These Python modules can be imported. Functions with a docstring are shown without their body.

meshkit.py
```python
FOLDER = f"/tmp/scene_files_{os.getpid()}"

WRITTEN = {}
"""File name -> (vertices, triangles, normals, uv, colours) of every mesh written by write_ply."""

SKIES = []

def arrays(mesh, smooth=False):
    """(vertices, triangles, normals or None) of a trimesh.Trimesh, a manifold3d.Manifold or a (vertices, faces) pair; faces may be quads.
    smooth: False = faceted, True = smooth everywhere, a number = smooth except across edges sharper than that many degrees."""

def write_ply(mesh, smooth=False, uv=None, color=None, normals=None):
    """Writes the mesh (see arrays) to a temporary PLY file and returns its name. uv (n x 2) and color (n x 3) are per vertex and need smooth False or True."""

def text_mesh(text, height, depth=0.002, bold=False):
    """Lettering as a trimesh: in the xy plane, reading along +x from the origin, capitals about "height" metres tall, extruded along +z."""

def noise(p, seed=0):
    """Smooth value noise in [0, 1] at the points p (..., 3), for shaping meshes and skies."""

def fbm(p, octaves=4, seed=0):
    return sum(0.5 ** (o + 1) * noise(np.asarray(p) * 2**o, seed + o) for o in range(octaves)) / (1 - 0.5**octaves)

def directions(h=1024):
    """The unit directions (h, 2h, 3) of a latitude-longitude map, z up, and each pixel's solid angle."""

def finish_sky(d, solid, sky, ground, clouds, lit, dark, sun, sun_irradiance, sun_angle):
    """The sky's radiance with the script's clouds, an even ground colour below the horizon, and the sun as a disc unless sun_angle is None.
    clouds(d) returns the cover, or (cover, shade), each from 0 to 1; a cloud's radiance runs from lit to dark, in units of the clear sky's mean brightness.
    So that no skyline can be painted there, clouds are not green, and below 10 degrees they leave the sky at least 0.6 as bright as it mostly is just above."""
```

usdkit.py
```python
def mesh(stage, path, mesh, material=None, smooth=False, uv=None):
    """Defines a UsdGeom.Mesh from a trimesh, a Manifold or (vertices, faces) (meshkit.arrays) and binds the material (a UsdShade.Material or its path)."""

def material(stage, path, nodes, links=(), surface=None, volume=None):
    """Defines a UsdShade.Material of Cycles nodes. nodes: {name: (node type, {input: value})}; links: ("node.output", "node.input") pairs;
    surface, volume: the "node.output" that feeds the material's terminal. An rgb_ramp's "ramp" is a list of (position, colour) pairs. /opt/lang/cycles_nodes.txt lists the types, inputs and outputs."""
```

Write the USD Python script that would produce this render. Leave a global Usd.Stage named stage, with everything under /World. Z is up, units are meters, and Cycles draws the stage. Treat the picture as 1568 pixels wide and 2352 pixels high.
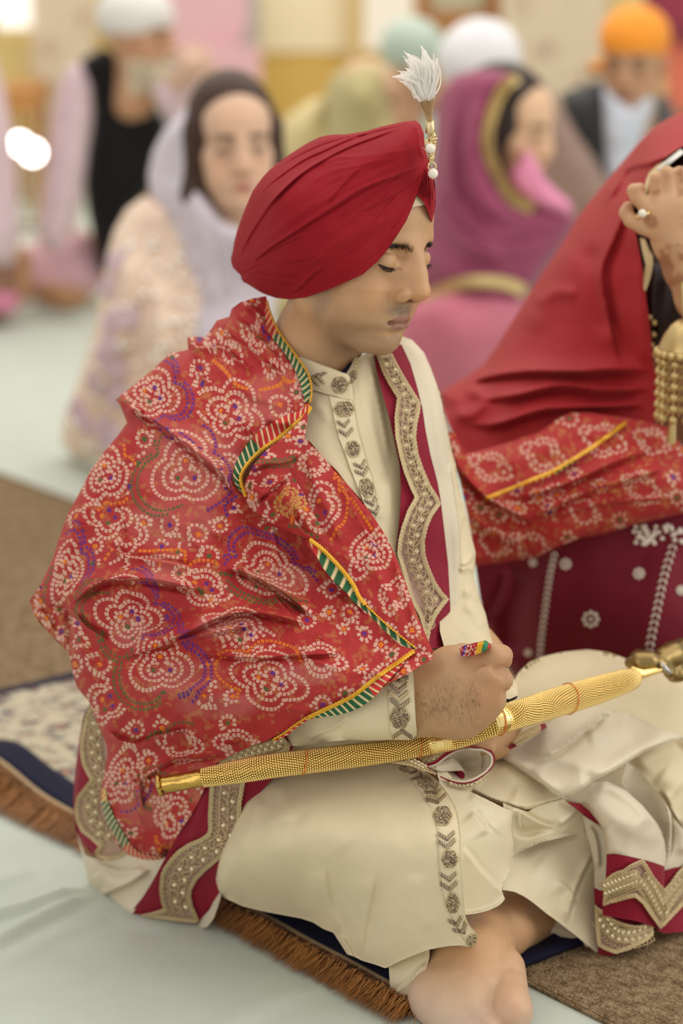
import math, random
import numpy as np
import trimesh, manifold3d, usdkit, meshkit
from scipy.spatial import Delaunay, cKDTree
from scipy.interpolate import RBFInterpolator
from shapely.geometry import Polygon, LineString, Point
import shapely
from pxr import Usd, UsdGeom, UsdShade, UsdLux, Gf, Sdf, Vt

stage = Usd.Stage.CreateInMemory()
UsdGeom.SetStageUpAxis(stage, "Z")
UsdGeom.SetStageMetersPerUnit(stage, 1.0)
UsdGeom.Xform.Define(stage, "/World")
UsdGeom.Scope.Define(stage, "/World/Looks")
rng = np.random.default_rng(7)

# ---------------------------------------------------------------- camera
FP = 85.0 / 24.0 * 1568          # focal length in pixels of the 1568 x 2352 frame
CAM = np.array([0.0, 0.0, 1.35])
PITCH = math.radians(15.6)
FWD = np.array([0, math.cos(PITCH), -math.sin(PITCH)])
UPV = np.array([0, math.sin(PITCH), math.cos(PITCH)])
cam = UsdGeom.Camera.Define(stage, "/World/camera")
cam.AddTranslateOp().Set(Gf.Vec3d(*CAM))
cam.AddRotateXOp().Set(90 - math.degrees(PITCH))
cam.CreateFocalLengthAttr(85.0)
cam.CreateHorizontalApertureAttr(24.0)
cam.CreateFStopAttr(2.2)
cam.CreateFocusDistanceAttr(2.82)
cam.CreateExposureAttr(0.27)

# ---------------------------------------------------------------- light
def rect_light(name, loc, rot, w, h, power, col):
    l = UsdLux.RectLight.Define(stage, "/World/" + name)
    l.CreateWidthAttr(w); l.CreateHeightAttr(h); l.CreateIntensityAttr(power); l.CreateColorAttr(Gf.Vec3f(*col))
    l.AddTranslateOp().Set(Gf.Vec3d(*loc)); l.AddRotateXYZOp().Set(Gf.Vec3f(*rot))
    return l
dome = UsdLux.DomeLight.Define(stage, "/World/ambient_light")
dome.CreateIntensityAttr(0.18); dome.CreateColorAttr(Gf.Vec3f(1.0, 0.965, 0.92))
rect_light("ceiling_light", (0.8, 4.6, 3.6), (0, 0, 0), 6.0, 6.0, 0.98, (1.0, 0.95, 0.86))
rect_light("far_fill_light", (-0.6, 8.4, 3.4), (0, 0, 0), 6.0, 2.6, 1.5, (1.0, 0.95, 0.86))  # added fill that lifts the far end of the hall, no known lamp
rect_light("front_fill_light", (-2.5, -1.5, 2.2), (71, 0, -30), 3.0, 2.2, 1.5, (1.0, 0.96, 0.90))  # added front fill from behind the viewpoint, no known window
rect_light("window_light", (4.2, 2.0, 2.0), (0, 72, 0), 2.4, 2.6, 2.5, (1.0, 0.97, 0.93))

# ---------------------------------------------------------------- pixels and points
def W(px, py, y):
    """The point of the place at forward distance y that the photograph shows at (px, py)."""
    px, py, y = np.broadcast_arrays(np.asarray(px, float), np.asarray(py, float), np.asarray(y, float))
    d = FWD + ((px - 784) / FP)[..., None] * np.array([1.0, 0, 0]) - ((py - 1176) / FP)[..., None] * UPV
    return CAM + d * (y / d[..., 1])[..., None]
def project(p):
    q = np.asarray(p, float) - CAM
    z = q @ FWD
    return np.stack([784 + FP * q[..., 0] / z, 1176 - FP * (q @ UPV) / z], -1)
def G(px, py, z=0.0):
    """The point at height z seen at (px, py)."""
    d = FWD + (px - 784) / FP * np.array([1.0, 0, 0]) - (py - 1176) / FP * UPV
    return CAM + d * ((z - CAM[2]) / d[2])
ZW = {'A': (500, 60, 600 / 1568), 'B': (60, 660, 660 / 1568), 'C': (560, 760, 600 / 1568), 'D': (150, 1380, 650 / 1568), 'E': (800, 1400, 768 / 1568),
      'F': (1000, 240, 568 / 1028), 'G': (0, 0, .5), 'H': (784, 0, .5), 'J': (700, 1980, 868 / 1568), 'K': (0, 1500, 300 / 1176), 'L': (0, 1900, 800 / 1568), 'P': (0, 0, 1.0),
      'S': (1040, 1580, 528 / 1568), 'T': (880, 1660, 320 / 1568), 'U': (880, 1440, 360 / 1568), 'V': (1400, 1460, 168 / 1568), 'X': (1380, 340, 188 / 632), 'Y': (600, 640, 360 / 1568)}
def Q(k, *pts):
    x, y, s = ZW[k]
    return [(x + a * s, y + b * s) for a, b in pts]

# ---------------------------------------------------------------- stage helpers
used = {}
def numbered(parent, name):
    k = (parent, name)
    n = used.get(k, -1) + 1
    used[k] = n
    return f"{parent}/{name}" + (f"_{n:03d}" if n else "")
def setdata(prim, label=None, cat=None, group=None, kind=None):
    for k, v in (("label", label), ("category", cat), ("group", group), ("kind", kind)):
        if v:
            prim.SetCustomDataByKey(k, v)
    return prim
def thing(name, label, cat, loc=(0, 0, 0), group=None, rot=None):
    x = UsdGeom.Xform.Define(stage, numbered("/World", name))
    x.AddTranslateOp().Set(Gf.Vec3d(*map(float, loc)))
    if rot is not None:
        x.AddRotateXYZOp().Set(Gf.Vec3f(*rot))
    p = setdata(x.GetPrim(), label, cat, group)
    ORG[str(p.GetPath())] = np.asarray(loc, float)
    return p
ORG = {}
def put(name, v, f, mat, parent=None, smooth=True, col=None, label=None, cat=None, group=None, kind=None, attrs=None, sub=False):
    """One Mesh prim. Points are given in world space and stored relative to the thing's base."""
    v, f = np.asarray(v, float), np.asarray(f, int)
    base = str(parent.GetPath()) if parent is not None else "/World"
    path = numbered(base, name)
    o = np.zeros(3)
    for k, t in ORG.items():
        if base == k or base.startswith(k + "/"):
            o = t
    m = usdkit.mesh(stage, path, (v - o, f), "/World/Looks/" + mat, smooth=smooth)
    if col is not None:
        UsdGeom.PrimvarsAPI(m).CreatePrimvar("col", Sdf.ValueTypeNames.Color3fArray, "vertex").Set(Vt.Vec3fArray.FromNumpy(np.asarray(col, np.float32)))
    for k, a in (attrs or {}).items():
        UsdGeom.PrimvarsAPI(m).CreatePrimvar(k, Sdf.ValueTypeNames.FloatArray, "vertex").Set(Vt.FloatArray.FromNumpy(np.asarray(a, np.float32)))
    m.GetPrim().CreateAttribute("doubleSided", Sdf.ValueTypeNames.Bool).Set(True)
    return setdata(m.GetPrim(), label, cat, group, kind)
class MB:
    """Collects pieces into one mesh."""
    def __init__(s): s.v, s.f, s.c, s.n = [], [], [], 0
    def add(s, v, f, c=None):
        v, f = np.asarray(v, float), np.asarray(f, int)
        if f.shape[1] == 4:
            f = np.vstack([f[:, [0, 1, 2]], f[:, [0, 2, 3]]])
        s.v.append(v); s.f.append(f + s.n); s.n += len(v)
        if c is not None:
            c = np.asarray(c, float); s.c.append(np.broadcast_to(c, (len(v), 3)))
        return s
    def put(s, name, mat, parent=None, **k):
        return put(name, np.vstack(s.v), np.vstack(s.f), mat, parent, col=np.vstack(s.c) if s.c else None, **k)
def lin(c):
    """sRGB 0..255 to linear."""
    c = np.asarray(c, float) / 255
    return np.where(c <= .04045, c / 12.92, ((c + .055) / 1.055) ** 2.4)

# ---------------------------------------------------------------- shapes
_ico = {}
def ball(c, r, n=1):
    if n not in _ico:
        m = trimesh.creation.icosphere(n); _ico[n] = (np.array(m.vertices), np.array(m.faces))
    v, f = _ico[n]
    return v * np.asarray(r) + np.asarray(c), f
def frame_of(d, ref=(0, 0, 1)):
    d = np.asarray(d, float); d = d / np.linalg.norm(d)
    a = np.cross(np.asarray(ref, float), d)
    if np.linalg.norm(a) < 1e-6: a = np.cross([1.0, 0, 0], d)
    a /= np.linalg.norm(a)
    return a, np.cross(d, a), d
def tube(p, r, sides=8, closed=False, flat=None):
    """Sweeps a circle of radius r (scalar or per point) along p, capped."""
    p = np.asarray(p, float); n = len(p)
    r = np.broadcast_to(np.asarray(r, float), (n,))
    t = np.gradient(p, axis=0); t /= np.linalg.norm(t, axis=1, keepdims=True) + 1e-12
    a = np.zeros_like(p); a0 = frame_of(t[0])[0]
    for i in range(n):
        a0 = a0 - t[i] * (a0 @ t[i]); a0 /= np.linalg.norm(a0) + 1e-12; a[i] = a0
    b = np.cross(t, a)
    g = np.arange(sides) * 2 * np.pi / sides
    fl = 1 if flat is None else flat
    v = (p[:, None] + r[:, None, None] * (np.cos(g)[None, :, None] * a[:, None] + fl * np.sin(g)[None, :, None] * b[:, None])).reshape(-1, 3)
    i, j = np.meshgrid(np.arange(n - 1), np.arange(sides), indexing="ij")
    q = np.stack([i * sides + j, i * sides + (j + 1) % sides, (i + 1) * sides + (j + 1) % sides, (i + 1) * sides + j], -1).reshape(-1, 4)
    f = np.vstack([q[:, [0, 1, 2]], q[:, [0, 2, 3]]])
    v = np.vstack([v, p[:1], p[-1:]])
    k = np.arange(sides)
    f = np.vstack([f, np.stack([np.full(sides, n * sides), (k + 1) % sides, k], 1), np.stack([np.full(sides, n * sides + 1), (n - 1) * sides + k, (n - 1) * sides + (k + 1) % sides], 1)])
    return v, f
def box(lo, hi):
    m = trimesh.creation.box(bounds=[lo, hi]); return np.array(m.vertices), np.array(m.faces)
def resample(p, step=None, n=None):
    p = np.asarray(p, float)
    s = np.r_[0, np.cumsum(np.linalg.norm(np.diff(p, axis=0), axis=1))]
    n = n or max(2, int(round(s[-1] / step)) + 1)
    t = np.linspace(0, s[-1], n)
    return np.stack([np.interp(t, s, p[:, k]) for k in range(p.shape[1])], 1)
def spline(p, n=80, closed=False):
    """Catmull-Rom through p, evenly spaced."""
    p = np.asarray(p, float)
    if len(p) < 3: return resample(p, n=n)
    e = np.vstack([p[-1], p, p[0], p[1]]) if closed else np.vstack([2 * p[0] - p[1], p, 2 * p[-1] - p[-2]])
    out = []
    for i in range(len(e) - 3):
        t = np.linspace(0, 1, 16, endpoint=False)[:, None]
        a, b, c, d = e[i:i + 4]
        out.append(.5 * (2 * b + (c - a) * t + (2 * a - 5 * b + 4 * c - d) * t ** 2 + (3 * b - a - 3 * c + d) * t ** 3))
    out.append(e[-2:-1])
    return resample(np.vstack(out), n=n)
def dist_poly(P, line):
    """Distance from points to a polyline, the fraction along it and the side (positive = left when walking it, with y down: right-hand)."""
    P = np.asarray(P, float); line = np.asarray(line, float)
    best = np.full(len(P), 1e18); frac = np.zeros(len(P)); side = np.zeros(len(P))
    L = np.linalg.norm(np.diff(line, axis=0), axis=1); S = np.r_[0, np.cumsum(L)]
    for i in range(len(line) - 1):
        a, d = line[i], line[i + 1] - line[i]
        t = np.clip(((P - a) @ d) / max(d @ d, 1e-12), 0, 1)
        e = P - a - t[:, None] * d
        q = (e * e).sum(1)
        m = q < best
        best[m] = q[m]; frac[m] = (S[i] + t[m] * L[i]) / max(S[-1], 1e-9); side[m] = (d[0] * e[m, 1] - d[1] * e[m, 0])
    return np.sqrt(best), frac, np.sign(side)

# ---------------------------------------------------------------- implicit bodies
def smin(a, b, k):
    h = np.clip(.5 + .5 * (b - a) / k, 0, 1)
    return b + (a - b) * h - k * h * (1 - h)
class SDF:
    """A distance field on a grid; capsules, ellipsoids and cuts are blended in one after another."""
    def __init__(s, lo, hi, h):
        s.lo, s.h = np.asarray(lo, float), h
        n = np.ceil((np.asarray(hi) - s.lo) / h).astype(int) + 1
        s.ax = [s.lo[k] + h * np.arange(n[k]) for k in range(3)]
        s.D = np.full(n, 1.0)
    def _win(s, lo, hi):
        i0 = [max(0, int((lo[k] - s.lo[k]) / s.h)) for k in range(3)]
        i1 = [min(s.D.shape[k], int((hi[k] - s.lo[k]) / s.h) + 2) for k in range(3)]
        sl = tuple(slice(a, max(b, a)) for a, b in zip(i0, i1))
        return sl, np.meshgrid(*[s.ax[k][sl[k]] for k in range(3)], indexing="ij", sparse=True)
    def _blend(s, sl, d, k, cut):
        if cut:
            s.D[sl] = -smin(-s.D[sl], d, k)
        else:
            s.D[sl] = smin(s.D[sl], d, k) if k > 0 else np.minimum(s.D[sl], d)
    def cone(s, a, b, r1, r2, k=.01, cut=False):
        a, b = np.asarray(a, float), np.asarray(b, float)
        m = max(r1, r2) + 3 * k + 3 * s.h
        sl, (X, Y, Z) = s._win(np.minimum(a, b) - m, np.maximum(a, b) + m)
        d = b - a; L = max(d @ d, 1e-12)
        t = np.clip(((X - a[0]) * d[0] + (Y - a[1]) * d[1] + (Z - a[2]) * d[2]) / L, 0, 1)
        q = np.sqrt((X - a[0] - t * d[0]) ** 2 + (Y - a[1] - t * d[1]) ** 2 + (Z - a[2] - t * d[2]) ** 2) - (r1 + (r2 - r1) * t)
        s._blend(sl, q, k, cut); return s
    def ell(s, c, r, k=.01, R=None, cut=False):
        c, r = np.asarray(c, float), np.asarray(r, float)
        m = r.max() + 3 * k + 3 * s.h
        sl, (X, Y, Z) = s._win(c - m, c + m)
        P = [X - c[0], Y - c[1], Z - c[2]]
        if R is not None:
            P = [sum(P[j] * R[j][i] for j in range(3)) for i in range(3)]
        k0 = np.sqrt(sum((P[i] / r[i]) ** 2 for i in range(3)))
        k1 = np.sqrt(sum((P[i] / r[i] ** 2) ** 2 for i in range(3)))
        s._blend(sl, k0 * (k0 - 1) / np.maximum(k1, 1e-6), k, cut); return s
    def chain(s, pts, rad, k=.01):
        for i in range(len(pts) - 1):
            s.cone(pts[i], pts[i + 1], rad[i], rad[i + 1], k)
        return s
    def mesh(s, smooth=2):
        D = s.D; n = np.array(D.shape)
        ins = D < 0
        c = [(i, j, k) for i in (0, 1) for j in (0, 1) for k in (0, 1)]
        cs = lambda A, o: A[o[0]:n[0] - 1 + o[0], o[1]:n[1] - 1 + o[1], o[2]:n[2] - 1 + o[2]]
        cnt = sum(cs(ins, o).astype(np.int8) for o in c)
        idx = np.argwhere((cnt > 0) & (cnt < 8))
        vid = np.full(n - 1, -1, np.int64); vid[tuple(idx.T)] = np.arange(len(idx))
        val = np.stack([D[idx[:, 0] + o[0], idx[:, 1] + o[1], idx[:, 2] + o[2]] for o in c], 1)
        acc, num = np.zeros((len(idx), 3)), np.zeros(len(idx))
        for a in range(8):
            for b in range(a + 1, 8):
                if sum(x != y for x, y in zip(c[a], c[b])) == 1:
                    m = (val[:, a] < 0) != (val[:, b] < 0)
                    t = val[m, a] / (val[m, a] - val[m, b])
                    acc[m] += np.array(c[a]) + t[:, None] * (np.array(c[b]) - np.array(c[a])); num[m] += 1
        V = s.lo + s.h * (idx + acc / num[:, None])
        F = []
        for ax in range(3):
            u, w = (ax + 1) % 3, (ax + 2) % 3
            A = [slice(None)] * 3; B = [slice(None)] * 3
            A[ax] = slice(0, -1); B[ax] = slice(1, None)
            ch = ins[tuple(A)] != ins[tuple(B)]
            e = np.argwhere(ch)
            e = e[(e[:, u] > 0) & (e[:, w] > 0) & (e[:, u] < n[u] - 1) & (e[:, w] < n[w] - 1)]
            g = lambda du, dw: vid[tuple((e - du * np.eye(3, dtype=int)[u] - dw * np.eye(3, dtype=int)[w]).T)]
            q = np.stack([g(1, 1), g(0, 1), g(0, 0), g(1, 0)], 1)
            flip = ~ins[tuple(e.T)]
            q[flip] = q[flip][:, ::-1]
            F.append(q)
        F = np.vstack(F); F = F[(F >= 0).all(1)]
        f = np.vstack([F[:, [0, 1, 2]], F[:, [0, 2, 3]]])
        if smooth:
            e = np.vstack([F[:, [0, 1]], F[:, [1, 2]], F[:, [2, 3]], F[:, [3, 0]]]); e = np.vstack([e, e[:, ::-1]])
            deg = np.bincount(e[:, 0], minlength=len(V))[:, None]
            for it in range(smooth * 2):
                S = np.stack([np.bincount(e[:, 0], V[e[:, 1], k], len(V)) for k in range(3)], 1) / np.maximum(deg, 1)
                V = V + (.5 if it % 2 == 0 else -.52) * (S - V)
        return V, f
def basis(fwd, up):
    f = np.asarray(fwd, float); f = f / np.linalg.norm(f)
    r = np.cross(f, np.asarray(up, float)); r /= np.linalg.norm(r)
    return np.stack([r, f, np.cross(r, f)], 1)      # columns: right, forward, up

# ---------------------------------------------------------------- draped cloth
class Cloth:
    """A sheet of cloth: its edge as the photograph shows it, a depth surface through control points (px, py, y), folds, rounded-off sides and a real thickness.
    folds: (points, width, height[, kind]) kind r = ridge, s = overlap (a lip that drops on the left side of the line, walking along it)."""
    def __init__(s, outline, ctrl, folds=(), step=6, thick=.0015, sil=None, rnd=(40, .03), wr=(0, 60), back=None, smoothing=0, micro=(0, 14)):
        s.poly = Polygon(outline).buffer(0)
        if s.poly.geom_type != 'Polygon': s.poly = max(s.poly.geoms, key=lambda g: g.area)
        c = np.asarray(ctrl, float)
        s.rbf = RBFInterpolator(c[:, :2] / 500, c[:, 2], kernel='thin_plate_spline', smoothing=smoothing, neighbors=None) if len(c) > 3 else None
        if s.rbf is None:
            A = np.c_[c[:, :2], np.ones(len(c))]
            k = np.linalg.lstsq(A, c[:, 2], rcond=None)[0] if len(c) == 3 else np.array([0, 0, c[:, 2].mean()])
            s.lin = k
        s.folds = [(np.asarray(spline(f[0], 40)), *f[1:]) for f in folds]
        s.sil = [np.vstack([np.array(s.poly.exterior.coords)])] if sil is None else [np.asarray(q, float) for q in sil]
        s.rnd, s.wr, s.micro, s.thick, s.step = rnd, wr, micro, thick, step
        s.build(back)
    def base(s, P):
        if s.rbf is not None:
            out = np.empty(len(P))
            for i in range(0, len(P), 50000): out[i:i + 50000] = s.rbf(P[i:i + 50000] / 500)
            return out
        return np.c_[P, np.ones(len(P))] @ s.lin
    def relief(s, P):
        h = np.zeros(len(P))
        for f in s.folds:
            line, w, a = f[:3]; kind = f[3] if len(f) > 3 else 'r'
            lo, hi = line.min(0) - 4 * w, line.max(0) + 4 * w
            m = ((P > lo) & (P < hi)).all(1)
            if not m.any(): continue
            d, t, sd = dist_poly(P[m], line)
            tap = np.clip(np.minimum(t, 1 - t) * 5, 0, 1); tap = tap * tap * (3 - 2 * tap)
            if kind == 'r': g = np.exp(-(d / w) ** 2)
            elif kind == 'e':                        # ridge that does not fade at its ends
                g = np.exp(-(d / w) ** 2); tap = 1
            else:
                g = np.where(sd > 0, np.exp(-(d / w) ** 1.3), np.exp(-(d / (w * .22)) ** 2))
                g = g - .35 * np.where(sd < 0, np.exp(-((d - w * .35) / (w * .4)) ** 2), 0)
            h[m] += a * g * tap
        if s.wr[0]:
            h += s.wr[0] * (meshkit.fbm(np.c_[P / s.wr[1], np.zeros(len(P))], 3, 3) - .5) * 2
        if s.micro[0]:
            h += s.micro[0] * (meshkit.fbm(np.c_[P / s.micro[1], np.full(len(P), 4.4)], 2, 5) - .5) * 2
        return h
    def y(s, P):
        P = np.asarray(P, float).reshape(-1, 2)
        y = s.base(P) - s.relief(P)
        w, r = s.rnd
        if r and s.sil:
            d = np.min([dist_poly(P, q)[0] for q in s.sil], axis=0)
            t = 1 - np.clip(d / w, 0, 1)
            y = y + r * (1 - np.sqrt(np.maximum(1 - t * t, 0)))
        return y
    def at(s, P, lift=0.0):
        """Points on the cloth under the pixels P, lifted towards the viewer by lift metres."""
        P = np.asarray(P, float).reshape(-1, 2)
        return W(P[:, 0], P[:, 1], s.y(P) - lift)
    def build(s, back):
        st = s.step
        ring = np.array(s.poly.exterior.coords)
        B = resample(ring, st)[:-1]
        x0, y0, x1, y1 = s.poly.bounds
        gx = np.arange(x0, x1 + st, st); gy = np.arange(y0, y1 + st * .866, st * .866)
        X, Y = np.meshgrid(gx, gy); X = X + (np.arange(len(gy)) % 2)[:, None] * st / 2
        P = np.c_[X.ravel(), Y.ravel()]
        inner = s.poly.buffer(-.55 * st)
        shapely.prepare(inner)
        P = P[shapely.contains_xy(inner, P[:, 0], P[:, 1])] if not inner.is_empty else P[:0]
        P = np.vstack([B, P])
        T = Delaunay(P).simplices
        cen = P[T].mean(1)
        big = s.poly.buffer(.02 * st); shapely.prepare(big)
        T = T[shapely.contains_xy(big, cen[:, 0], cen[:, 1])]
        a, b, c = P[T[:, 0]], P[T[:, 1]], P[T[:, 2]]
        ar = (b[:, 0] - a[:, 0]) * (c[:, 1] - a[:, 1]) - (b[:, 1] - a[:, 1]) * (c[:, 0] - a[:, 0])
        T = T[np.abs(ar) > 1e-6]; ar = ar[np.abs(ar) > 1e-6]
        T[ar > 0] = T[ar > 0][:, ::-1]                       # front faces the viewer
        y = s.y(P)
        yb = y + s.thick
        if back is not None:
            d = shapely.distance(s.poly.exterior, shapely.points(P))
            w, depth = back
            t = 1 - np.clip(d / w, 0, 1)
            yb = y + s.thick + depth * np.sqrt(np.maximum(1 - t * t, 0))
        n, nb = len(P), len(B)
        V = np.vstack([W(P[:, 0], P[:, 1], y), W(P[:, 0], P[:, 1], yb)])
        k = np.arange(nb); k2 = (k + 1) % nb
        rim = np.vstack([np.c_[k, k2, k + n], np.c_[k2, k2 + n, k + n]])
        # the rim runs round the edge: turn it the way the edge was walked
        if Polygon(B).exterior.is_ccw: rim = rim[:, ::-1]
        s.P, s.n = P, n
        s.v, s.f = V, np.vstack([T, T[:, ::-1] + n, rim])
    def put(s, name, mat, parent=None, colour=None, **k):
        col = None
        if colour is not None:
            c = colour(s.P); col = np.vstack([c, c])
        return put(name, s.v, s.f, mat, parent, col=col, **k)
class Over(Cloth):
    """A piece sewn or lying on another cloth: same run, lifted by lift metres."""
    def __init__(s, under, outline, lift=.002, **k):
        s.under, s.lift = under, lift
        Cloth.__init__(s, outline, [(0, 0, 0)], **k)
    def y(s, P):
        P = np.asarray(P, float).reshape(-1, 2)
        return s.under.y(P) - s.lift - s.relief(P)
def band(cl, line, w0, w1, lift=.002, thick=.0012, n=120, across=4, wave=None):
    """A ribbon lying on the cloth cl along the pixel line, from w0 pixels on the left of it to w1 on its right. Returns v, f, (along, across) per vertex."""
    L = spline(line, n)
    t = np.gradient(L, axis=0); t /= np.linalg.norm(t, axis=1, keepdims=True)
    nrm = np.c_[-t[:, 1], t[:, 0]]
    w0 = np.broadcast_to(w0, (n,)); w1 = np.broadcast_to(w1, (n,))
    u = np.linspace(0, 1, across + 1)
    P = L[:, None] + nrm[:, None] * (w0[:, None] + (w1 - w0)[:, None] * u)[..., None]
    v = cl.at(P.reshape(-1, 2), lift)
    vb = cl.at(P.reshape(-1, 2), lift - thick)
    i, j = np.meshgrid(np.arange(n - 1), np.arange(across), indexing="ij")
    m = across + 1
    q = np.stack([i * m + j, i * m + j + 1, (i + 1) * m + j + 1, (i + 1) * m + j], -1).reshape(-1, 4)
    N = n * m
    e = np.r_[np.arange(m), np.arange(1, n) * m + across, (n - 1) * m + np.arange(across - 1, -1, -1), np.arange(n - 2, 0, -1) * m]
    e2 = np.roll(e, -1)
    f = np.vstack([q, q[:, ::-1] + N, np.c_[e, e2, e2 + N, e + N]])
    s = np.r_[0, np.cumsum(np.linalg.norm(np.diff(L, axis=0), axis=1))]
    uv = np.stack(np.broadcast_arrays(s[:, None], u[None, :]), -1).reshape(-1, 2)
    return np.vstack([v, vb]), f, np.vstack([uv, uv]), P
# ---------------------------------------------------------------- materials
def M(name, nodes, links, surface="p.BSDF"):
    return usdkit.material(stage, "/World/Looks/" + name, nodes, links, surface=surface)
def cloth_mat(name, rgb, rough=.8, weave=900, wbump=.25, slub=0.0, slub_scale=(60, 60, 900), sheen=.25, var=.06, vcol=False, alpha=None, metal=0.0, spec=.3, soft=0, backlit=0.0):
    c = lin(rgb)
    n = {"tc": ("texture_coordinate", {}),
         "big": ("noise_texture", {"scale": 14.0, "detail": 3.0}),
         "wv": ("noise_texture", {"scale": float(weave), "detail": 1.0}),
         "mp": ("mapping", {"scale": slub_scale}),
         "sl": ("noise_texture", {"scale": 1.0, "detail": 2.0}),
         "hs": ("math", {"math_type": "multiply", "value2": float(slub)}),
         "hw": ("math", {"math_type": "multiply_add", "value2": float(wbump)}),
         "bp": ("bump", {"strength": .35, "distance": .0012}),
         "rp": ("map_range", {"from_min": .25, "from_max": .75, "to_min": 1 - var, "to_max": 1 + var}),
         "mx": ("vector_math", {"math_type": "scale", "vector1": tuple(c)}),
         "p": ("principled_bsdf", {"roughness": rough, "sheen_weight": sheen, "sheen_roughness": .5, "sheen_tint": tuple(np.minimum(1, c * .6 + .35)), "specular_ior_level": spec, "metallic": metal})}
    l = [("tc.object", "big.vector"), ("tc.object", "wv.vector"), ("tc.object", "mp.vector"), ("mp.vector", "sl.vector"), ("sl.fac", "hs.value1"),
         ("wv.fac", "hw.value1"), ("hs.value", "hw.value3"), ("hw.value", "bp.height"), ("bp.normal", "p.normal"), ("big.fac", "rp.value"), ("rp.result", "mx.scale"), ("mx.vector", "p.base_color")]
    if vcol:
        n["at"] = ("attribute", {"attribute": "col"}); l.append(("at.color", "mx.vector1"))
    surf = "p.BSDF"
    if alpha is not None:
        n["aa"] = ("attribute", {"attribute": "cover"}); l.append(("aa.fac", "p.alpha"))
    if backlit:
        n["tl"] = ("translucent_bsdf", {}); n["ms"] = ("mix_closure", {"fac": backlit})
        l += [("mx.vector", "tl.color"), ("p.BSDF", "ms.closure1"), ("tl.BSDF", "ms.closure2")]; surf = "ms.closure"
    return M(name, n, l, surf)
def metal_mat(name, rgb, rough=.3, bump=0, scale=300, metal=1.0):
    n = {"tc": ("texture_coordinate", {}), "nz": ("noise_texture", {"scale": float(scale), "detail": 3.0}), "bp": ("bump", {"strength": float(bump), "distance": .002}),
         "p": ("principled_bsdf", {"base_color": tuple(lin(rgb)), "metallic": metal, "roughness": rough})}
    return M(name, n, [("tc.object", "nz.vector"), ("nz.fac", "bp.height"), ("bp.normal", "p.normal")])
def flat_mat(name, rgb, rough=.6, **k):
    return M(name, {"nz": ("noise_texture", {"scale": 40.0}), "rp": ("map_range", {"from_min": .2, "from_max": .8, "to_min": .95, "to_max": 1.05}), "tc": ("texture_coordinate", {}),
                    "mx": ("vector_math", {"math_type": "scale", "vector1": tuple(lin(rgb))}), "p": ("principled_bsdf", {"roughness": rough, **k})},
             [("tc.object", "nz.vector"), ("nz.fac", "rp.value"), ("rp.result", "mx.scale"), ("mx.vector", "p.base_color")])
def emit_mat(name, rgb, s):
    return M(name, {"e": ("emission", {"color": tuple(lin(rgb)), "strength": s})}, [], "e.emission")
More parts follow.
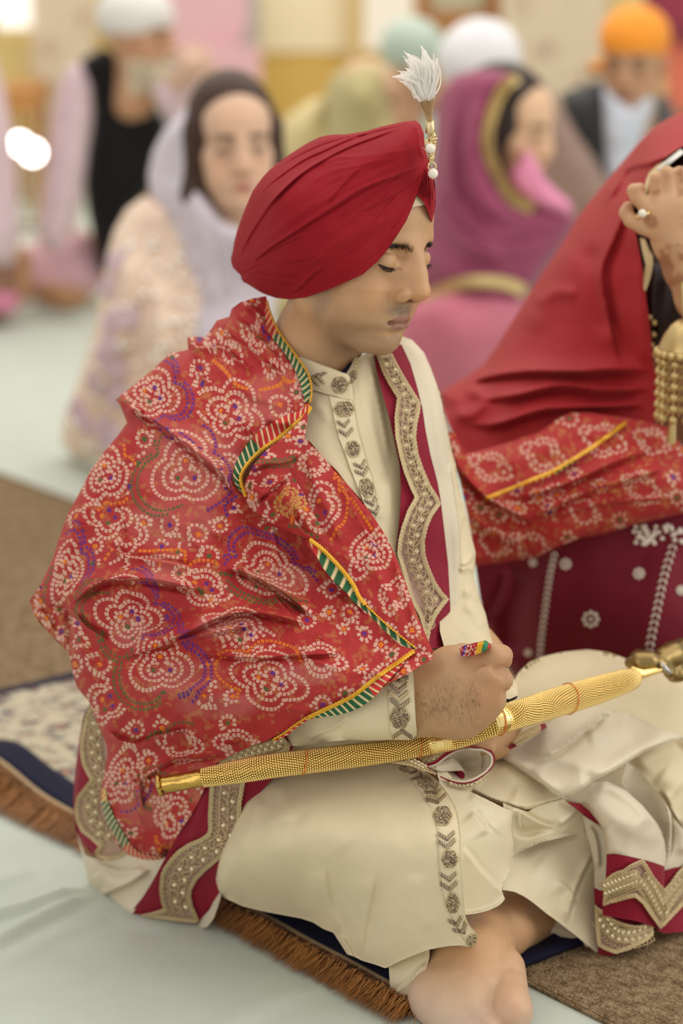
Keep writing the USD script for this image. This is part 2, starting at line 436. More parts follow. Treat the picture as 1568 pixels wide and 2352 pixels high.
def skin_mat(name, rough=.48, sss=.12):
    n = {"at": ("attribute", {"attribute": "col"}), "tc": ("texture_coordinate", {}), "n1": ("noise_texture", {"scale": 55.0, "detail": 4.0}), "n2": ("noise_texture", {"scale": 900.0, "detail": 2.0}),
         "rp": ("map_range", {"from_min": .3, "from_max": .7, "to_min": .95, "to_max": 1.05}), "mx": ("vector_math", {"math_type": "scale"}),
         "bp": ("bump", {"strength": .12, "distance": .001}),
         "p": ("principled_bsdf", {"roughness": rough, "specular_ior_level": .4, "subsurface_weight": sss, "subsurface_scale": .008, "subsurface_radius": (1.0, .35, .2)})}
    return M(name, n, [("at.color", "mx.vector1"), ("tc.object", "n1.vector"), ("tc.object", "n2.vector"), ("n1.fac", "rp.value"), ("rp.result", "mx.scale"), ("mx.vector", "p.base_color"), ("n2.fac", "bp.height"), ("bp.normal", "p.normal")])

skin_mat("skin")
M("hair", {"at": ("attribute", {"attribute": "col"}), "p": ("principled_bsdf", {"roughness": .5, "specular_ior_level": .3})}, [("at.color", "p.base_color")])
cloth_mat("turban_red", (147, 20, 33), .8, 1500, .25, sheen=.04, var=.05, spec=.2)
cloth_mat("fifty_cream", (214, 196, 160), .8, 1200, .3)
cloth_mat("bandhani", (170, 30, 40), .66, 1400, .12, vcol=True, sheen=.04, var=.04, spec=.2)
cloth_mat("painted_cloth", (170, 30, 40), .7, 1200, .3, vcol=True, sheen=.15, var=.04)
cloth_mat("raw_silk", (220, 205, 170), .6, 1500, .18, slub=.8, slub_scale=(500, 500, 30), sheen=.2, var=.05)
cloth_mat("satin_cream", (224, 211, 178), .42, 2200, .06, sheen=.05, var=.03, spec=.4)
cloth_mat("white_cotton", (228, 216, 190), .8, 1300, .25, sheen=.2, var=.04, backlit=.15)
cloth_mat("maroon", (136, 10, 40), .7, 1200, .3, sheen=.15)
cloth_mat("veil_red", (160, 30, 36), .7, 800, .2, sheen=.08, var=.05)
cloth_mat("skirt_maroon", (112, 10, 36), .7, 900, .25, slub=.4, slub_scale=(900, 900, 60), sheen=.2)
cloth_mat("net", (172, 140, 122), .7, 1600, .3, sheen=.1)
cloth_mat("gold_thread", (216, 194, 148), .45, 2600, .6, slub=.3, slub_scale=(2200, 2200, 2200), sheen=0, spec=.6, metal=.25)
metal_mat("antique_bead", (150, 130, 100), .4, 0, metal=.45)
metal_mat("gold_bead", (252, 224, 150), .26, 0)
metal_mat("gold_foil", (196, 160, 84), .28, .5, 90)
metal_mat("brass_old", (150, 128, 84), .38, .25, 120)
metal_mat("sequin", (236, 222, 180), .35, 0, metal=.7)
metal_mat("brooch_gold", (230, 208, 160), .28, .3, 900)
metal_mat("steel", (190, 186, 178), .25, 0)
flat_mat("pearl", (232, 222, 206), .22, specular_ior_level=.6, coat_weight=.5)
cloth_mat("zari_yellow", (226, 166, 30), .4, 2400, .6, slub=.6, slub_scale=(1800, 1800, 1800), sheen=0, spec=.6, metal=.35)
cloth_mat("feather_white", (250, 247, 242), .9, 2400, 0, sheen=0, backlit=.45, spec=0)
cloth_mat("feather_brown", (196, 160, 116), .7, 2400, .1, sheen=.2)
cloth_mat("sheet_mint", (192, 199, 188), .95, 520, 1.6, slub=1.0, slub_scale=(260, 260, 260), sheen=.08, var=.04, spec=.1)
cloth_mat("fringe_brown", (150, 98, 46), .5, 60, .0, sheen=.2, var=.3)
cloth_mat("navy_pile", (17, 18, 44), .9, 600, .6, sheen=.03, var=.12)
cloth_mat("binding", (172, 148, 112), .8, 900, .8)
# ribbed brown runner: loops in rows
n = {"tc": ("texture_coordinate", {}), "mp": ("mapping", {"rotation": (0, 0, math.radians(50)), "scale": (1, 1, 1)}),
     "vo": ("voronoi_texture", {"scale": 260.0}), "nz": ("noise_texture", {"scale": 60.0, "detail": 4.0}), "wa": ("wave_texture", {"wave_type": "bands", "bands_direction": "y", "scale": 30.0, "distortion": 9.0, "detail_scale": 3.0}),
     "rp": ("rgb_ramp", {"ramp": [(.25, tuple(lin((84, 66, 46)))), (.5, tuple(lin((122, 100, 74)))), (.8, tuple(lin((156, 134, 104))))]}),
     "ad": ("math", {"math_type": "multiply_add", "value2": .22}), "av": ("math", {"math_type": "multiply_add", "value2": -.5, "value3": .25}), "bp": ("bump", {"strength": .8, "distance": .004}), "p": ("principled_bsdf", {"roughness": .95, "specular_ior_level": .1})}
M("runner_brown", n, [("tc.object", "mp.vector"), ("mp.vector", "vo.vector"), ("mp.vector", "wa.vector"), ("tc.object", "nz.vector"), ("wa.fac", "ad.value1"), ("nz.fac", "ad.value3"),
    ("vo.distance", "av.value1"), ("ad.value", "rp.fac"), ("vo.distance", "bp.height"), ("rp.color", "p.base_color"), ("bp.normal", "p.normal")])
# flowered field of the prayer rug
n = {"tc": ("texture_coordinate", {}), "v1": ("voronoi_texture", {"scale": 22.0}), "v2": ("voronoi_texture", {"scale": 52.0}), "nz": ("noise_texture", {"scale": 26.0, "detail": 4.0}),
     "r1": ("rgb_ramp", {"ramp": [(0, tuple(lin((140, 50, 50)))), (.12, tuple(lin((214, 170, 140)))), (.24, tuple(lin((66, 84, 116)))), (.36, tuple(lin((214, 206, 188)))), (1, tuple(lin((214, 206, 188))))]}),
     "r2": ("rgb_ramp", {"ramp": [(0, tuple(lin((120, 60, 60)))), (.25, tuple(lin((190, 150, 120)))), (.4, tuple(lin((150, 160, 160)))), (.55, tuple(lin((216, 208, 190)))), (1, tuple(lin((216, 208, 190))))]}),
     "mx": ("mix", {"mix_type": "multiply", "fac": .75}), "bp": ("bump", {"strength": .3, "distance": .002}), "p": ("principled_bsdf", {"roughness": .95, "specular_ior_level": .1})}
M("rug_field", n, [("tc.object", "v1.vector"), ("tc.object", "v2.vector"), ("tc.object", "nz.vector"), ("v1.distance", "r1.fac"), ("v2.distance", "r2.fac"), ("r1.color", "mx.color1"), ("r2.color", "mx.color2"),
    ("mx.color", "p.base_color"), ("nz.fac", "bp.height"), ("bp.normal", "p.normal")])
flat_mat("wall_yellow", (222, 196, 134), .8)
flat_mat("wall_cream", (238, 222, 186), .8)
flat_mat("wall_gold", (214, 176, 92), .8)
flat_mat("pillar_tan", (206, 176, 120), .7)
flat_mat("frame_wood", (166, 104, 48), .5)
flat_mat("frame_print", (186, 180, 150), .5)
flat_mat("panel_pink", (216, 172, 176), .7)
flat_mat("panel_grey", (176, 172, 166), .7)
flat_mat("desk_wood", (176, 120, 58), .5)
# flowered curtains
for nm, a, b, c_ in (("curtain_flowered", (222, 208, 186), (180, 142, 128), (206, 190, 166)),):
    M(nm, {"tc": ("texture_coordinate", {}), "v": ("voronoi_texture", {"scale": 9.0}), "nz": ("noise_texture", {"scale": 6.0, "detail": 3.0}),
           "r": ("rgb_ramp", {"ramp": [(0, tuple(lin(b))), (.28, tuple(lin(c_))), (.42, tuple(lin(a))), (1, tuple(lin(a)))]}), "p": ("principled_bsdf", {"roughness": .9})},
      [("tc.object", "v.vector"), ("v.distance", "r.fac"), ("r.color", "p.base_color")])
emit_mat("lamp_glow", (255, 252, 246), 9.0)
emit_mat("window_glow", (255, 244, 226), 1.3)

# ---------------------------------------------------------------- the setting
def struct(name, v, f, mat, parent=None, smooth=False, **k):
    return put(name, v, f, mat, parent, smooth=smooth, kind=None if parent is not None else "structure", **k)
A_DIR = np.array([.64, -.77, 0]); A_DIR /= np.linalg.norm(A_DIR)      # along the runner
N_DIR = np.array([.77, .64, 0]); N_DIR /= np.linalg.norm(N_DIR)      # across it, away from the camera
def AN(a, n, z=0.0): return np.asarray(a)[..., None] * A_DIR + np.asarray(n)[..., None] * N_DIR + np.asarray(z)[..., None] * np.array([0, 0, 1.0])
def grid_mesh(X, Y, Z):
    n, m = X.shape
    i, j = np.meshgrid(np.arange(n - 1), np.arange(m - 1), indexing="ij")
    q = np.stack([i * m + j, (i + 1) * m + j, (i + 1) * m + j + 1, i * m + j + 1], -1).reshape(-1, 4)
    return np.stack([X, Y, Z], -1).reshape(-1, 3), np.vstack([q[:, [0, 1, 2]], q[:, [0, 2, 3]]])
# the mint floor sheet: fine near the groom, where it is pulled into creases
def floor_z(x, y):
    z = np.zeros(np.shape(x))
    P = np.stack([np.ravel(x), np.ravel(y)], 1)
    out = np.zeros(len(P))
    for pts, w, h in ((Q('L', (-60, 425), (120, 375), (390, 278)), .016, .014), (Q('L', (-40, 560), (250, 400), (440, 310)), .020, .016), (Q('L', (0, 625), (300, 480), (560, 410)), .03, .006),
                      (Q('L', (-60, 270), (160, 200)), .03, .006), (Q('L', (900, 960), (1300, 780), (1560, 700)), .03, .006), (Q('L', (560, 420), (800, 470)), .03, .004)):
        line = np.array([G(*p)[:2] for p in spline(pts, 20)])
        d, t, sd = dist_poly(P, line)
        out += h * np.exp(-(d / np.where(sd > 0, w, w * .45)) ** 2) * np.clip((1 - t) * 4, 0, 1)
    return out.reshape(np.shape(x))
gx, gy = np.meshgrid(np.linspace(-.75, .75, 190), np.linspace(2.3, 3.4, 150), indexing="ij")
v1, f1 = grid_mesh(gx, gy, floor_z(gx, gy))
fl = MB().add(v1, f1)
for lo, hi in (((-5, 3.4), (5, 12)), ((-5, -1), (5, 2.3)), ((-5, 2.3), (-.75, 3.4)), ((.75, 2.3), (5, 3.4))):
    gx, gy = np.meshgrid(np.linspace(lo[0], hi[0], 8), np.linspace(lo[1], hi[1], 8), indexing="ij")
    fl.add(*grid_mesh(gx, gy, gx * 0))
setdata(fl.put("floor", "sheet_mint"), "pale mint sheeting spread over the whole floor", None, None, "structure")
# brown ribbed runner lying across it
g = np.linspace(0, 1, 2)
def slab(a0, a1, n0, n1, z0, z1):
    c = np.array([AN(a, n, z) for z in (z0, z1) for a, n in ((a0, n0), (a1, n0), (a1, n1), (a0, n1))])
    return c, np.array([[0, 1, 2, 3][::-1], [4, 5, 6, 7], [0, 1, 5, 4], [1, 2, 6, 5], [2, 3, 7, 6], [3, 0, 4, 7]])
run = thing("carpet_runner", "brown ribbed carpet runner crossing the mint sheet under the rug", "carpet runner", AN(-2.5, 2.3, 0))
v, f = slab(-5.2, -1.2, 1.9, 2.7, .0005, .003); put("pile", *MB().add(v, f).v, np.vstack([f[:, [0, 1, 2]], f[:, [0, 2, 3]]]), "runner_brown", run, smooth=False)
for nn in (1.893, 2.707):
    b = MB().add(*tube(AN(np.linspace(-5.2, -1.2, 80), np.full(80, nn), np.full(80, .0030)), .0030, 6)); b.put("edge_binding", "runner_brown", run)

# prayer rug under the groom
rug = thing("prayer_rug", "prayer rug with navy border, flowered ivory field and long brown fringe", "rug", AN(-2.6, 1.95, 0))
def rug_pt(a, n):                 # the rug buckles a little behind the groom
    a, n = np.asarray(a, float), np.asarray(n, float)
    z = .0135 + .022 * np.exp(-((a + 2.92) / .10) ** 2) * np.clip((2.15 - n) * 3, 0, 1) + .002 * np.sin(a * 40) * np.sin(n * 25)
    return AN(a, n, z)
def rug_patch(a0, a1, n0, n1, na, nn, th=.008):
    a, n = np.meshgrid(np.linspace(a0, a1, na), np.linspace(n0, n1, nn), indexing="ij")
    top = rug_pt(a, n); bot = top - np.array([0, 0, th])
    v, f = grid_mesh(top[..., 0], top[..., 1], top[..., 2])
    return np.vstack([v, bot.reshape(-1, 3)]), np.vstack([f, f[:, ::-1] + len(v), *[side for side in _rim(na, nn, len(v))]])
def _rim(na, nn, N):
    e = np.r_[np.arange(na) * nn, (na - 1) * nn + np.arange(1, nn), np.arange(na - 2, -1, -1) * nn + nn - 1, np.arange(nn - 2, 0, -1)]
    e2 = np.roll(e, -1)
    yield np.c_[e2, e, e + N]; yield np.c_[e2, e + N, e2 + N]
RA0, RA1, RN0, RN1, BW = -3.21, -1.95, 1.757, 2.5, .05
put("field", *rug_patch(RA0 + BW * .6, RA1 - BW, RN0 + BW, RN1 - BW, 90, 40), "rug_field", rug)
for q in ((RA0, RA0 + BW * .6, RN0, RN1, 4, 40), (RA1 - BW, RA1, RN0, RN1, 4, 40), (RA0 + BW * .6, RA1 - BW, RN0, RN0 + BW, 90, 5), (RA0 + BW * .6, RA1 - BW, RN1 - BW, RN1, 90, 5)):
    put("border", *rug_patch(*q, th=.009), "navy_pile", rug)
a = np.linspace(RA0, RA1, 160)
p = rug_pt(a, np.full(160, RN0 - .006)) + [0, 0, -.003]
put("binding_tape", *tube(p, .006, 6, flat=.6), "binding", rug)
fr = MB()
r2 = np.random.default_rng(3)
for i in range(7500):
    a = r2.uniform(RA0, RA1)
    b = rug_pt(a, RN0 - .008) + [0, 0, r2.uniform(-.008, .0)]
    L = (.058 + .035 * np.clip((-2.55 - a) / .5, 0, 1)) * r2.uniform(.65, 1.12)
    d = -N_DIR * 1 + A_DIR * r2.normal(.1, .16); d /= np.linalg.norm(d)
    s = np.array([-d[1], d[0], 0]) * r2.uniform(.0006, .0013)
    z1 = max(.004, b[2] + r2.uniform(-.002, .012)); z2 = r2.uniform(.001, .010)
    c1 = b + d * L * .45; c1[2] = z1
    c2 = b + d * L + A_DIR * r2.normal(0, .006); c2[2] = z2
    fr.add([b - s, b + s, c1 - s, c1 + s, c2], [[0, 1, 2], [1, 3, 2], [2, 3, 4]])
fr.put("fringe", "fringe_brown", rug, kind="stuff", smooth=False)

# the hall's back wall with what is built on it
YB = 9.6
def WB(px, y=YB): return W(px, 300, y)[0]
def WZ(py, y=YB): return W(784, py, y)[2]
def on_wall(name, x0, y0, x1, y1, mat, depth=.05, parent=None, label=None, cat=None, yy=YB, group=None, kind="structure"):
    """A panel standing depth proud of the wall between two pixel corners."""
    a, b = W(x0, y1, yy), W(x1, y0, yy)
    v, f = box([a[0], yy - depth, max(0, a[2])], [b[0], yy + .02, b[2]])
    return put(name, v, f, mat, parent, smooth=False, label=label, cat=cat, group=group, kind=kind)
v, f = box([-4, YB, 0], [4, YB + .1, 3.2]); setdata(struct("wall_back", v, f, "wall_yellow"), "plain yellow back wall of the hall", None, None, "structure")
M("bead_mix", {"at": ("attribute", {"attribute": "col"}), "p": ("principled_bsdf", {"roughness": .34, "metallic": .35, "specular_ior_level": .6})}, [("at.color", "p.base_color")])
flat_mat("thread_orange", (222, 110, 30), .6)
cloth_mat("lilac_cloth", (218, 208, 218), .8, 900, .2, sheen=.3, backlit=.1)
cloth_mat("peach_cloth", (234, 208, 186), .75, 900, .3, sheen=.2)
cloth_mat("pink_pale", (214, 190, 198), .8, 900, .2, sheen=.2)
cloth_mat("pink_rose", (214, 172, 182), .8, 900, .2, sheen=.2)
cloth_mat("vest_black", (26, 24, 26), .85, 900, .2, sheen=.1, spec=.15)
cloth_mat("cap_white", (222, 220, 216), .85, 900, .2)
cloth_mat("magenta_cloth", (142, 62, 92), .75, 900, .2, sheen=.3)
cloth_mat("mauve_pink", (196, 110, 130), .75, 900, .2, sheen=.3)
cloth_mat("pink_hot", (218, 136, 168), .75, 900, .2)
cloth_mat("gold_border", (206, 182, 124), .6, 900, .4, sheen=.1)
cloth_mat("olive_cloth", (178, 166, 118), .8, 900, .2, sheen=.3)
cloth_mat("sand_cloth", (206, 190, 140), .8, 900, .2, sheen=.2)
cloth_mat("sage_cloth", (180, 196, 184), .8, 900, .2)
cloth_mat("brown_mauve", (150, 124, 112), .8, 900, .3)
cloth_mat("orange_cloth", (238, 150, 48), .75, 900, .2, sheen=.2)
cloth_mat("suit_grey", (74, 76, 78), .85, 900, .2)
cloth_mat("shirt_blue", (200, 206, 218), .8, 900, .2)
cloth_mat("burgundy_cloth", (150, 58, 78), .8, 900, .2)
cloth_mat("salmon_cloth", (222, 120, 96), .8, 900, .2)
cloth_mat("scarf_white", (226, 224, 226), .85, 900, .2)
emit_mat("window_glow2", (246, 232, 206), .85)  # emission added to brighten a white wall panel
metal_mat("sequin_bright", (252, 246, 240), .14, 0)
metal_mat("brass_bead", (198, 172, 118), .38, 0, metal=.8)
# ---------------------------------------------------------------- heads
SKIN = lin((195, 153, 113))
def pose(yaw, pitch, roll):
    """Columns right, forward, up of a head: yaw to the right of the camera's side, pitched down, rolled."""
    f = np.array([math.sin(yaw) * math.cos(pitch), -math.cos(yaw) * math.cos(pitch), -math.sin(pitch)])
    R = basis(f, (0, 0, 1)); r, u = R[:, 0].copy(), R[:, 2].copy()
    R[:, 0] = r * math.cos(roll) + u * math.sin(roll); R[:, 2] = u * math.cos(roll) - r * math.sin(roll)
    return R
def head_shape(h=.002, female=False, lids=.75, neck=((0, -.012, -.07), (0, -.03, -.19)), ears=False, lean=(0, 0, 0)):
    """A head in its own frame: x to the right ear, y forward, z up, origin between the ears at eye height."""
    s = SDF((-.105, -.125, -.235), (.105, .15, .14), h)
    s.ell((0, -.008, .035), (.075, .097, .09), 0)
    s.ell((0, .025, -.035), (.063, .062, .078), .03)
    s.ell((0, .045, .04), (.064, .048, .05), .02)
    j = .9 if female else 1.0
    for q in (-1, 1):
        s.cone((q * .054 * j, -.012, -.062), (q * .026, .062, -.106), .017, .017, .03)
        s.ell((q * .047, .05, -.028), (.02, .024, .019), .022)
        s.ell((q * .037, .056, -.062), (.027, .028, .032), .02)
        s.cone((q * .043, .073, .017), (q * .012, .088, .011), .008, .009, .016)
    s.ell((0, .078, -.107), (.024 * j, .018, .018), .02)
    s.ell((0, .078, -.075), (.031, .021, .026), .016)
    for q in (-1, 1):
        s.ell((q * .031, .097, .000), (.0215, .0175, .0150), .009, cut=True)
        s.ell((q * .0335, .0735, -.0065), (.0175, .0152, .0145), .003)      # eyeball under its lids
        cr = [(.0185, .083, -.001), (.026, .0865, .0045), (.036, .0855, .0050), (.0485, .074, .000)]
        for a, b in zip(cr[:-1], cr[1:]):
            s.cone((q * a[0], a[1], a[2]), (q * b[0], b[1], b[2]), .0016, .0016, .002, cut=True)
        s.ell((q * .012, .088, -.028), (.0095, .014, .022), .012)
        s.cone((q * .018, .081, -.0105), (q * .050, .070, -.010), .0022, .002, .004)
        s.cone((q * .022, .079, -.020), (q * .046, .071, -.019), .004, .004, .01)
    # nose
    nl = .92 if female else 1.0
    s.chain([(0, .090, .012), (0, .0965, -.004), (0, .103 * nl + .05 * (1 - nl), -.021), (0, .1085 * nl + .06 * (1 - nl), -.036)], [.0085, .0075, .0085, .0105], .012)
    s.ell((0, .1075 * nl + .06 * (1 - nl), -.040), (.0128, .0120, .0110), .008)
    for q in (-1, 1):
        s.ell((q * .0165, .0955, -.0445), (.0092, .0130, .0098), .0035)
        for a, b in zip(((.0235, .0990, -.0335), (.0284, .0910, -.0425)), ((.0284, .0910, -.0425), (.0262, .0920, -.0545))):
            s.cone((q * a[0], a[1], a[2]), (q * b[0], b[1], b[2]), .0028, .0028, .004, cut=True)
        s.ell((q * .0078, .1010, -.0520), (.0040, .0080, .0042), .003, cut=True)
    s.cone((0, .097, -.05), (0, .107, -.047), .005, .006, .004)
    # mouth
    for q in (-1, 1):
        s.chain([(q * .0185, .0890, -.0752), (q * .014, .0945, -.0722), (q * .004, .0985, -.0706), (0, .0985, -.0710)], [.002, .0028, .0034, .0032], .006)
        s.chain([(q * .0180, .0880, -.0785), (q * .012, .0925, -.0820), (0, .0945, -.0828)], [.002, .0046, .0056], .006)
    for a, b in (((-.0185, .0920, -.0774), (-.012, .1020, -.0765)), ((-.012, .1020, -.0765), (0, .1040, -.0768)), ((0, .1040, -.0768), (.012, .1020, -.0765)), ((.012, .1020, -.0765), (.0185, .0920, -.0774))):
        s.cone(a, b, .0030, .0030, .0022, cut=True)
    s.ell((0, .102, -.0945), (.019, .010, .0055), .008, cut=True)
    if ears:
        for q in (-1, 1):
            s.ell((q * .079, -.01, -.015), (.008, .017, .03), .006)
            s.ell((q * .088, -.004, -.012), (.006, .009, .017), .004, cut=True)
    (a, b) = neck
    s.cone(a, b, .053 if not female else .046, .060 if not female else .05, .035)
    return s.mesh(2)
def jaw_back(v, amount):
    """Sets the mouth and chin back by amount metres."""
    v = v.copy(); t = np.clip((-.042 - v[:, 2]) / .062, 0, 1)
    v[:, 1] -= amount * np.sqrt(t) * t ** .3 * np.clip(v[:, 1] / .07, 0, 1) * np.clip((v[:, 2] + .15) / .03, 0, 1)
    v[:, 1] -= .0030 * np.exp(-((v[:, 2] + .068) / .010) ** 2) * (amount > 0) * np.clip(v[:, 1] / .07, 0, 1); v[:, 2] -= .0045 * np.exp(-((v[:, 2] + .074) / .019) ** 2) * (amount > 0)
    return v
def head_paint(v, skin, female=False, stubble=0.0, lips=(152, 104, 92), seed=1, closed=True):
    """Colours of a face that belong to it: lips, brows' skin, lash rims, stubble, warm cheeks. Painted shade: nostrils, lip crease."""
    x, y, z = np.abs(v[:, 0]), v[:, 1], v[:, 2]
    c = np.tile(np.asarray(skin, float), (len(v), 1))
    def mix(w, col):
        nonlocal c
        w = np.clip(w, 0, 1)[:, None]; c = c * (1 - w) + w * np.asarray(col)
    g = lambda cx, cy, cz, rx, ry, rz: np.exp(-(((x - cx) / rx) ** 2 + ((y - cy) / ry) ** 2 + ((z - cz) / rz) ** 2))
    mix(.35 * g(.042, .065, -.04, .022, .03, .02), skin * [1.12, .84, .78])
    mix(.4 * g(0, .115, -.043, .016, .014, .016), skin * [1.1, .82, .76])
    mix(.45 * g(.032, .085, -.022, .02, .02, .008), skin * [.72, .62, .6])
    if stubble:
        n = meshkit.fbm(v * 420, 2, 9)
        jaw = np.clip((-.058 - z - .34 * np.maximum(.055 - y, 0) * 0) / .03, 0, 1) * np.clip((y - .000) / .03, 0, 1) * np.clip((.155 + z) / .03, 0, 1)
        side = np.clip((-.03 - z) / .03, 0, 1) * np.clip((.024 - np.abs(y - .018)) / .02, 0, 1) * np.clip((.12 + z) / .03, 0, 1)
        st = np.maximum(jaw, side) * (1 - .9 * g(.012, .1, -.095, .02, .02, .006))
        mou = g(.008, .098, -.063, .02, .02, .008) * 1.2
        w = stubble * np.clip(np.maximum(st * .62, mou), 0, 1) * (.85 + .25 * (n - .5))
        mix(w * .9, lin((104, 92, 78)))
    lz = np.where(z > -.077, np.abs(z + .0725) / (.0052 - .0042 * (x / .0186) ** 2 + 1e-4), np.abs(z + .0815) / (.0072 - .0055 * (x / .0182) ** 2 + 1e-4))
    lip = np.clip((1.15 - lz) * 3, 0, 1) * (x < .0182) * (y > .078)
    mix(lip * .85, lin(lips))
    mix(np.clip(1 - np.abs(z + .0768) / .0017, 0, 1) * (x < .0190) * (y > .08) * .95, lin((70, 40, 36)))  # crease between the lips painted dark as shade
    mix(np.clip(1 - np.abs(z + .0150) / .0016, 0, 1) * (np.abs(x - .033) < .0125) * (y > .075) * (.75 if closed else 0), lin((58, 40, 32)))
    mix(1.2 * g(.0078, .101, -.052, .0045, .009, .0035), lin((52, 30, 24)))  # shade painted into the nostrils
    return c
def strands(pts, r, seg=3):
    """Tapered three-sided hairs: pts (n, seg+1, 3)."""
    mb = MB(); pts = np.asarray(pts, float)
    n, m = pts.shape[:2]
    t = pts[:, -1] - pts[:, 0]; t /= np.linalg.norm(t, axis=1, keepdims=True) + 1e-9
    a = np.cross(t, [.3, .2, .93]); a /= np.linalg.norm(a, axis=1, keepdims=True) + 1e-9
    b = np.cross(t, a)
    rr = np.broadcast_to(np.asarray(r, float), (n,))
    tap = np.linspace(1, .12, m)
    ring = [np.cos(g) * a + np.sin(g) * b for g in (0, 2.094, 4.189)]
    v = np.stack([pts + rr[:, None, None] * tap[None, :, None] * q[:, None] for q in ring], 2).reshape(n, m * 3, 3)
    f = []
    for i in range(m - 1):
        for k in range(3):
            p0, p1, p2, p3 = i * 3 + k, i * 3 + (k + 1) % 3, (i + 1) * 3 + (k + 1) % 3, (i + 1) * 3 + k
            f += [[p0, p1, p2], [p0, p2, p3]]
    f = np.array(f)
    return v.reshape(-1, 3), (f[None] + (np.arange(n) * m * 3)[:, None, None]).reshape(-1, 3)
def surf_y(v, xz, back=False):
    """Front-most head surface y under local (x, z)."""
    k = cKDTree(v[v[:, 1] > .02][:, [0, 2]]); vv = v[v[:, 1] > .02]
    d, i = k.query(xz, 6)
    return vv[i, 1].max(1)
def brow_hairs(v, q, n=320, seed=3, thick=1.0):
    r = np.random.default_rng(seed)
    t = r.uniform(0, 1, n)
    x = .012 + .040 * t
    z = .0072 + .0042 * np.sin(np.clip(t, 0, 1) * 2.4) - .010 * np.clip(t - .6, 0, 1) + r.normal(0, .0021, n) * (1 - .6 * t) * thick
    y = surf_y(v, np.c_[q * x, z])
    d = np.c_[q * (.35 + .6 * t), np.zeros(n), .75 - 1.0 * t]; d /= np.linalg.norm(d, axis=1, keepdims=True)
    L = (r.uniform(.0045, .008, n) * (.6 + .6 * np.minimum(t * 3, 1)))[:, None]
    p0 = np.c_[q * x, y - .0005, z]
    p1 = p0 + d * L * .5; p1[:, 1] = surf_y(v, p1[:, [0, 2]]) + .0009
    p2 = p0 + d * L; p2[:, 1] = surf_y(v, p2[:, [0, 2]]) + .0006
    return strands(np.stack([p0, p1, p2], 1), .00030)
def lash_line(q):
    """The rim of a lowered upper lid."""
    t = np.linspace(-1, 1, 17)
    x = q * (.0335 + .0158 * t)
    z = -.0125 - .0022 * (1 - t * t) + .0012 * t
    y = .0735 + np.sqrt(np.maximum(.0150 ** 2 * (1 - ((np.abs(x) - .0335) / .0172) ** 2 - 0), 0)) * np.sqrt(np.maximum(1 - ((z + .007) / .0142) ** 2, 0))
    return np.c_[x, y, z]
# ---------------------------------------------------------------- the groom
HC = W(811.45, 555.1, 2.95); HS = 1.013
HR = pose(.8903, .0899, .1027)
def HL(p): return HC + HS * np.asarray(p, float) @ HR.T           # head frame to the place
def HI(p): return ((np.asarray(p, float) - HC) @ HR) / HS
groom = thing("person", "seated person in a red turban and cream silk kurta, sword across the lap, looking down", "person", (-.02, 2.9, 0))
hv, hf = head_shape(.002, neck=((0, -.012, -.065), (.012, -.048, -.2)))
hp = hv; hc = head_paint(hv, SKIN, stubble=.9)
lash = [lash_line(q) for q in (1, -1)]
eyes = MB()
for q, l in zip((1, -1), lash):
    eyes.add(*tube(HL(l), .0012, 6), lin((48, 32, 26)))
    eyes.add(*tube(HL(l[1:-1] + [0, -.0003, -.0021]), .0013, 6), lin((96, 70, 54))); eyes.add(*tube(HL(l[2:-2] + [0, -.0007, -.0040]), .0006, 5), lin((70, 48, 38)))  # slit strip, then a shade line drawn along the lower lid
    r = np.random.default_rng(5 + q)
    k = r.uniform(0, 16, 60); i = k.astype(int); fr_ = (k - i)[:, None]
    p0 = l[i] * (1 - fr_) + l[np.minimum(i + 1, 16)] * fr_
    d = np.c_[(p0[:, 0] - q * .0335) * 18 + r.normal(0, .12, 60), np.full(60, .75), np.full(60, -.62) + r.normal(0, .1, 60)]; d /= np.linalg.norm(d, axis=1, keepdims=True)
    L = r.uniform(.004, .0075, 60)[:, None]
    p1 = p0 + d * L * .55; p2 = p0 + d * L + [0, 0, .0012]
    v, f = strands(np.stack([p0, p1, p2], 1), .00022)
    eyes.add(HL(v), f, lin((36, 26, 22)))
brows = [brow_hairs(hv, q) for q in (1, -1)]
hv = jaw_back(hv, .0135)
# ---------------------------------------------------------------- groom: turban
_hp = HL(hv); _pp = project(_hp); _kt = cKDTree(_pp)
def head_y(P):
    P = np.asarray(P, float).reshape(-1, 2)
    out = []
    for q in P:
        i = _kt.query_ball_point(q, 7)
        if not i: i = [_kt.query(q)[1]]
        out.append(_hp[i, 1].min())
    return np.array(out)
edge = Q('A', (420, 1640), (520, 1630), (640, 1590), (760, 1540), (870, 1490), (960, 1410), (1020, 1340), (1080, 1250), (1130, 1170), (1165, 1090), (1195, 1010), (1225, 920), (1255, 828))
tur_out = Q('A', (1262, 800), (1248, 745), (1240, 690), (1236, 640), (1215, 590), (1187, 566), (1125, 572), (1060, 585), (980, 603), (900, 627), (830, 640), (760, 650), (700, 650), (660, 654), (610, 667), (560, 690), (500, 725), (450, 757), (400, 792), (355, 825), (310, 862),
    (270, 905), (240, 945), (210, 990), (190, 1032), (150, 1130), (115, 1230), (97, 1300), (90, 1345), (78, 1395), (82, 1425), (92, 1452), (120, 1480), (138, 1496), (142, 1520), (155, 1538), (172, 1545), (200, 1562), (230, 1582), (265, 1602), (300, 1616), (350, 1632)) + edge
hy = lambda *p, d=.008: [(*q, float(head_y([q])[0]) - d) for q in p]
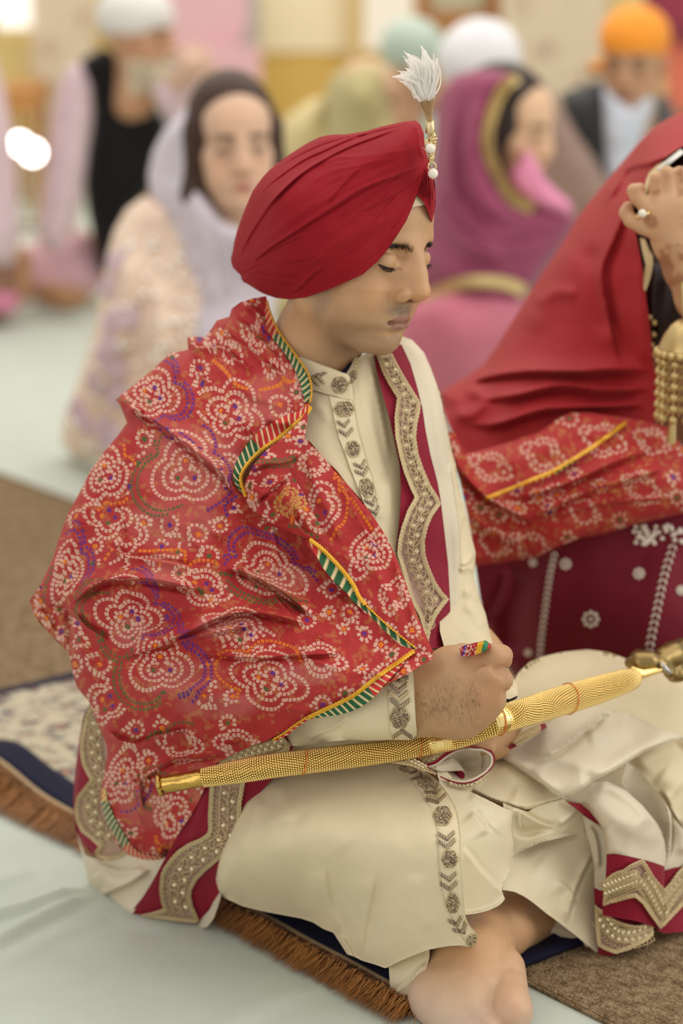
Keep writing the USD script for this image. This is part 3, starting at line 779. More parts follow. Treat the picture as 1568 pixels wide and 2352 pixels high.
tur_c = [(690, 520, 2.838), (640, 450, 2.858), (760, 430, 2.840), (600, 560, 2.895), (535, 590, 2.965), (560, 640, 2.945), (575, 470, 2.925), (620, 390, 2.925), (680, 340, 2.93), (760, 320, 2.915), (860, 300, 2.900), (960, 283, 2.888),
         (820, 380, 2.852), (900, 350, 2.852), (860, 470, 2.846), (965, 340, 2.862), (970, 390, 2.866), (600, 665, 2.93), (670, 672, 2.897), (740, 600, 2.842), (650, 600, 2.868)] + hy(*edge[2:11:2], d=.010) + [(edge[-1][0], edge[-1][1], 2.868)]
ft = [(Q('A', (1258, 832), (1050, 905), (860, 980), (700, 1080), (560, 1170), (420, 1262), (300, 1342), (225, 1410), (165, 1510)), 9, .0075, 's'),
      (Q('A', (1250, 845), (1170, 930), (1060, 1010), (960, 1065), (840, 1120)), 9, .0030, 's'),
      (Q('A', (1245, 860), (1180, 980), (1080, 1100), (960, 1190), (800, 1275), (600, 1400), (430, 1500)), 12, .0026),
      (Q('A', (1240, 870), (1165, 1060), (1050, 1230), (900, 1360), (740, 1460), (560, 1540)), 10, .0022),
      (Q('A', (1250, 850), (1205, 960), (1130, 1120), (1030, 1280), (930, 1400)), 7, .0020),
      (Q('A', (640, 1440), (560, 1500), (500, 1560), (440, 1610)), 9, .0060, 's'),
      (Q('A', (1010, 1130), (850, 1210), (720, 1290), (600, 1400), (540, 1470)), 14, .0025),
      (Q('A', (1180, 575), (1000, 615), (900, 640), (760, 690), (640, 745), (520, 800), (400, 880), (300, 960), (230, 1050)), 8, .0045, 's'),
      (Q('A', (1150, 590), (960, 660), (800, 720), (640, 800), (480, 905), (330, 1050), (220, 1180)), 8, .0050, 's'),
      (Q('A', (940, 640), (760, 668), (620, 710), (480, 775), (360, 850)), 6, .0035, 's'),
      (Q('A', (800, 655), (690, 672), (560, 718)), 5, .0025, 's'),
      (Q('A', (560, 840), (450, 930), (350, 1030), (240, 1180), (160, 1320), (130, 1420)), 9, .0050, 's'),
      (Q('A', (880, 830), (800, 900), (690, 1020), (640, 1090)), 9, .0025, 's'),
      (Q('A', (700, 990), (560, 1090), (420, 1180), (250, 1330), (180, 1440)), 12, .003),
      (Q('A', (1160, 690), (1000, 760), (860, 830), (700, 960)), 16, .0022),
      (Q('A', (145, 1500), (260, 1450), (400, 1440), (560, 1410), (660, 1350)), 9, .0040, 's'),
      (Q('A', (160, 1520), (280, 1500), (420, 1510), (540, 1500)), 7, .0040, 's'),
      (Q('A', (175, 1540), (300, 1545), (420, 1560), (520, 1548)), 7, .0040, 's'),
      (Q('A', (190, 1555), (300, 1580), (420, 1600)), 6, .0035, 's'),
      (Q('A', (130, 1488), (200, 1440), (290, 1380), (420, 1310), (560, 1250)), 8, .0030, 's'),
      (Q('A', (100, 1455), (140, 1470), (175, 1440)), 6, .004),
      (Q('A', (1180, 566), (1206, 640), (1216, 720), (1240, 800)), 9, .0100, 's'),
      (Q('A', (1255, 825), (1225, 920), (1195, 1010), (1165, 1090), (1130, 1170), (1080, 1250), (1020, 1340), (960, 1410), (870, 1490), (760, 1540), (640, 1590), (520, 1630)), 5, .0028, 'e')]
r = np.random.default_rng(11)
for i in range(26):                                            # fine drawn lines that run with the wrap
    t = r.uniform(0, 1); u = r.uniform(.1, .6)
    a = np.array([1235, 700 + 150 * t]); b = np.array([120 + 300 * t * .6, 1400 + 200 * t * .8])
    m = (a + b) / 2 + np.array([-120 + 190 * t, -230 + 420 * t])
    P3 = spline([a, a * .45 + m * .55, m, m * .4 + b * .6, b], 30)[int(u * 10):int(u * 10) + 14 + int(8 * t)]
    ft.append((Q('A', *P3[::3]), 5, .0011 * r.choice([1, -1])))
sil = tur_out[:42]
turban = Cloth(tur_out, tur_c, ft, step=2.4, thick=.004, sil=[sil], rnd=(70, .035), wr=(.0016, 60), micro=(.0004, 8), back=(150, .16))
turb = turban.put("turban", "turban_red", groom)
far_out = Q('A', (1262, 800), (1275, 850), (1290, 890), (1303, 950), (1308, 1010), (1307, 1060), (1300, 1110), (1292, 1150), (1285, 1180), (1272, 1140), (1258, 1100), (1240, 1068), (1222, 1042), (1205, 1024), (1190, 1018), (1215, 930), (1250, 830))
far_c = [(975, 380, 2.878), (985, 420, 2.882), (998, 440, 2.90), (992, 470, 2.895), (955, 450, float(head_y([(955, 462)])[0]) - .006), (968, 465, float(head_y([(968, 475)])[0]) - .006), (980, 490, float(head_y([(980, 490)])[0]) - .006), (990, 508, float(head_y([(988, 508)])[0]) - .004)]
ff = [(Q('A', (1262, 815), (1278, 880), (1290, 960), (1290, 1060), (1284, 1140)), 3.5, .0062, 's'), (Q('A', (1258, 825), (1268, 900), (1278, 970), (1280, 1050), (1276, 1110)), 3.5, .0062, 's'),
      (Q('A', (1252, 840), (1258, 910), (1264, 980), (1266, 1060)), 3.5, .0062, 's'), (Q('A', (1244, 860), (1246, 930), (1252, 1000), (1256, 1050)), 3.2, .0062, 's'), (Q('A', (1236, 885), (1236, 950), (1240, 1010), (1246, 1050)), 3, .0062, 's'),
      (Q('A', (1226, 915), (1224, 970), (1228, 1030)), 3, .0062, 's')]
Cloth(far_out, far_c, ff, step=2.2, thick=.004, sil=[Q('A', (1262, 800), (1290, 890), (1308, 1010), (1300, 1110), (1285, 1180))], rnd=(14, .02), back=(20, .03)).put("turban_wrap", "turban_red", turb)
fif = Q('A', (1180, 1000), (1214, 1016), (1232, 1046), (1250, 1076), (1244, 1074), (1205, 1080), (1160, 1092), (1150, 1080))
fc = [(x, y, float(head_y([(x, y)])[0]) - .0035) for x, y in Q('A', (1205, 1075), (1165, 1085), (1235, 1072))] + [(*Q('A', (1195, 1020))[0], float(head_y(Q('A', (1195, 1075)))[0]) + .002)]
Cloth(fif, fc, step=3, thick=.002, sil=[]).put("turban_underband", "fifty_cream", turb, label="cream underband at the forehead")
# ---------------------------------------------------------------- needlework
BEADS = [lin(c) for c in ((156, 138, 108), (196, 176, 134), (122, 104, 84), (176, 156, 120), (138, 120, 96), (168, 150, 126))]
def bead_cluster(cl, pts, r, mb, lift=.001, n=0, col=None):
    for p, rr in zip(cl.at(np.asarray(pts), lift), np.broadcast_to(r, (len(pts),))):
        mb.add(*ball(p, rr, n), col)
def medallion(cl, c, rx, ry, rot=0.0, parent=None, seed=0, name="embroidered_medallion"):
    """A round flower worked in tiny metal beads."""
    r = np.random.default_rng(seed)
    n = int(34 + rx * ry / 6)
    a = r.uniform(0, 2 * np.pi, n); q = np.sqrt(r.uniform(0, 1, n))
    lobes = .82 + .18 * np.abs(np.cos(a * 3))
    P = np.c_[q * lobes * np.cos(a) * rx, q * lobes * np.sin(a) * ry]
    R = np.array([[math.cos(rot), -math.sin(rot)], [math.sin(rot), math.cos(rot)]])
    mb = MB()
    for i, p in enumerate(cl.at(P @ R.T + c, .0012)):
        mb.add(*ball(p, (.0014, .0014, .0014) if i % 3 else (.0018, .0016, .0018), 0), BEADS[r.integers(6)])
    ring = np.c_[np.cos(np.linspace(0, 6.283, 40)) * rx * 1.04, np.sin(np.linspace(0, 6.283, 40)) * ry * 1.04] * (.9 + .1 * np.abs(np.cos(np.linspace(0, 6.283, 40) * 3)))[:, None]
    mb.add(*tube(cl.at(ring @ R.T + c, .0010), .0009, 4), BEADS[1])
    return mb.put(name, "bead_mix", parent, smooth=True)
def chevron(cl, c, w, h, rot=0.0, parent=None, mat="antique_bead", name="embroidered_chevron"):
    """A V of slanting bead stitches; rot 0 points down."""
    R = np.array([[math.cos(rot), -math.sin(rot)], [math.sin(rot), math.cos(rot)]])
    mb = MB()
    for q in (-1, 1):
        n = max(6, int(w / 4.2))
        for i in range(n):
            t = i / (n - 1)
            a = np.array([q * w * .5 * (1 - t), -h * .5 + h * .75 * t]); b = a + np.array([-q * w * .04, h * .46])
            p = cl.at(np.array([a, (a + b) / 2, b]) @ R.T + c, .0012)
            mb.add(*tube(p, np.array([.0010, .0016, .0011]), 5), (BEADS if mat == 'antique_bead' else BEADS[1:2])[(i * 3 + q) % (6 if mat == 'antique_bead' else 1)])
    return mb.put(name, 'bead_mix', parent, smooth=True)
_laced, _keep = set(), []
def lace_work(cl, line, width, parent, lift=.003, step=21, seed=0, edge=None):
    """Gold work on a lace band: scalloped edges, a vine of looped leaves, sequins."""
    edge = id(cl) not in _laced if edge is None else edge; _laced.add(id(cl)); _keep.append(cl)
    L = spline(line, max(20, int(LineString(line).length / step)))
    t = np.gradient(L, axis=0); t /= np.linalg.norm(t, axis=1, keepdims=True); nr = np.c_[-t[:, 1], t[:, 0]]
    th, sq = MB(), MB()
    fine = spline(line, int(LineString(line).length / 3))
    ft_ = np.gradient(fine, axis=0); ft_ /= np.linalg.norm(ft_, axis=1, keepdims=True); fn = np.c_[-ft_[:, 1], ft_[:, 0]]
    k = np.arange(len(fine))
    for o, am in ((.18, .8), (-.1, .7)):
        th.add(*tube(cl.at(fine + fn * (o * width + am * np.sin(k * 1.25))[:, None], lift), .0007, 4))
    if edge:
        for d_, r_ in ((1.2, .0012), (3.6, .0011), (6.2, .0010), (9.0, .0006)):
            g_ = cl.poly.buffer(-d_)
            for g_ in getattr(g_, 'geoms', [g_]):
                if g_.is_empty: continue
                e_ = resample(np.array(g_.exterior.coords), 3.0); kk = np.arange(len(e_)); e_ = e_ + .7 * np.c_[np.sin(kk * 1.9), np.cos(kk * 2.3)]
                th.add(*tube(cl.at(np.vstack([e_, e_[:1]]), lift), r_, 3))
    a = np.linspace(0, 2 * np.pi, 11)
    for i in range(1, len(L) - 1):
        for o, s_ in ((-.25, 1), (.04, -1)):
            c = L[i] + nr[i] * o * width
            rx, ry = step * .40, width * .105
            e = c + t[i] * (np.cos(a) * rx)[:, None] + nr[i] * (np.sin(a) * ry + s_ * np.cos(a) * ry * .5)[:, None]
            th.add(*tube(cl.at(e, lift + .0003), .00085, 3))
            if (i + (o > 0)) % 2 == 0:
                p = cl.at(c[None], lift + .0006)[0]
                d = (CAM - p) / np.linalg.norm(CAM - p)
                u, w_, _ = frame_of(d)
                g = np.linspace(0, 2 * np.pi, 9)[:-1]
                R1 = p + .0023 * (np.cos(g)[:, None] * u + np.sin(g)[:, None] * w_); R0 = p + d * .0002 + .0006 * (np.cos(g)[:, None] * u + np.sin(g)[:, None] * w_)
                j = np.arange(8); j2 = (j + 1) % 8
                sq.add(np.vstack([R1, R0]), np.vstack([np.c_[j, j2, j2 + 8], np.c_[j, j2 + 8, j + 8]]))
        c = L[i] + nr[i] * .31 * width
        e = c + np.c_[np.cos(a), np.sin(a)] * min(step * .3, width * .075)
        th.add(*tube(cl.at(e, lift), .0006, 3))
    th.put("gold_thread", "gold_thread", parent, kind="stuff")
    if sq.v: sq.put("sequin", "sequin", parent, kind="stuff", smooth=False)

# ---------------------------------------------------------------- groom: kurta
kurta = UsdGeom.Xform.Define(stage, "/World/person/kurta").GetPrim(); used[("/World/person", "kurta")] = 0
tor_out = [(585, 800), (650, 790), (690, 835), (800, 868), (822, 822), (835, 815), (900, 800), (960, 830), (1010, 900), (1030, 1000), (1060, 1150), (1095, 1500), (1080, 1640), (900, 1700), (700, 1720), (480, 1740), (330, 1650), (300, 1400), (310, 1100), (370, 930), (450, 850)]
tor_c = [(440, 880, 2.905), (640, 830, 2.93), (560, 1000, 2.86), (800, 880, 2.885), (810, 1000, 2.845), (850, 1160, 2.815), (900, 1330, 2.785), (960, 1500, 2.765), (900, 860, 2.95), (1000, 930, 2.955), (1030, 1100, 2.93), (1050, 1300, 2.90), (1070, 1480, 2.86), (500, 1300, 2.83), (600, 1600, 2.80), (350, 1500, 2.93), (940, 1000, 2.90), (960, 1200, 2.865)]
tor_f = [(Q('C', (690, 150), (700, 300), (740, 500), (800, 700), (850, 900)), 10, .004), (Q('C', (740, 160), (790, 330), (840, 560), (880, 800)), 9, .006, 's'), (Q('C', (850, 900), (840, 1000), (820, 1150)), 14, .004),
         (Q('C', (400, 420), (470, 470), (530, 560)), 14, .003), (Q('C', (520, 430), (545, 600), (610, 800), (700, 1000), (780, 1130)), 3, .0015)]
torso = Cloth(tor_out, tor_c, tor_f, step=7, thick=.003, sil=[[(585, 800), (450, 850), (370, 930), (310, 1100), (300, 1400), (330, 1650)]], rnd=(70, .06), wr=(.002, 80), back=(200, .16))
torso.put("kurta_body", "raw_silk", kurta)
# standing collar, two ends meeting at the throat
col_out = Q('Y', (330, 745), (400, 775), (480, 808), (545, 835), (600, 858), (700, 893), (800, 933), (840, 945), (868, 958), (888, 980), (905, 1030), (922, 1110), (932, 1205), (905, 1218), (840, 1205), (760, 1182), (640, 1150), (520, 1112), (440, 1060), (380, 950))
col_c = [(*Q('Y', (400, 800))[0], 2.905), (*Q('Y', (600, 1000))[0], 2.878), (*Q('Y', (800, 1050))[0], 2.868), (*Q('Y', (900, 1150))[0], 2.868), (*Q('Y', (860, 970))[0], 2.872), (*Q('Y', (500, 1090))[0], 2.878), (*Q('Y', (760, 1170))[0], 2.864)]
collar = Cloth(col_out, col_c, [], step=3, thick=.004, sil=[Q('Y', (868, 958), (888, 980), (905, 1030), (932, 1205))], rnd=(8, .006))
cp = collar.put("collar", "raw_silk", kurta)
c2o = Q('Y', (935, 725), (950, 735), (962, 770), (966, 815), (962, 870), (952, 930), (935, 990), (912, 1058), (895, 1010), (880, 985), (862, 958), (848, 945), (880, 900), (905, 850), (925, 790))
col2 = Cloth(c2o, [(*Q('Y', (950, 760))[0], 2.935), (*Q('Y', (940, 900))[0], 2.90), (*Q('Y', (900, 1000))[0], 2.878)], step=2.5, thick=.004, sil=[])
cp2 = col2.put("collar", "raw_silk", kurta)
inn = Cloth(Q('Y', (928, 728), (940, 735), (930, 800), (905, 870), (880, 920), (850, 950), (800, 940), (790, 925), (830, 900), (880, 840)), [(*Q('Y', (930, 740))[0], 2.945), (*Q('Y', (880, 900))[0], 2.915), (*Q('Y', (810, 930))[0], 2.90)], step=3, thick=.001, sil=[])
inn.put("collar_lining", "navy_pile", kurta, label="dark lining inside the collar")
chevron(collar, Q('Y', (600, 985))[0], 24, 20, 1.75, cp); chevron(collar, Q('Y', (545, 1000))[0], 26, 22, 1.75, cp)
medallion(collar, np.array(Q('Y', (782, 1062))[0]), 19, 19, 0, cp, 3)
medallion(col2, np.array(Q('Y', (915, 985))[0]), 8, 15, .3, cp2, 4)
bead_mb = MB(); bead_cluster(col2, Q('Y', (953, 830), (948, 870), (940, 905), (932, 940)), .0014, bead_mb); bead_mb.put("collar_bead", "gold_bead", cp2)
# front placket
pl = Over(torso, Q('C', (512, 385), (545, 395), (600, 405), (655, 415), (668, 470), (680, 560), (700, 640), (722, 720), (745, 800), (772, 880), (790, 960), (800, 1020), (805, 1090), (780, 1140), (740, 1080), (715, 1020), (680, 930), (640, 830), (605, 730), (570, 640), (548, 560), (532, 470)), .004, step=3, thick=.003)
plp = pl.put("placket", "raw_silk", kurta)
for i, (c, rx, ry, ro) in enumerate((((603, 468), 22, 17, 0), ((656, 708), 15, 18, -.2), ((738, 942), 15, 22, -.3))):
    medallion(pl, np.array(Q('C', c)[0]), rx, ry, ro, plp, 20 + i)
for c, w, h, ro in (((600, 552), 26, 15, -.15), ((615, 605), 30, 17, -.15), ((700, 800), 26, 17, -.35), ((712, 842), 30, 18, -.35), ((765, 1020), 26, 18, -.35), ((785, 1075), 24, 16, -.35)):
    chevron(pl, np.array(Q('C', c)[0]), w, h, ro, plp)
# left sleeve
ls_out = [(1000, 880), (1022, 960), (1034, 1028), (1046, 1066), (1052, 1123), (1069, 1173), (1084, 1238), (1092, 1269), (1090, 1303), (1088, 1320), (1092, 1341), (1103, 1380), (1115, 1410), (1126, 1460), (1140, 1500), (1165, 1535), (1186, 1570), (1192, 1596), (1170, 1606), (1130, 1600), (1040, 1560), (1010, 1450), (1005, 1200), (990, 1000)]
ls_c = [(1010, 950, 2.95), (1040, 1150, 2.905), (1060, 1300, 2.87), (1080, 1430, 2.83), (1150, 1560, 2.79), (1020, 1300, 2.868), (1090, 1290, 2.90)]
ls = Cloth(ls_out, ls_c, [(Q('C', (1390, 1330), (1350, 1390), (1290, 1410)), 8, .010, 's'), (Q('C', (1390, 1440), (1340, 1420), (1290, 1440)), 7, .008), (Q('C', (1330, 1080), (1300, 1180), (1290, 1300)), 10, .006, 's'), (Q('C', (1420, 1620), (1380, 1580), (1310, 1560)), 12, .006), (Q('C', (1460, 1780), (1400, 1700), (1310, 1640)), 14, .005)],
            step=4, thick=.003, sil=[ls_out[:17]], rnd=(30, .03), wr=(.003, 50), back=(50, .07))
slp = ls.put("left_sleeve", "raw_silk", kurta)
Cloth(Q('U', (1170, 680), (1230, 610), (1290, 575), (1320, 620), (1350, 680), (1330, 720), (1240, 755), (1205, 755)), [(1150, 1600, 2.80)], step=4, thick=.01, sil=[]).put("cuff_opening", "navy_pile", slp)  # dark patch standing in for the shadow inside the cuff
# right forearm sleeve with its worked cuff
rs_out = [(640, 1660), (720, 1600), (800, 1560), (870, 1540), (935, 1530), (947, 1537)] + Q('E', (306, 300), (310, 400), (314, 500), (320, 560), (321, 592), (300, 612), (200, 612), (100, 614), (0, 612)) + [(747, 1704), (690, 1714), (640, 1712)]
rs_c = [(650, 1680, 2.735), (700, 1630, 2.69), (800, 1580, 2.655), (820, 1660, 2.645), (880, 1640, 2.632), (940, 1560, 2.640), (945, 1640, 2.628), (940, 1695, 2.645), (800, 1698, 2.665), (720, 1700, 2.70)]
rs = Cloth(rs_out, rs_c, [(Q('D', (1568, 800), (1480, 760), (1420, 790)), 14, .005), (Q('D', (1568, 640), (1500, 700), (1400, 740), (1330, 790)), 12, .006, 's')], step=3.5, thick=.002, sil=[Q('E', (321, 592), (300, 612), (200, 612), (100, 614), (0, 612)), Q('P', (747, 1704), (690, 1714))], rnd=(30, .025), wr=(.0015, 50), back=(45, .05))
rsp = rs.put("right_sleeve", "raw_silk", kurta)
cuff = Over(rs, Q('E', (183, 350), (200, 343), (303, 283), (306, 300), (310, 400), (316, 520), (320, 575), (318, 605), (280, 610), (205, 611), (192, 560), (187, 450)), .003, step=3, thick=.003)
cfp = cuff.put("cuff", "raw_silk", rsp)
cfg = rsp
medallion(cuff, np.array(Q('E', (240, 318))[0]), 20, 13, 0, cfg, 31); medallion(cuff, np.array(Q('E', (240, 507))[0]), 21, 25, 0, cfg, 32)
for c, w, h, ro, m in (((233, 362), 42, 22, 0, "antique_bead"), ((235, 400), 42, 22, 0, "gold_thread"), ((243, 437), 44, 22, 0, "antique_bead"), ((252, 588), 44, 20, math.pi, "antique_bead")):
    chevron(cuff, np.array(Q('E', c)[0]), w, h, ro, cfg, m)

# ---------------------------------------------------------------- the white stole: the end over the left shoulder
stole = thing("stole", "white stole with maroon band and scalloped gold lace worn over the cream kurta", "stole", (.1, 2.85, 0))
st_out = [(858, 817)] + Q('C', (800, 130), (850, 120), (900, 90), (950, 28), (1010, 55), (1080, 130), (1120, 220), (1160, 330), (1190, 460), (1210, 600), (1240, 800), (1270, 1000), (1300, 1250), (1305, 1500), (1302, 1750), (1300, 1900), (1240, 1905), (1120, 1905), (1085, 1860), (1060, 1750), (1010, 1640), (965, 1530), (935, 1420), (912, 1340), (912, 1290), (926, 1190), (934, 1080), (941, 950), (932, 800), (906, 680), (876, 540), (836, 400), (796, 250))
st_c = [(870, 830, 2.938), (925, 775, 2.99), (985, 850, 2.955), (1010, 950, 2.915), (900, 950, 2.872), (940, 1000, 2.868), (1035, 1100, 2.895), (925, 1150, 2.838), (980, 1200, 2.842), (1050, 1300, 2.868), (915, 1290, 2.81), (1000, 1400, 2.812), (1050, 1480, 2.822), (970, 1440, 2.79), (1000, 1490, 2.785)]
st = Cloth(st_out, st_c, [(Q('C', (1130, 330), (1150, 480), (1170, 640), (1200, 900)), 10, .003), (Q('C', (1250, 1000), (1275, 1250), (1280, 1500), (1275, 1800)), 10, .004)], step=4, thick=.003, sil=[Q('C', (1010, 55), (1080, 130), (1120, 220), (1160, 330), (1190, 460), (1210, 600), (1240, 800))], rnd=(22, .02), wr=(.0015, 60))
st.put("front_cloth", "white_cotton", stole)
mar = Over(st, [(858, 817)] + Q('C', (800, 130), (850, 120), (900, 90), (945, 80), (1000, 200), (1040, 340), (1070, 460), (1090, 600), (1120, 750), (1160, 900), (1180, 1010), (1200, 1180), (1225, 1400), (1238, 1640), (1240, 1900), (1120, 1905), (1088, 1860), (1062, 1750), (1012, 1640), (967, 1530), (937, 1420), (914, 1340), (914, 1290), (928, 1190), (936, 1080), (943, 950), (934, 800), (908, 680), (878, 540), (838, 400), (798, 250)), .0022, step=4, thick=.002)
mar.put("maroon_band", "maroon", stole)
la = Over(st, Q('C', (795, 140), (885, 135), (930, 220), (970, 290), (1020, 370), (1058, 430), (1055, 480), (1037, 560), (1030, 640), (1045, 740), (1080, 840), (1120, 930), (1165, 1000), (1180, 1040), (1130, 1110), (1100, 1180), (1082, 1260), (1085, 1340), (1110, 1420), (1150, 1510), (1190, 1570), (1230, 1610), (1190, 1660), (1150, 1720), (1120, 1790), (1105, 1870), (1092, 1880), (1078, 1800), (1050, 1710), (1000, 1620), (970, 1520), (943, 1420), (918, 1340), (925, 1260), (945, 1180), (980, 1080), (1025, 1000), (1000, 950), (960, 850), (935, 760), (910, 640), (905, 520), (920, 400), (870, 320), (830, 240)), .0042, step=3, thick=.002)
lap = la.put("lace", "net", stole)
lace_work(la, Q('C', (845, 150), (885, 250), (935, 340), (985, 415), (975, 520), (972, 640), (995, 750), (1025, 850), (1065, 940), (1095, 1010), (1050, 1100), (1020, 1180), (1005, 1270), (1010, 1360), (1040, 1450), (1085, 1540), (1120, 1620), (1105, 1720), (1095, 1820)), 46, lap, .0052, 19, 1)
for e in (Q('C', (885, 140), (930, 220), (970, 290), (1020, 370), (1056, 430), (1055, 480), (1037, 560), (1030, 640), (1045, 740), (1080, 840), (1120, 930), (1165, 1000), (1178, 1035), (1130, 1110), (1100, 1180), (1082, 1260), (1085, 1340), (1110, 1420), (1150, 1510), (1190, 1570), (1228, 1610), (1190, 1660), (1150, 1720), (1120, 1790), (1105, 1870)),):
    pass
# ---------------------------------------------------------------- groom: legs and lap
# left thigh under the kurta (its knee lies beyond the frame)
lt_out = [(1130, 1700), (1165, 1600), (1190, 1545), (1216, 1520), (1250, 1507), (1290, 1498), (1348, 1492), (1397, 1498), (1442, 1515), (1500, 1532), (1568, 1552), (1640, 1590), (1730, 1680), (1780, 1800), (1760, 1960), (1700, 2050), (1620, 2060), (1500, 2030), (1380, 1950), (1250, 1830)]
lt_c = [(1150, 1680, 2.845), (1250, 1530, 2.945), (1350, 1510, 3.0), (1450, 1530, 3.0), (1568, 1580, 2.985), (1500, 1640, 2.94), (1400, 1600, 2.93), (1568, 1750, 2.90), (1660, 1800, 2.90), (1600, 1950, 2.87), (1500, 1990, 2.86), (1350, 1800, 2.845), (1250, 1700, 2.86), (1720, 1750, 2.97), (1700, 2000, 2.90)]
lthigh = Cloth(lt_out, lt_c, [(Q('S', (1568, 350), (1450, 420), (1330, 480), (1250, 560)), 26, .010), (Q('S', (1568, 960), (1500, 860), (1460, 760), (1420, 690)), 18, .012, 's'), (Q('S', (1568, 700), (1480, 640), (1400, 580)), 30, .008)],
               step=6, thick=.003, sil=[[(1190, 1545), (1250, 1507), (1348, 1492), (1442, 1515), (1568, 1552), (1640, 1590), (1730, 1680), (1780, 1800), (1760, 1960)]], rnd=(40, .030), wr=(.003, 90), back=(90, .05))
lthigh.put("left_skirt_panel", "raw_silk", kurta)
# the front skirt panel that runs from the waist to under the stole
s7a = Cloth(Q('S', (60, 560), (150, 470), (270, 458), (330, 440), (420, 520), (560, 620), (690, 715), (775, 752), (740, 775), (640, 795), (560, 820), (500, 832), (440, 822), (380, 812), (250, 768), (130, 712), (60, 660)),
            [(*Q('S', (270, 480))[0], 2.80), (*Q('S', (150, 640))[0], 2.735), (*Q('S', (400, 680))[0], 2.745), (*Q('S', (700, 740))[0], 2.765), (*Q('S', (480, 825))[0], 2.725), (*Q('S', (420, 540))[0], 2.79), (*Q('S', (250, 760))[0], 2.71)],
            [(Q('S', (330, 760), (480, 815), (640, 790), (770, 752)), 10, .005), (Q('S', (300, 470), (420, 600), (560, 690), (700, 745)), 26, .006), (Q('S', (180, 600), (330, 680), (440, 740)), 22, -.008)], step=4, thick=.004, sil=[Q('S', (130, 712), (250, 768), (380, 812), (500, 832), (640, 795), (740, 775))], rnd=(16, .02), wr=(.0015, 70))
s7a.put("front_skirt_panel", "raw_silk", kurta)
# cream trousers
trousers = UsdGeom.Xform.Define(stage, "/World/person/trousers").GetPrim(); used[("/World/person", "trousers")] = 0
ll = Cloth(Q('S', (400, 1120), (480, 1050), (620, 1010), (880, 950), (960, 960), (1040, 1100), (1080, 1350), (1050, 1550), (1010, 1700), (985, 1802), (975, 1805), (900, 1742), (840, 1692), (760, 1630), (700, 1583), (640, 1541), (590, 1500), (540, 1460), (480, 1420), (420, 1392), (370, 1382), (335, 1379), (345, 1330), (375, 1260)),
           [(*Q('S', (400, 1300))[0], 2.705), (*Q('S', (480, 1080))[0], 2.765), (*Q('S', (700, 1150))[0], 2.775), (*Q('S', (880, 1000))[0], 2.815), (*Q('S', (760, 1600))[0], 2.75), (*Q('S', (980, 1780))[0], 2.775), (*Q('S', (1000, 1400))[0], 2.82), (*Q('S', (600, 1450))[0], 2.725), (*Q('S', (860, 1450))[0], 2.775)],
           [(Q('S', (960, 1110), (890, 1250), (830, 1390), (795, 1500), (762, 1628)), 13, .012, 's'), (Q('S', (420, 1135), (560, 1070), (720, 1010), (900, 970)), 12, -.008), (Q('S', (700, 1300), (800, 1390), (840, 1500)), 12, .005, 's'), (Q('S', (560, 1180), (680, 1280), (760, 1400)), 26, .004), (Q('S', (340, 1372), (420, 1386), (540, 1454), (640, 1535), (760, 1624), (900, 1736)), 3, .0015, 'e')],
           step=4, thick=.0025, sil=[], wr=(.002, 60))
ll.put("left_leg", "satin_cream", trousers)
und = Cloth(Q('S', (500, 1692), (560, 1665), (640, 1610), (700, 1570), (800, 1640), (900, 1730), (960, 1800), (930, 1800), (890, 1745), (820, 1735), (740, 1700), (690, 1672), (600, 1690)), [(*Q('S', (520, 1690))[0], 2.80), (*Q('S', (700, 1640))[0], 2.80), (*Q('S', (940, 1790))[0], 2.785)], [(Q('S', (540, 1680), (690, 1650), (860, 1730)), 8, .004)], step=4, thick=.002, sil=[])
und.put("left_leg_facing", "white_cotton", trousers)
cr = Cloth(Q('S', (340, 780), (420, 815), (510, 845), (560, 812), (640, 785), (760, 755), (850, 812), (930, 900), (930, 985), (780, 1010), (600, 1055), (500, 1095), (420, 1145), (380, 1160), (360, 950)),
           [(*Q('S', (400, 860))[0], 2.715), (*Q('S', (510, 870))[0], 2.735), (*Q('S', (760, 780))[0], 2.765), (*Q('S', (900, 950))[0], 2.80), (*Q('S', (420, 1130))[0], 2.735), (*Q('S', (640, 950))[0], 2.745)],
           [(Q('S', (405, 845), (450, 840), (520, 880), (610, 930), (700, 950)), 12, .012, 's'), (Q('S', (880, 800), (800, 880), (715, 950)), 12, .010, 's'), (Q('S', (705, 952), (600, 965), (500, 985), (405, 960)), 10, -.014), (Q('S', (460, 850), (455, 920), (470, 975)), 8, .006, 's'), (Q('S', (430, 1110), (560, 1060), (720, 1010), (860, 975)), 9, .006, 's')],
           step=3.5, thick=.003, sil=[], wr=(.0015, 50))
cr.put("seat", "satin_cream", trousers)
rl_out = [(1000, 1760), (1030, 1775)] + Q('S', (20, 640), (60, 662), (130, 712), (250, 770), (340, 815), (402, 836), (400, 900), (396, 960), (412, 1060), (410, 1140), (395, 1220), (375, 1270), (345, 1330), (332, 1382), (345, 1410), (356, 1440), (330, 1470), (300, 1492), (250, 1515), (200, 1530), (140, 1542), (78, 1548), (20, 1548), (-40, 1500), (-60, 1000), (-60, 800))
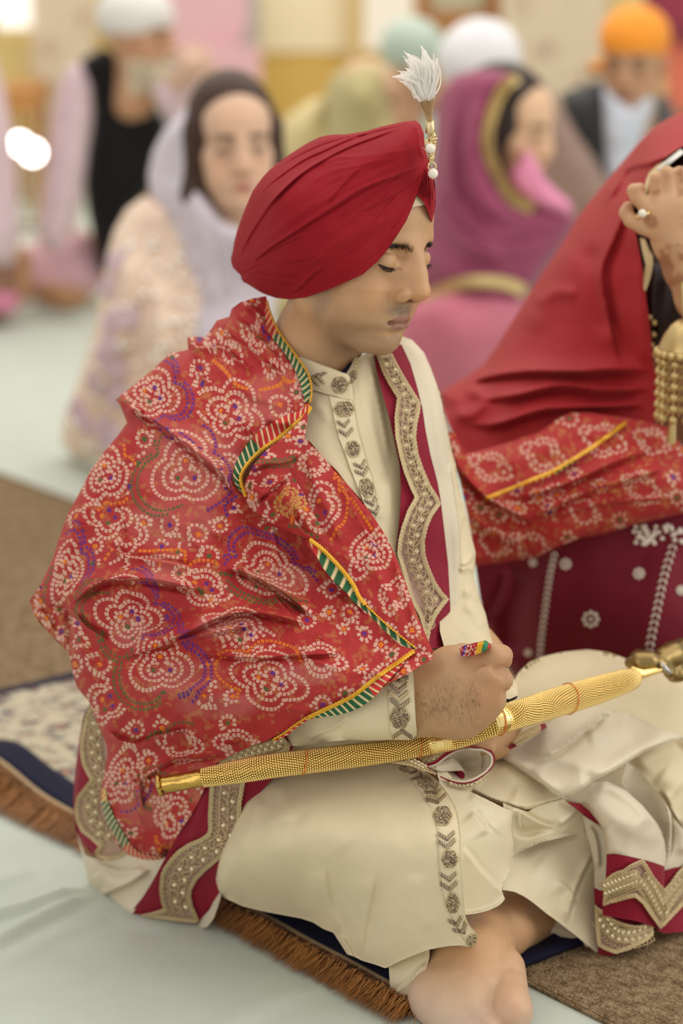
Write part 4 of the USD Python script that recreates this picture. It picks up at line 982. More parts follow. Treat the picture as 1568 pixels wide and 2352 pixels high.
rl = Cloth(rl_out, [(1030, 1800, 2.69), (*Q('S', (250, 790))[0], 2.69), (*Q('S', (400, 850))[0], 2.705), (*Q('S', (60, 1200))[0], 2.615), (*Q('S', (380, 1200))[0], 2.685), (*Q('S', (200, 1000))[0], 2.645), (*Q('S', (350, 1440))[0], 2.66), (*Q('S', (90, 1530))[0], 2.620), (*Q('S', (220, 1300))[0], 2.64)],
           [(Q('S', (120, 840), (190, 920), (240, 1000)), 20, .010, 's'), (Q('S', (270, 980), (330, 920), (390, 850)), 20, .004), (Q('S', (60, 1080), (180, 1240), (290, 1350), (350, 1425)), 20, .006, 's'), (Q('S', (80, 1530), (200, 1510), (300, 1470), (345, 1432)), 3, .0012, 'e'), (Q('S', (110, 720), (200, 790), (330, 840)), 14, .005)], step=3.5, thick=.0025, sil=[Q('S', (402, 836), (396, 960), (412, 1060), (410, 1140), (395, 1220))], rnd=(10, .012), wr=(.0015, 60))
rl.put("right_leg", "satin_cream", trousers)
hem_out = Q('J', (335, 420), (348, 440), (352, 500), (352, 555), (375, 585), (402, 612), (418, 590), (440, 560), (470, 510), (490, 480), (505, 440), (516, 400), (518, 358), (440, 380))
hem = Cloth(hem_out, [(*Q('J', (345, 450))[0], 2.66), (*Q('J', (400, 605))[0], 2.632), (*Q('J', (510, 380))[0], 2.628), (*Q('J', (352, 555))[0], 2.650), (*Q('J', (440, 480))[0], 2.625)], [(Q('J', (352, 552), (420, 505), (470, 450), (510, 410)), 12, .012, 's'), (Q('J', (402, 600), (440, 550), (490, 470)), 3, .001, 'e')], step=3, thick=.002, sil=[])
hem.put("right_leg_hem", "satin_cream", trousers)
# right thigh and knee under the kurta's side panel
rt_out = [(980, 1772), (930, 1757), (870, 1748), (800, 1745), (700, 1755), (600, 1775), (545, 1830)] + [(530, 1900), (505, 1960), (495, 2020), (500, 2050), (511, 2060), (556, 2081), (600, 2092), (647, 2101), (690, 2109), (718, 2118), (743, 2134), (765, 2142), (780, 2165), (797, 2192), (812, 2197)] + \
    Q('J', (240, 410), (290, 425), (335, 441), (360, 428), (400, 408), (450, 388), (511, 365), (560, 355), (610, 348), (650, 347), (670, 353), (690, 350), (706, 338), (715, 318), (716, 300), (700, 280), (680, 262), (665, 235), (660, 210), (655, 160), (648, 90), (640, 0)) + \
    Q('E', (524, 1160), (524, 1060), (518, 1000), (508, 950), (494, 910), (478, 885), (450, 840), (420, 805))
rt_c = [(560, 1850, 2.745), (700, 1765, 2.755), (850, 1757, 2.745), (960, 1775, 2.72), (520, 2000, 2.755), (640, 1950, 2.655), (760, 1880, 2.635), (880, 1860, 2.625), (1000, 1880, 2.605), (560, 2060, 2.80), (700, 2080, 2.745), (760, 2000, 2.64), (780, 2120, 2.71), (850, 2020, 2.60),
        (960, 2000, 2.575), (1040, 1960, 2.575), (850, 2180, 2.655), (950, 2160, 2.60), (1060, 2150, 2.582), (1050, 2060, 2.57), (885, 2215, 2.645), (1080, 2140, 2.585)]
rt_f = [(Q('J', (150, 296), (200, 390), (235, 404)), 12, .008, 's'), (Q('J', (260, 60), (200, 150), (120, 245), (70, 260)), 26, .004), (Q('J', (290, 40), (270, 160), (245, 270), (232, 400)), 30, .007, 's'), (Q('J', (85, 0), (90, 100), (120, 210), (165, 300)), 24, .005, 's'),
        (Q('L', (1480, 200), (1440, 330), (1460, 430), (1540, 480)), 24, .005), (Q('D', (1300, 1180), (1440, 1280), (1540, 1420)), 40, .006), (Q('D', (1180, 1000), (1230, 1120), (1240, 1230)), 18, .004), (Q('J', (60, 30), (30, 120), (10, 230)), 20, .005),
        (Q('E', (212, 732), (255, 758), (285, 792), (315, 830), (345, 868), (380, 925), (402, 965), (412, 1020), (417, 1070), (421, 1140), (426, 1210), (432, 1270), (442, 1325), (458, 1385), (482, 1440), (508, 1490), (540, 1548)), 2.2, -.0022, 'e'),
        (Q('J', (350, 436), (420, 398), (510, 362), (600, 345), (660, 345)), 3, .0012, 'e'), (Q('D', (1100, 1080), (1020, 1250), (960, 1420)), 16, .005), (Q('J', (450, 40), (470, 170), (520, 300)), 22, .004)]
rthigh = Cloth(rt_out, rt_c, rt_f, step=4, thick=.003, sil=[rt_out[:12]], rnd=(40, .035), wr=(.0025, 90), back=(110, .12))
rtp = rthigh.put("right_skirt_panel", "raw_silk", kurta)
strip = Over(rthigh, Q('E', (214, 730), (258, 757), (288, 792), (318, 830), (348, 868), (382, 925), (404, 965), (414, 1020), (419, 1070), (423, 1140), (428, 1210), (434, 1270), (444, 1325), (460, 1385), (484, 1440), (510, 1490), (542, 1545), (560, 1580), (585, 1580), (600, 1555), (601, 1530), (585, 1505), (567, 1478), (553, 1450), (545, 1420), (538, 1340), (530, 1240), (524, 1160), (523, 1060), (516, 1000), (506, 950), (492, 910), (476, 885), (448, 842), (418, 806), (380, 775), (345, 755), (290, 738)), .0008, step=4, thick=.002)
skp = strip.put("worked_border", "raw_silk", rtp)
rtp_ = kurta
for i, (c, rx, ry, ro) in enumerate((((262, 745), 12, 7, .5), ((362, 815), 21, 13, .6), ((441, 967), 20, 22, 0), ((474, 1170), 18, 20, 0), ((489, 1378), 14, 23, 0), ((577, 1550), 10, 13, .3))):
    medallion(strip, np.array(Q('E', c)[0]), rx, ry, ro, rtp, 40 + i)
for c, w, h, ro, m in (((305, 752), 26, 12, -1.0, "antique_bead"), ((325, 775), 34, 14, -.9, "antique_bead"), ((395, 845), 36, 16, -.6, "antique_bead"), ((405, 868), 36, 14, -.5, "gold_thread"), ((412, 888), 46, 16, -.25, "antique_bead"), ((460, 1058), 36, 18, -.1, "antique_bead"), ((462, 1095), 38, 20, -.1, "antique_bead"),
                       ((470, 1250), 36, 18, -.1, "antique_bead"), ((472, 1295), 38, 20, -.1, "antique_bead"), ((503, 1462), 30, 18, -.3, "antique_bead"), ((528, 1496), 34, 20, -.6, "antique_bead")):
    chevron(strip, np.array(Q('E', c)[0]), w, h, ro, rtp, m)

# ---------------------------------------------------------------- groom: right fist, left hand, shin and foot
def U(x, y, d): return W(*Q('U', (x, y))[0], d)
uu = 360 / 1568 / 1950.0            # a zoomed pixel in metres at the hand
s = SDF(U(60, 1180, 2.6) - [.05, .0, .03], U(1400, 120, 2.6) + [.05, .17, .06], .0021)
s.chain([U(120, 770, 2.690), U(330, 750, 2.685)], [.035, .034], .01)
s.chain([U(330, 640, 2.680), U(700, 470, 2.672), (U(1000, 340, 2.670))], [.030, .031, .0205], .014)
s.chain([U(330, 850, 2.680), U(760, 790, 2.672), (U(960, 700, 2.668))], [.030, .037, .031], .014)
s.chain([U(420, 700, 2.678), U(850, 570, 2.668)], [.034, .034], .014)
def finger(pts, rad, k=.003):
    s.chain([U(*p) for p in pts], rad, k)
finger([(980, 350, 2.668), (1110, 300, 2.660), (1190, 285, 2.664)], [.0150, .0145, .0118], .007)
finger([(1190, 285, 2.664), (1195, 330, 2.712), (1060, 400, 2.725)], [.0118, .0105, .009])
finger([(960, 560, 2.668), (1110, 530, 2.658), (1190, 530, 2.664)], [.0165, .0145, .0122], .007)
finger([(1190, 530, 2.664), (1190, 560, 2.712), (1050, 590, 2.725)], [.0122, .0105, .009])
finger([(930, 730, 2.668), (1050, 725, 2.660), (1110, 735, 2.668)], [.0180, .0145, .0118], .007)
finger([(1110, 735, 2.668), (1110, 760, 2.712), (1000, 780, 2.725)], [.0118, .0100, .009])
finger([(880, 860, 2.668), (980, 865, 2.664), (1030, 868, 2.672)], [.0160, .0130, .0105], .007)
finger([(1030, 868, 2.672), (1030, 880, 2.708), (950, 890, 2.718)], [.0105, .009, .008])
finger([(480, 480, 2.690), (650, 340, 2.700), (800, 290, 2.712), (960, 285, 2.722), (1060, 300, 2.728)], [.020, .0165, .0140, .0120, .0090], .006)
for a, b in (((1175, 405, 2.646), (1280, 400, 2.66)), ((1150, 645, 2.645), (1260, 640, 2.66)), ((1075, 800, 2.648), (1150, 810, 2.665))):
    s.cone(U(*a), U(*b), .0022, .0022, .003, cut=True)
for x, y, d in ((1105, 560, 2.6425), (1010, 470, 2.640), (1070, 690, 2.643)):
    s.ell(U(x, y, d), (.010, .004, .009), .008)
rhv, rhf = s.mesh(2)
def skin_tone(v, seed, pink=()):
    c = np.tile(SKIN, (len(v), 1)); n = meshkit.fbm(v * 45, 3, seed)[:, None]
    c = c * (1 + (n - .5) * .16)
    for p, r in pink:
        w = .35 * np.exp(-(np.linalg.norm(v - p, axis=1) / r) ** 2)[:, None]
        c = c * (1 - w) + w * (SKIN * [1.02, .78, .72])
    return c
rhc = .86 * skin_tone(rhv, 3, [(U(1120, 590, 2.645), .018), (U(1230, 310, 2.66), .012), (U(1000, 720, 2.64), .02)])
r = np.random.default_rng(17)
kt = cKDTree(project(rhv)); hs_ = []
for i in range(520):
    q = np.array(Q('U', (r.uniform(310, 980), r.triangular(440, 800, 1050)))[0])
    j = kt.query_ball_point(q, 4)
    if not j: continue
    p = rhv[j[int(np.argmin(rhv[j, 1]))]]
    d = np.array([r.uniform(-.2, .7), -.15, -1 + r.normal(0, .25)]); d /= np.linalg.norm(d)
    L = r.uniform(.004, .009)
    hs_.append([p + [0, .0005, 0], p + d * L * .5 + [0, -.0012, 0], p + d * L + [r.normal(0, .001), -.0010, 0]])
hand_hair = strands(np.array(hs_), .00009)
# left hand, half hidden, holding the scabbard from below
def Sx(x, y, d): return W(*Q('S', (x, y))[0], d)
s = SDF(Sx(40, 470, 2.70) - [.04, .0, .04], Sx(480, 180, 2.70) + [.06, .22, .06], .003)
s.chain([Sx(330, 230, 2.86), Sx(250, 330, 2.80), Sx(180, 345, 2.765)], [.027, .028, .024], .012)
for k, (x, y) in enumerate(((120, 350), (150, 375), (190, 392), (235, 400))):
    s.chain([Sx(230 + 12 * k, 330 + 8 * k, 2.775), Sx(x, y, 2.748), Sx(x - 30, y - 22, 2.752)], [.0115, .0100, .0085], .004)
lhv, lhf = s.mesh(2); lhc = skin_tone(lhv, 5)
# left shin and foot
def Jx(x, y, d): return W(*Q('J', (x, y))[0], d)
s = SDF((Jx(420, 760, 2.6)[0] - .04, 2.44, -.01), (Jx(1130, 120, 2.99)[0] + .06, 3.06, .24), .0030)
s.chain([Jx(1130, 100, 2.99), Jx(960, 190, 2.86), Jx(800, 270, 2.745), Jx(720, 350, 2.675)], [.052, .046, .038, .035], .02)
s.chain([Jx(640, 330, 2.70), Jx(560, 440, 2.665)], [.034, .030], .02)
s.chain([Jx(720, 350, 2.675), Jx(700, 430, 2.64), Jx(740, 540, 2.598)], [.040, .046, .036], .02)
s.chain([Jx(560, 440, 2.665), Jx(560, 560, 2.610), Jx(610, 640, 2.575)], [.030, .033, .030], .02)
s.chain([Jx(660, 560, 2.600), Jx(700, 640, 2.565)], [.036, .030], .02)
s.chain([Jx(812, 450, 2.632), Jx(842, 540, 2.592)], [.030, .0245], .005)
s.chain([Jx(842, 530, 2.588), Jx(856, 590, 2.560), Jx(862, 625, 2.545)], [.0225, .0225, .0220], .004)
s.ell(Jx(862, 625, 2.548), (.0225, .021, .022), .006)
for i, (x, y) in enumerate(((770, 690), (725, 715), (680, 730), (640, 735))):
    s.chain([Jx(x - 30, y - 60, 2.560), Jx(x, y, 2.530), Jx(x + 12, y + 20, 2.520)], [.016 - .001 * i, .0125 - .001 * i, .0115 - .001 * i], .004)
ftv, ftf = s.mesh(2)
ftv[:, 2] = np.maximum(ftv[:, 2], .002)
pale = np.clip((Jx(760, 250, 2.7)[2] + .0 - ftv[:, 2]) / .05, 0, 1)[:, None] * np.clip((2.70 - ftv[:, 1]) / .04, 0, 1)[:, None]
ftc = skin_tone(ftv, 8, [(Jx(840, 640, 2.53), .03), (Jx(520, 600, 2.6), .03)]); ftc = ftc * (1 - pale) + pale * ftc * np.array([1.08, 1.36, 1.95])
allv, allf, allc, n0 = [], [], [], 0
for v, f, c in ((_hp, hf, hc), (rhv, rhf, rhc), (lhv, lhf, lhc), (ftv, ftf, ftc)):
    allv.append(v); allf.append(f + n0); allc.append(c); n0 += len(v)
# the trunk and upper limbs inside the clothes join them into one body
s = SDF((-.36, 2.6, 0), (.5, 3.3, .78), .016)
neck = HL((.012, -.048, -.2)); hip = np.array([-.16, 3.02, .13])
s.chain([neck + [0, .0, .03], neck + [-.01, .03, -.08], (neck + hip) / 2, hip], [.052, .085, .10, .11], .05)
rs_, ls_ = neck + [-.11, -.03, -.10], neck + [.11, .10, -.11]
s.chain([rs_, (-.23, 2.86, .46), (-.17, 2.80, .38), U(200, 765, 2.690)], [.045, .038, .036, .031], .03)
s.chain([ls_, W(1000, 1150, 2.98), W(1020, 1380, 2.95), W(1110, 1500, 2.88), Sx(330, 230, 2.86)], [.036, .028, .026, .024, .022], .02)
s.chain([rs_, neck + [0, 0, -.07], ls_], [.05, .06, .05], .05)
s.chain([hip, (-.02, 2.84, .12), Jx(640, 200, 2.80)], [.09, .055, .035], .03)
s.chain([hip + [.05, .05, 0], (.35, 3.02, .15), Jx(1130, 100, 2.99)], [.10, .07, .052], .03)
tv, tf = s.mesh(2)
allv.append(tv); allf.append(tf + n0); allc.append(np.tile(SKIN, (len(tv), 1)))
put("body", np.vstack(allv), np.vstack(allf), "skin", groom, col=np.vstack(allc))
put("hand_hair", *hand_hair, "hair", groom, smooth=False, col=np.tile(lin((84, 62, 46)), (len(hand_hair[0]), 1)), kind="stuff")
eyes.put("eyelashes", "hair", groom, smooth=False, kind="stuff")  # lashes together with the lid slit and lower shade line
for v, f in brows:
    put("eyebrow", HL(v), f, "hair", groom, smooth=False, col=np.tile(lin((46, 36, 30)), (len(v), 1)))

# ---------------------------------------------------------------- the sword across the lap
sword = thing("sword", "sword in a gold beaded scabbard lying across the cross-legged lap", "sword", W(640, 1760, 2.70))
sc_px = np.array([(368, 1803), (420, 1795), (468, 1786), (560, 1770), (640, 1757), (800, 1738), (940, 1718), (1060, 1690), (1150, 1654), (1230, 1628), (1330, 1597), (1420, 1569), (1452, 1558)])
sc_y = np.interp(np.arange(13), [0, 4, 7, 8, 10, 12], [2.690, 2.678, 2.700, 2.712, 2.80, 2.87])
sc_r = np.array([21, 21.5, 22, 27, 28, 27, 25, 27, 31, 33, 33, 28, 24]) / 5553 * sc_y * 1.03
cl_ = spline(np.c_[sc_px, sc_y * 1000, sc_r * 1e5], 200)
axis3 = W(cl_[:, 0], cl_[:, 1], cl_[:, 2] / 1000); rad = cl_[:, 3] / 1e5
i0 = int(np.argmin(np.abs(cl_[:, 0] - 468))); i1 = 199
put("scabbard", *tube(axis3[i0 - 3:], rad[i0 - 3:] * .86, 20), "gold_foil", sword)
fo = axis3[:i0 + 1]
fv, ff_ = tube(fo, rad[:i0 + 1] * .98, 28)
fv[:-2] += (meshkit.fbm(fv[:-2] * 160, 3, 2)[:, None] - .5) * .0035 * np.array([1, 1, 1])
chape = put("chape", fv, ff_, "gold_foil", sword, label="crumpled gold foil end")
tn = fo[0] - fo[3]; tn /= np.linalg.norm(tn); u_, w_, _ = frame_of(tn)
g = np.linspace(0, 2 * np.pi, 29)
lipv = fo[0] + (np.cos(g)[:, None] * u_ + np.sin(g)[:, None] * w_) * rad[0] * 1.03 * (1 + .08 * np.sin(g * 5))[:, None]
put("folded_lip", *tube(lipv, .0028, 6), "gold_foil", chape)
bd, wr_ = MB(), MB()
ln = np.r_[0, np.cumsum(np.linalg.norm(np.diff(axis3, axis=0), axis=1))]
s0, s1 = ln[i0], ln[i1]
pitch_ = .0032; k = 0; sv = s0
tt = np.gradient(axis3, axis=0); tt /= np.linalg.norm(tt, axis=1, keepdims=True)
while sv < s1:
    c = np.array([np.interp(sv, ln, axis3[:, j]) for j in range(3)]); t3 = np.array([np.interp(sv, ln, tt[:, j]) for j in range(3)])
    rr = np.interp(sv, ln, rad); a3, b3, _ = frame_of(t3)
    m = int(2 * np.pi * rr / pitch_)
    seg = math.sin(sv * 60) * .4
    px_ = project(c)[0]
    if not any(abs(px_ - q) < 7 for q in (1008, 1146)):
        for j in range(m):
            th = 2 * np.pi * (j + .5 * (k % 2)) / m + seg
            nv = np.cos(th) * a3 + np.sin(th) * b3
            if nv @ (CAM - c) < -.35 * np.linalg.norm(CAM - c): continue
            bd.add(*ball(c + nv * rr * .97, .00162, 0))
    sv += pitch_ * .87; k += 1
bd.put("bead_chain", "gold_bead", sword, kind="stuff")
for q, wd in ((1008, 5), (1146, 7)):
    i = int(np.argmin(np.abs(cl_[:, 0] - q))); seg_ = axis3[max(0, i - 4):i + 5]
    put("smooth_band", *tube(seg_, rad[i] * 1.02, 24), "gold_bead", sword)
for q in (960, 1146, 700, 1300):
    i = int(np.argmin(np.abs(cl_[:, 0] - q))); a3, b3, _ = frame_of(tt[i]); g = np.linspace(0, 2 * np.pi, 40)
    ring = axis3[i] + (np.cos(g)[:, None] * a3 + np.sin(g)[:, None] * b3) * rad[i] * 1.10 + tt[i] * .004 * np.sin(g)[:, None]
    put("orange_thread", *tube(ring, .0006, 5), "thread_orange", sword)
# hilt: throat, langet, guard and grip, dull brass
def V(x, y, d): return W(*Q('V', (x, y))[0], d)
tip = MB()
tip.add(*tube(np.array([V(480, 860, 2.875), V(700, 810, 2.88), V(900, 770, 2.885), V(1090, 735, 2.89)]), [.013, .0065, .005, .0032], 12)); tip.put("scabbard_throat", "gold_bead", sword)
tb = MB()
for i in range(11):
    t = i / 10
    tb.add(*ball(V(720 + 370 * t, 850 - 110 * t, 2.872 + .01 * t), .0022, 1))
tb.put("throat_bead", "gold_bead", sword, kind="stuff")
gd = SDF(V(300, 900, 2.86) - [.02, .0, .04], V(1800, 200, 2.86) + [.04, .16, .06], .002)
gd.chain([V(430, 580, 2.905), V(640, 560, 2.90), V(840, 560, 2.90), V(1060, 590, 2.905)], [.007, .0125, .012, .009], .008)
gd.ell(V(600, 400, 2.91), (.0075, .0075, .0065), .006)
gd.chain([V(1080, 600, 2.905), V(1130, 650, 2.90), V(1280, 800, 2.91), V(1360, 850, 2.92)], [.008, .005, .006, .008], .006)
gd.chain([V(1060, 560, 2.91), V(1180, 470, 2.92), V(1330, 410, 2.93), V(1568, 350, 2.95), V(1800, 300, 2.97)], [.009, .013, .0155, .0165, .016], .008)
gd.chain([V(1360, 850, 2.92), V(1480, 830, 2.92), V(1640, 820, 2.925)], [.007, .0085, .008], .006)
hv_, hf_ = gd.mesh(2); put("hilt", hv_, hf_, "brass_old", sword, label="dull brass hilt")
put("blade_collar", *tube(np.array([V(1090, 600, 2.892), V(1190, 700, 2.89), V(1290, 800, 2.892)]), .0035, 8), "steel", sword)
# ---------------------------------------------------------------- the stole: lap end, rolled end, hip end
def SC(name, mat, outline, ctrl, folds=(), parent=None, **k):
    if mat == 'white_cotton': folds = [(f[0], f[1], f[2] * 1.7, *f[3:]) for f in folds]
    c = Cloth(outline, ctrl, folds, **{**dict(step=4, thick=.0025, sil=[]), **k}); p = c.put(name, mat, parent or stole)
    return c, p
def SP(*pts): return Q('S', *pts)
def SY(*t): return [(*Q('S', (x, y))[0], d) for x, y, d in t]
c, _ = SC("lap_cloth", "white_cotton", SP((690, 200), (760, 150), (870, 130), (1000, 125), (1050, 138), (1090, 172), (1180, 170), (1290, 220), (1410, 280), (1510, 312), (1568, 322), (1680, 340), (1690, 420), (1568, 352), (1480, 368), (1400, 400), (1300, 442), (1200, 500), (1120, 550), (1040, 592), (950, 642), (880, 692), (820, 732), (780, 757), (735, 752), (690, 722), (620, 662), (560, 622), (500, 588), (450, 560), (400, 528), (340, 492), (290, 462), (275, 432), (330, 425), (400, 420), (460, 388), (520, 350), (570, 310), (620, 268)),
    SY((300, 440, 2.80), (500, 400, 2.81), (760, 160, 2.845), (1000, 130, 2.90), (1300, 240, 2.90), (1568, 335, 2.905), (780, 752, 2.735), (1200, 490, 2.815), (700, 450, 2.80), (950, 350, 2.825), (600, 640, 2.755), (900, 660, 2.745), (1680, 380, 2.92), (1000, 560, 2.77), (1450, 340, 2.87)),
    [(SP((1568, 330), (1400, 370), (1250, 430), (1050, 560), (940, 545), (800, 500), (640, 470), (450, 440)), 20, .010), (SP((1040, 150), (1020, 190), (930, 260), (830, 340), (690, 440), (560, 480)), 18, .012, 's'), (SP((1085, 172), (1000, 180), (1010, 215), (960, 250)), 7, .008, 's'), (SP((300, 445), (420, 490), (540, 560), (640, 650), (740, 740)), 14, .008),
     (SP((520, 560), (660, 620), (800, 650), (950, 620)), 30, .008), (SP((900, 330), (1050, 300), (1220, 260)), 30, .006)], sil=[SP((275, 432), (290, 462), (400, 528), (500, 588), (620, 662), (735, 752), (820, 732), (950, 642), (1120, 550), (1300, 442), (1480, 368), (1568, 352))], rnd=(12, .014), wr=(.002, 60))
def SF(name, mat, pts, ctrl, folds=(), **k): return SC(name, mat, SP(*pts), SY(*ctrl), folds, **k)
bf, _ = SF("hanging_cloth", "white_cotton", [(1190, 495), (1300, 600), (1440, 760), (1500, 880), (1568, 958), (1660, 1010), (1660, 1640), (1568, 1664), (1440, 1674), (1360, 1640), (1300, 1300), (1300, 900), (1150, 640)],
    [(1200, 510, 2.825), (1440, 780, 2.835), (1470, 1200, 2.825), (1568, 1000, 2.85), (1640, 1300, 2.86), (1568, 1640, 2.815), (1440, 1660, 2.80), (1300, 1000, 2.825)],
    [(SP((1210, 520), (1330, 620), (1440, 760), (1480, 900), (1480, 1060), (1450, 1220)), 9, .012, 's'), (SP((1500, 880), (1560, 1000), (1580, 1150)), 16, .006), (SP((1320, 640), (1420, 800), (1455, 950)), 14, .005)], wr=(.0015, 50))
bm = Over(bf, SP((1430, 1250), (1500, 1228), (1568, 1217), (1660, 1200), (1660, 1640), (1568, 1664), (1440, 1674), (1370, 1645), (1400, 1400)), .0022, step=4, thick=.002); bm.put("maroon_band", "maroon", stole)
bl = Over(bf, SP((1430, 1385), (1480, 1330), (1530, 1260), (1568, 1222), (1610, 1180), (1660, 1150), (1660, 1420), (1568, 1490), (1500, 1560), (1440, 1625), (1405, 1650), (1410, 1500)), .0042, step=4, thick=.002); blp = bl.put("lace", "net", stole)
lace_work(bl, SP((1420, 1550), (1480, 1450), (1540, 1370), (1600, 1310), (1650, 1280)), 62, blp, .0052, 22, 2)
ff2, _ = SF("hanging_cloth", "white_cotton", [(770, 760), (820, 732), (880, 690), (960, 640), (1060, 640), (1180, 700), (1290, 800), (1390, 920), (1430, 1000), (1455, 1080), (1455, 1150), (1443, 1225), (1441, 1390), (1442, 1500), (1441, 1600), (1412, 1652), (1380, 1636), (1310, 1608), (1250, 1590), (1110, 1565), (1018, 1555), (1021, 1490), (1030, 1380), (1040, 1310), (1047, 1220), (1047, 1140), (1040, 1050), (1025, 962), (990, 900), (950, 850), (890, 788)],
    [(830, 730, 2.775), (960, 650, 2.775), (900, 790, 2.775), (1180, 720, 2.79), (1300, 900, 2.775), (1100, 900, 2.755), (1445, 1100, 2.81), (1045, 1150, 2.760), (1200, 1200, 2.745), (1440, 1500, 2.795), (1020, 1540, 2.762), (1250, 1580, 2.758), (1412, 1650, 2.79), (1390, 930, 2.805)],
    [(SP((900, 700), (1050, 850), (1200, 930), (1330, 1000), (1420, 1090)), 26, .006), (SP((960, 650), (1100, 720), (1260, 840), (1370, 960)), 18, .006), (SP((1030, 960), (1080, 1050), (1090, 1150)), 18, .004), (SP((1010, 690), (1180, 800), (1300, 920)), 12, -.004)], sil=[SP((1060, 640), (1180, 700), (1290, 800), (1390, 920), (1455, 1080), (1443, 1225), (1441, 1600)), SP((890, 788), (950, 850), (1025, 962), (1040, 1050), (1047, 1140))], rnd=(10, .012), wr=(.0015, 50))
fm = Over(ff2, SP((1047, 1134), (1100, 1133), (1180, 1145), (1300, 1172), (1380, 1195), (1444, 1219), (1441, 1390), (1442, 1500), (1441, 1600), (1412, 1652), (1380, 1636), (1310, 1608), (1250, 1590), (1110, 1565), (1018, 1555), (1021, 1490), (1030, 1380), (1041, 1310)), .0022, step=4, thick=.002); fm.put("maroon_band", "maroon", stole)
fl_ = Over(ff2, SP((1040, 1305), (1080, 1270), (1120, 1250), (1160, 1240), (1200, 1210), (1260, 1182), (1295, 1172), (1310, 1190), (1330, 1222), (1370, 1290), (1410, 1340), (1440, 1372), (1442, 1500), (1441, 1600), (1415, 1648), (1380, 1600), (1330, 1530), (1290, 1470), (1240, 1428), (1190, 1438), (1130, 1456), (1070, 1470), (1022, 1490), (1030, 1380)), .0042, step=3, thick=.002); flp = fl_.put("lace", "net", stole)
lace_work(fl_, SP((1030, 1395), (1110, 1362), (1200, 1325), (1270, 1300)), 60, flp, .0052, 20, 3); lace_work(fl_, SP((1275, 1300), (1330, 1370), (1385, 1470), (1430, 1560)), 56, flp, .0052, 20, 4)
SF("hanging_cloth", "white_cotton", [(875, 860), (905, 880), (960, 925), (1027, 970), (1050, 1140), (1050, 1290), (1040, 1385), (1000, 1380), (962, 1362), (962, 1200), (940, 1090), (915, 1000)], [(880, 870, 2.79), (1020, 980, 2.785), (970, 1350, 2.79), (1030, 1350, 2.782)], [(SP((930, 920), (980, 1050), (1000, 1250)), 12, .006, 's')])
SF("maroon_edge", "maroon", [(757, 763), (800, 780), (872, 790), (930, 838), (970, 890), (1008, 942), (960, 915), (900, 878), (830, 818), (790, 790)], [(760, 765, 2.755), (870, 800, 2.768), (1000, 940, 2.776)])
tb_, _ = SF("hanging_cloth", "maroon", [(960, 1358), (1000, 1372), (1032, 1382), (1050, 1500), (1110, 1560), (1250, 1600), (1360, 1608), (1366, 1680), (1330, 1722), (1260, 1760), (1200, 1790), (1110, 1818), (1080, 1832), (990, 1816), (980, 1700), (966, 1500)],
    [(965, 1370, 2.792), (1030, 1390, 2.782), (985, 1800, 2.768), (1080, 1825, 2.758), (1200, 1700, 2.765), (1360, 1640, 2.785), (1110, 1570, 2.778)], [(SP((1010, 1480), (1100, 1580), (1240, 1625), (1340, 1620)), 10, .008, 's')])
tl_ = Over(tb_, SP((966, 1470), (985, 1495), (1020, 1515), (1060, 1560), (1130, 1590), (1190, 1612), (1250, 1620), (1300, 1612), (1360, 1610), (1366, 1680), (1330, 1720), (1260, 1758), (1200, 1788), (1110, 1814), (1080, 1805), (1030, 1785), (988, 1760), (980, 1700), (970, 1560)), .003, step=3, thick=.002); tlp = tl_.put("lace", "net", stole)
lace_work(tl_, SP((1000, 1560), (1050, 1640), (1120, 1700), (1210, 1710), (1290, 1690), (1350, 1655)), 60, tlp, .004, 20, 5)
# a piece of the band that shows beyond the sword
w_, _ = SF("maroon_band", "maroon", [(365, 362), (395, 350), (420, 335), (520, 290), (590, 250), (625, 238), (642, 268), (560, 322), (480, 367), (430, 402), (385, 424)], [(370, 380, 2.795), (630, 250, 2.825), (500, 330, 2.80)])
o_ = Over(w_, SP((408, 342), (500, 298), (585, 252), (600, 292), (520, 344), (432, 396)), .002, step=4, thick=.0015); op_ = o_.put("lace", "net", stole); lace_work(o_, SP((415, 370), (500, 322), (590, 275)), 24, op_, .003, 16, 6)
# rolled end on the knee
def TP(*pts): return Q('T', *pts)
def TF(name, mat, pts, ctrl, folds=(), **k): return SC(name, mat, TP(*pts), [(*Q('T', (x, y))[0], d) for x, y, d in ctrl], folds, **{**dict(step=3), **k})
TF("rolled_lining", "white_cotton", [(480, 500), (560, 440), (640, 400), (720, 350), (830, 310), (960, 290), (1100, 300), (1200, 345), (1238, 400), (1226, 490), (1150, 572), (1050, 640), (950, 672), (850, 676), (740, 645), (640, 600), (560, 560)], [(540, 490, 2.705), (960, 300, 2.725), (1235, 400, 2.735), (950, 660, 2.692), (700, 610, 2.698), (900, 470, 2.76), (1080, 450, 2.755)],
    [(TP((800, 400), (870, 480), (930, 580)), 8, .006, 's'), (TP((1080, 320), (1110, 420), (1090, 540)), 7, .005, 's')])
TF("rolled_flap", "white_cotton", [(520, 495), (600, 465), (700, 430), (780, 400), (830, 430), (870, 480), (915, 545), (880, 540), (800, 540), (740, 546), (660, 546), (600, 536)], [(540, 495, 2.695), (800, 410, 2.735), (905, 540, 2.715)], [(TP((560, 490), (700, 450), (800, 420)), 12, .004)])
TF("rolled_flap", "maroon", [(590, 540), (660, 552), (740, 552), (800, 545), (880, 543), (918, 570), (912, 615), (880, 642), (840, 645), (770, 620), (690, 590)], [(600, 545, 2.695), (900, 560, 2.708), (860, 640, 2.705), (760, 590, 2.725)])
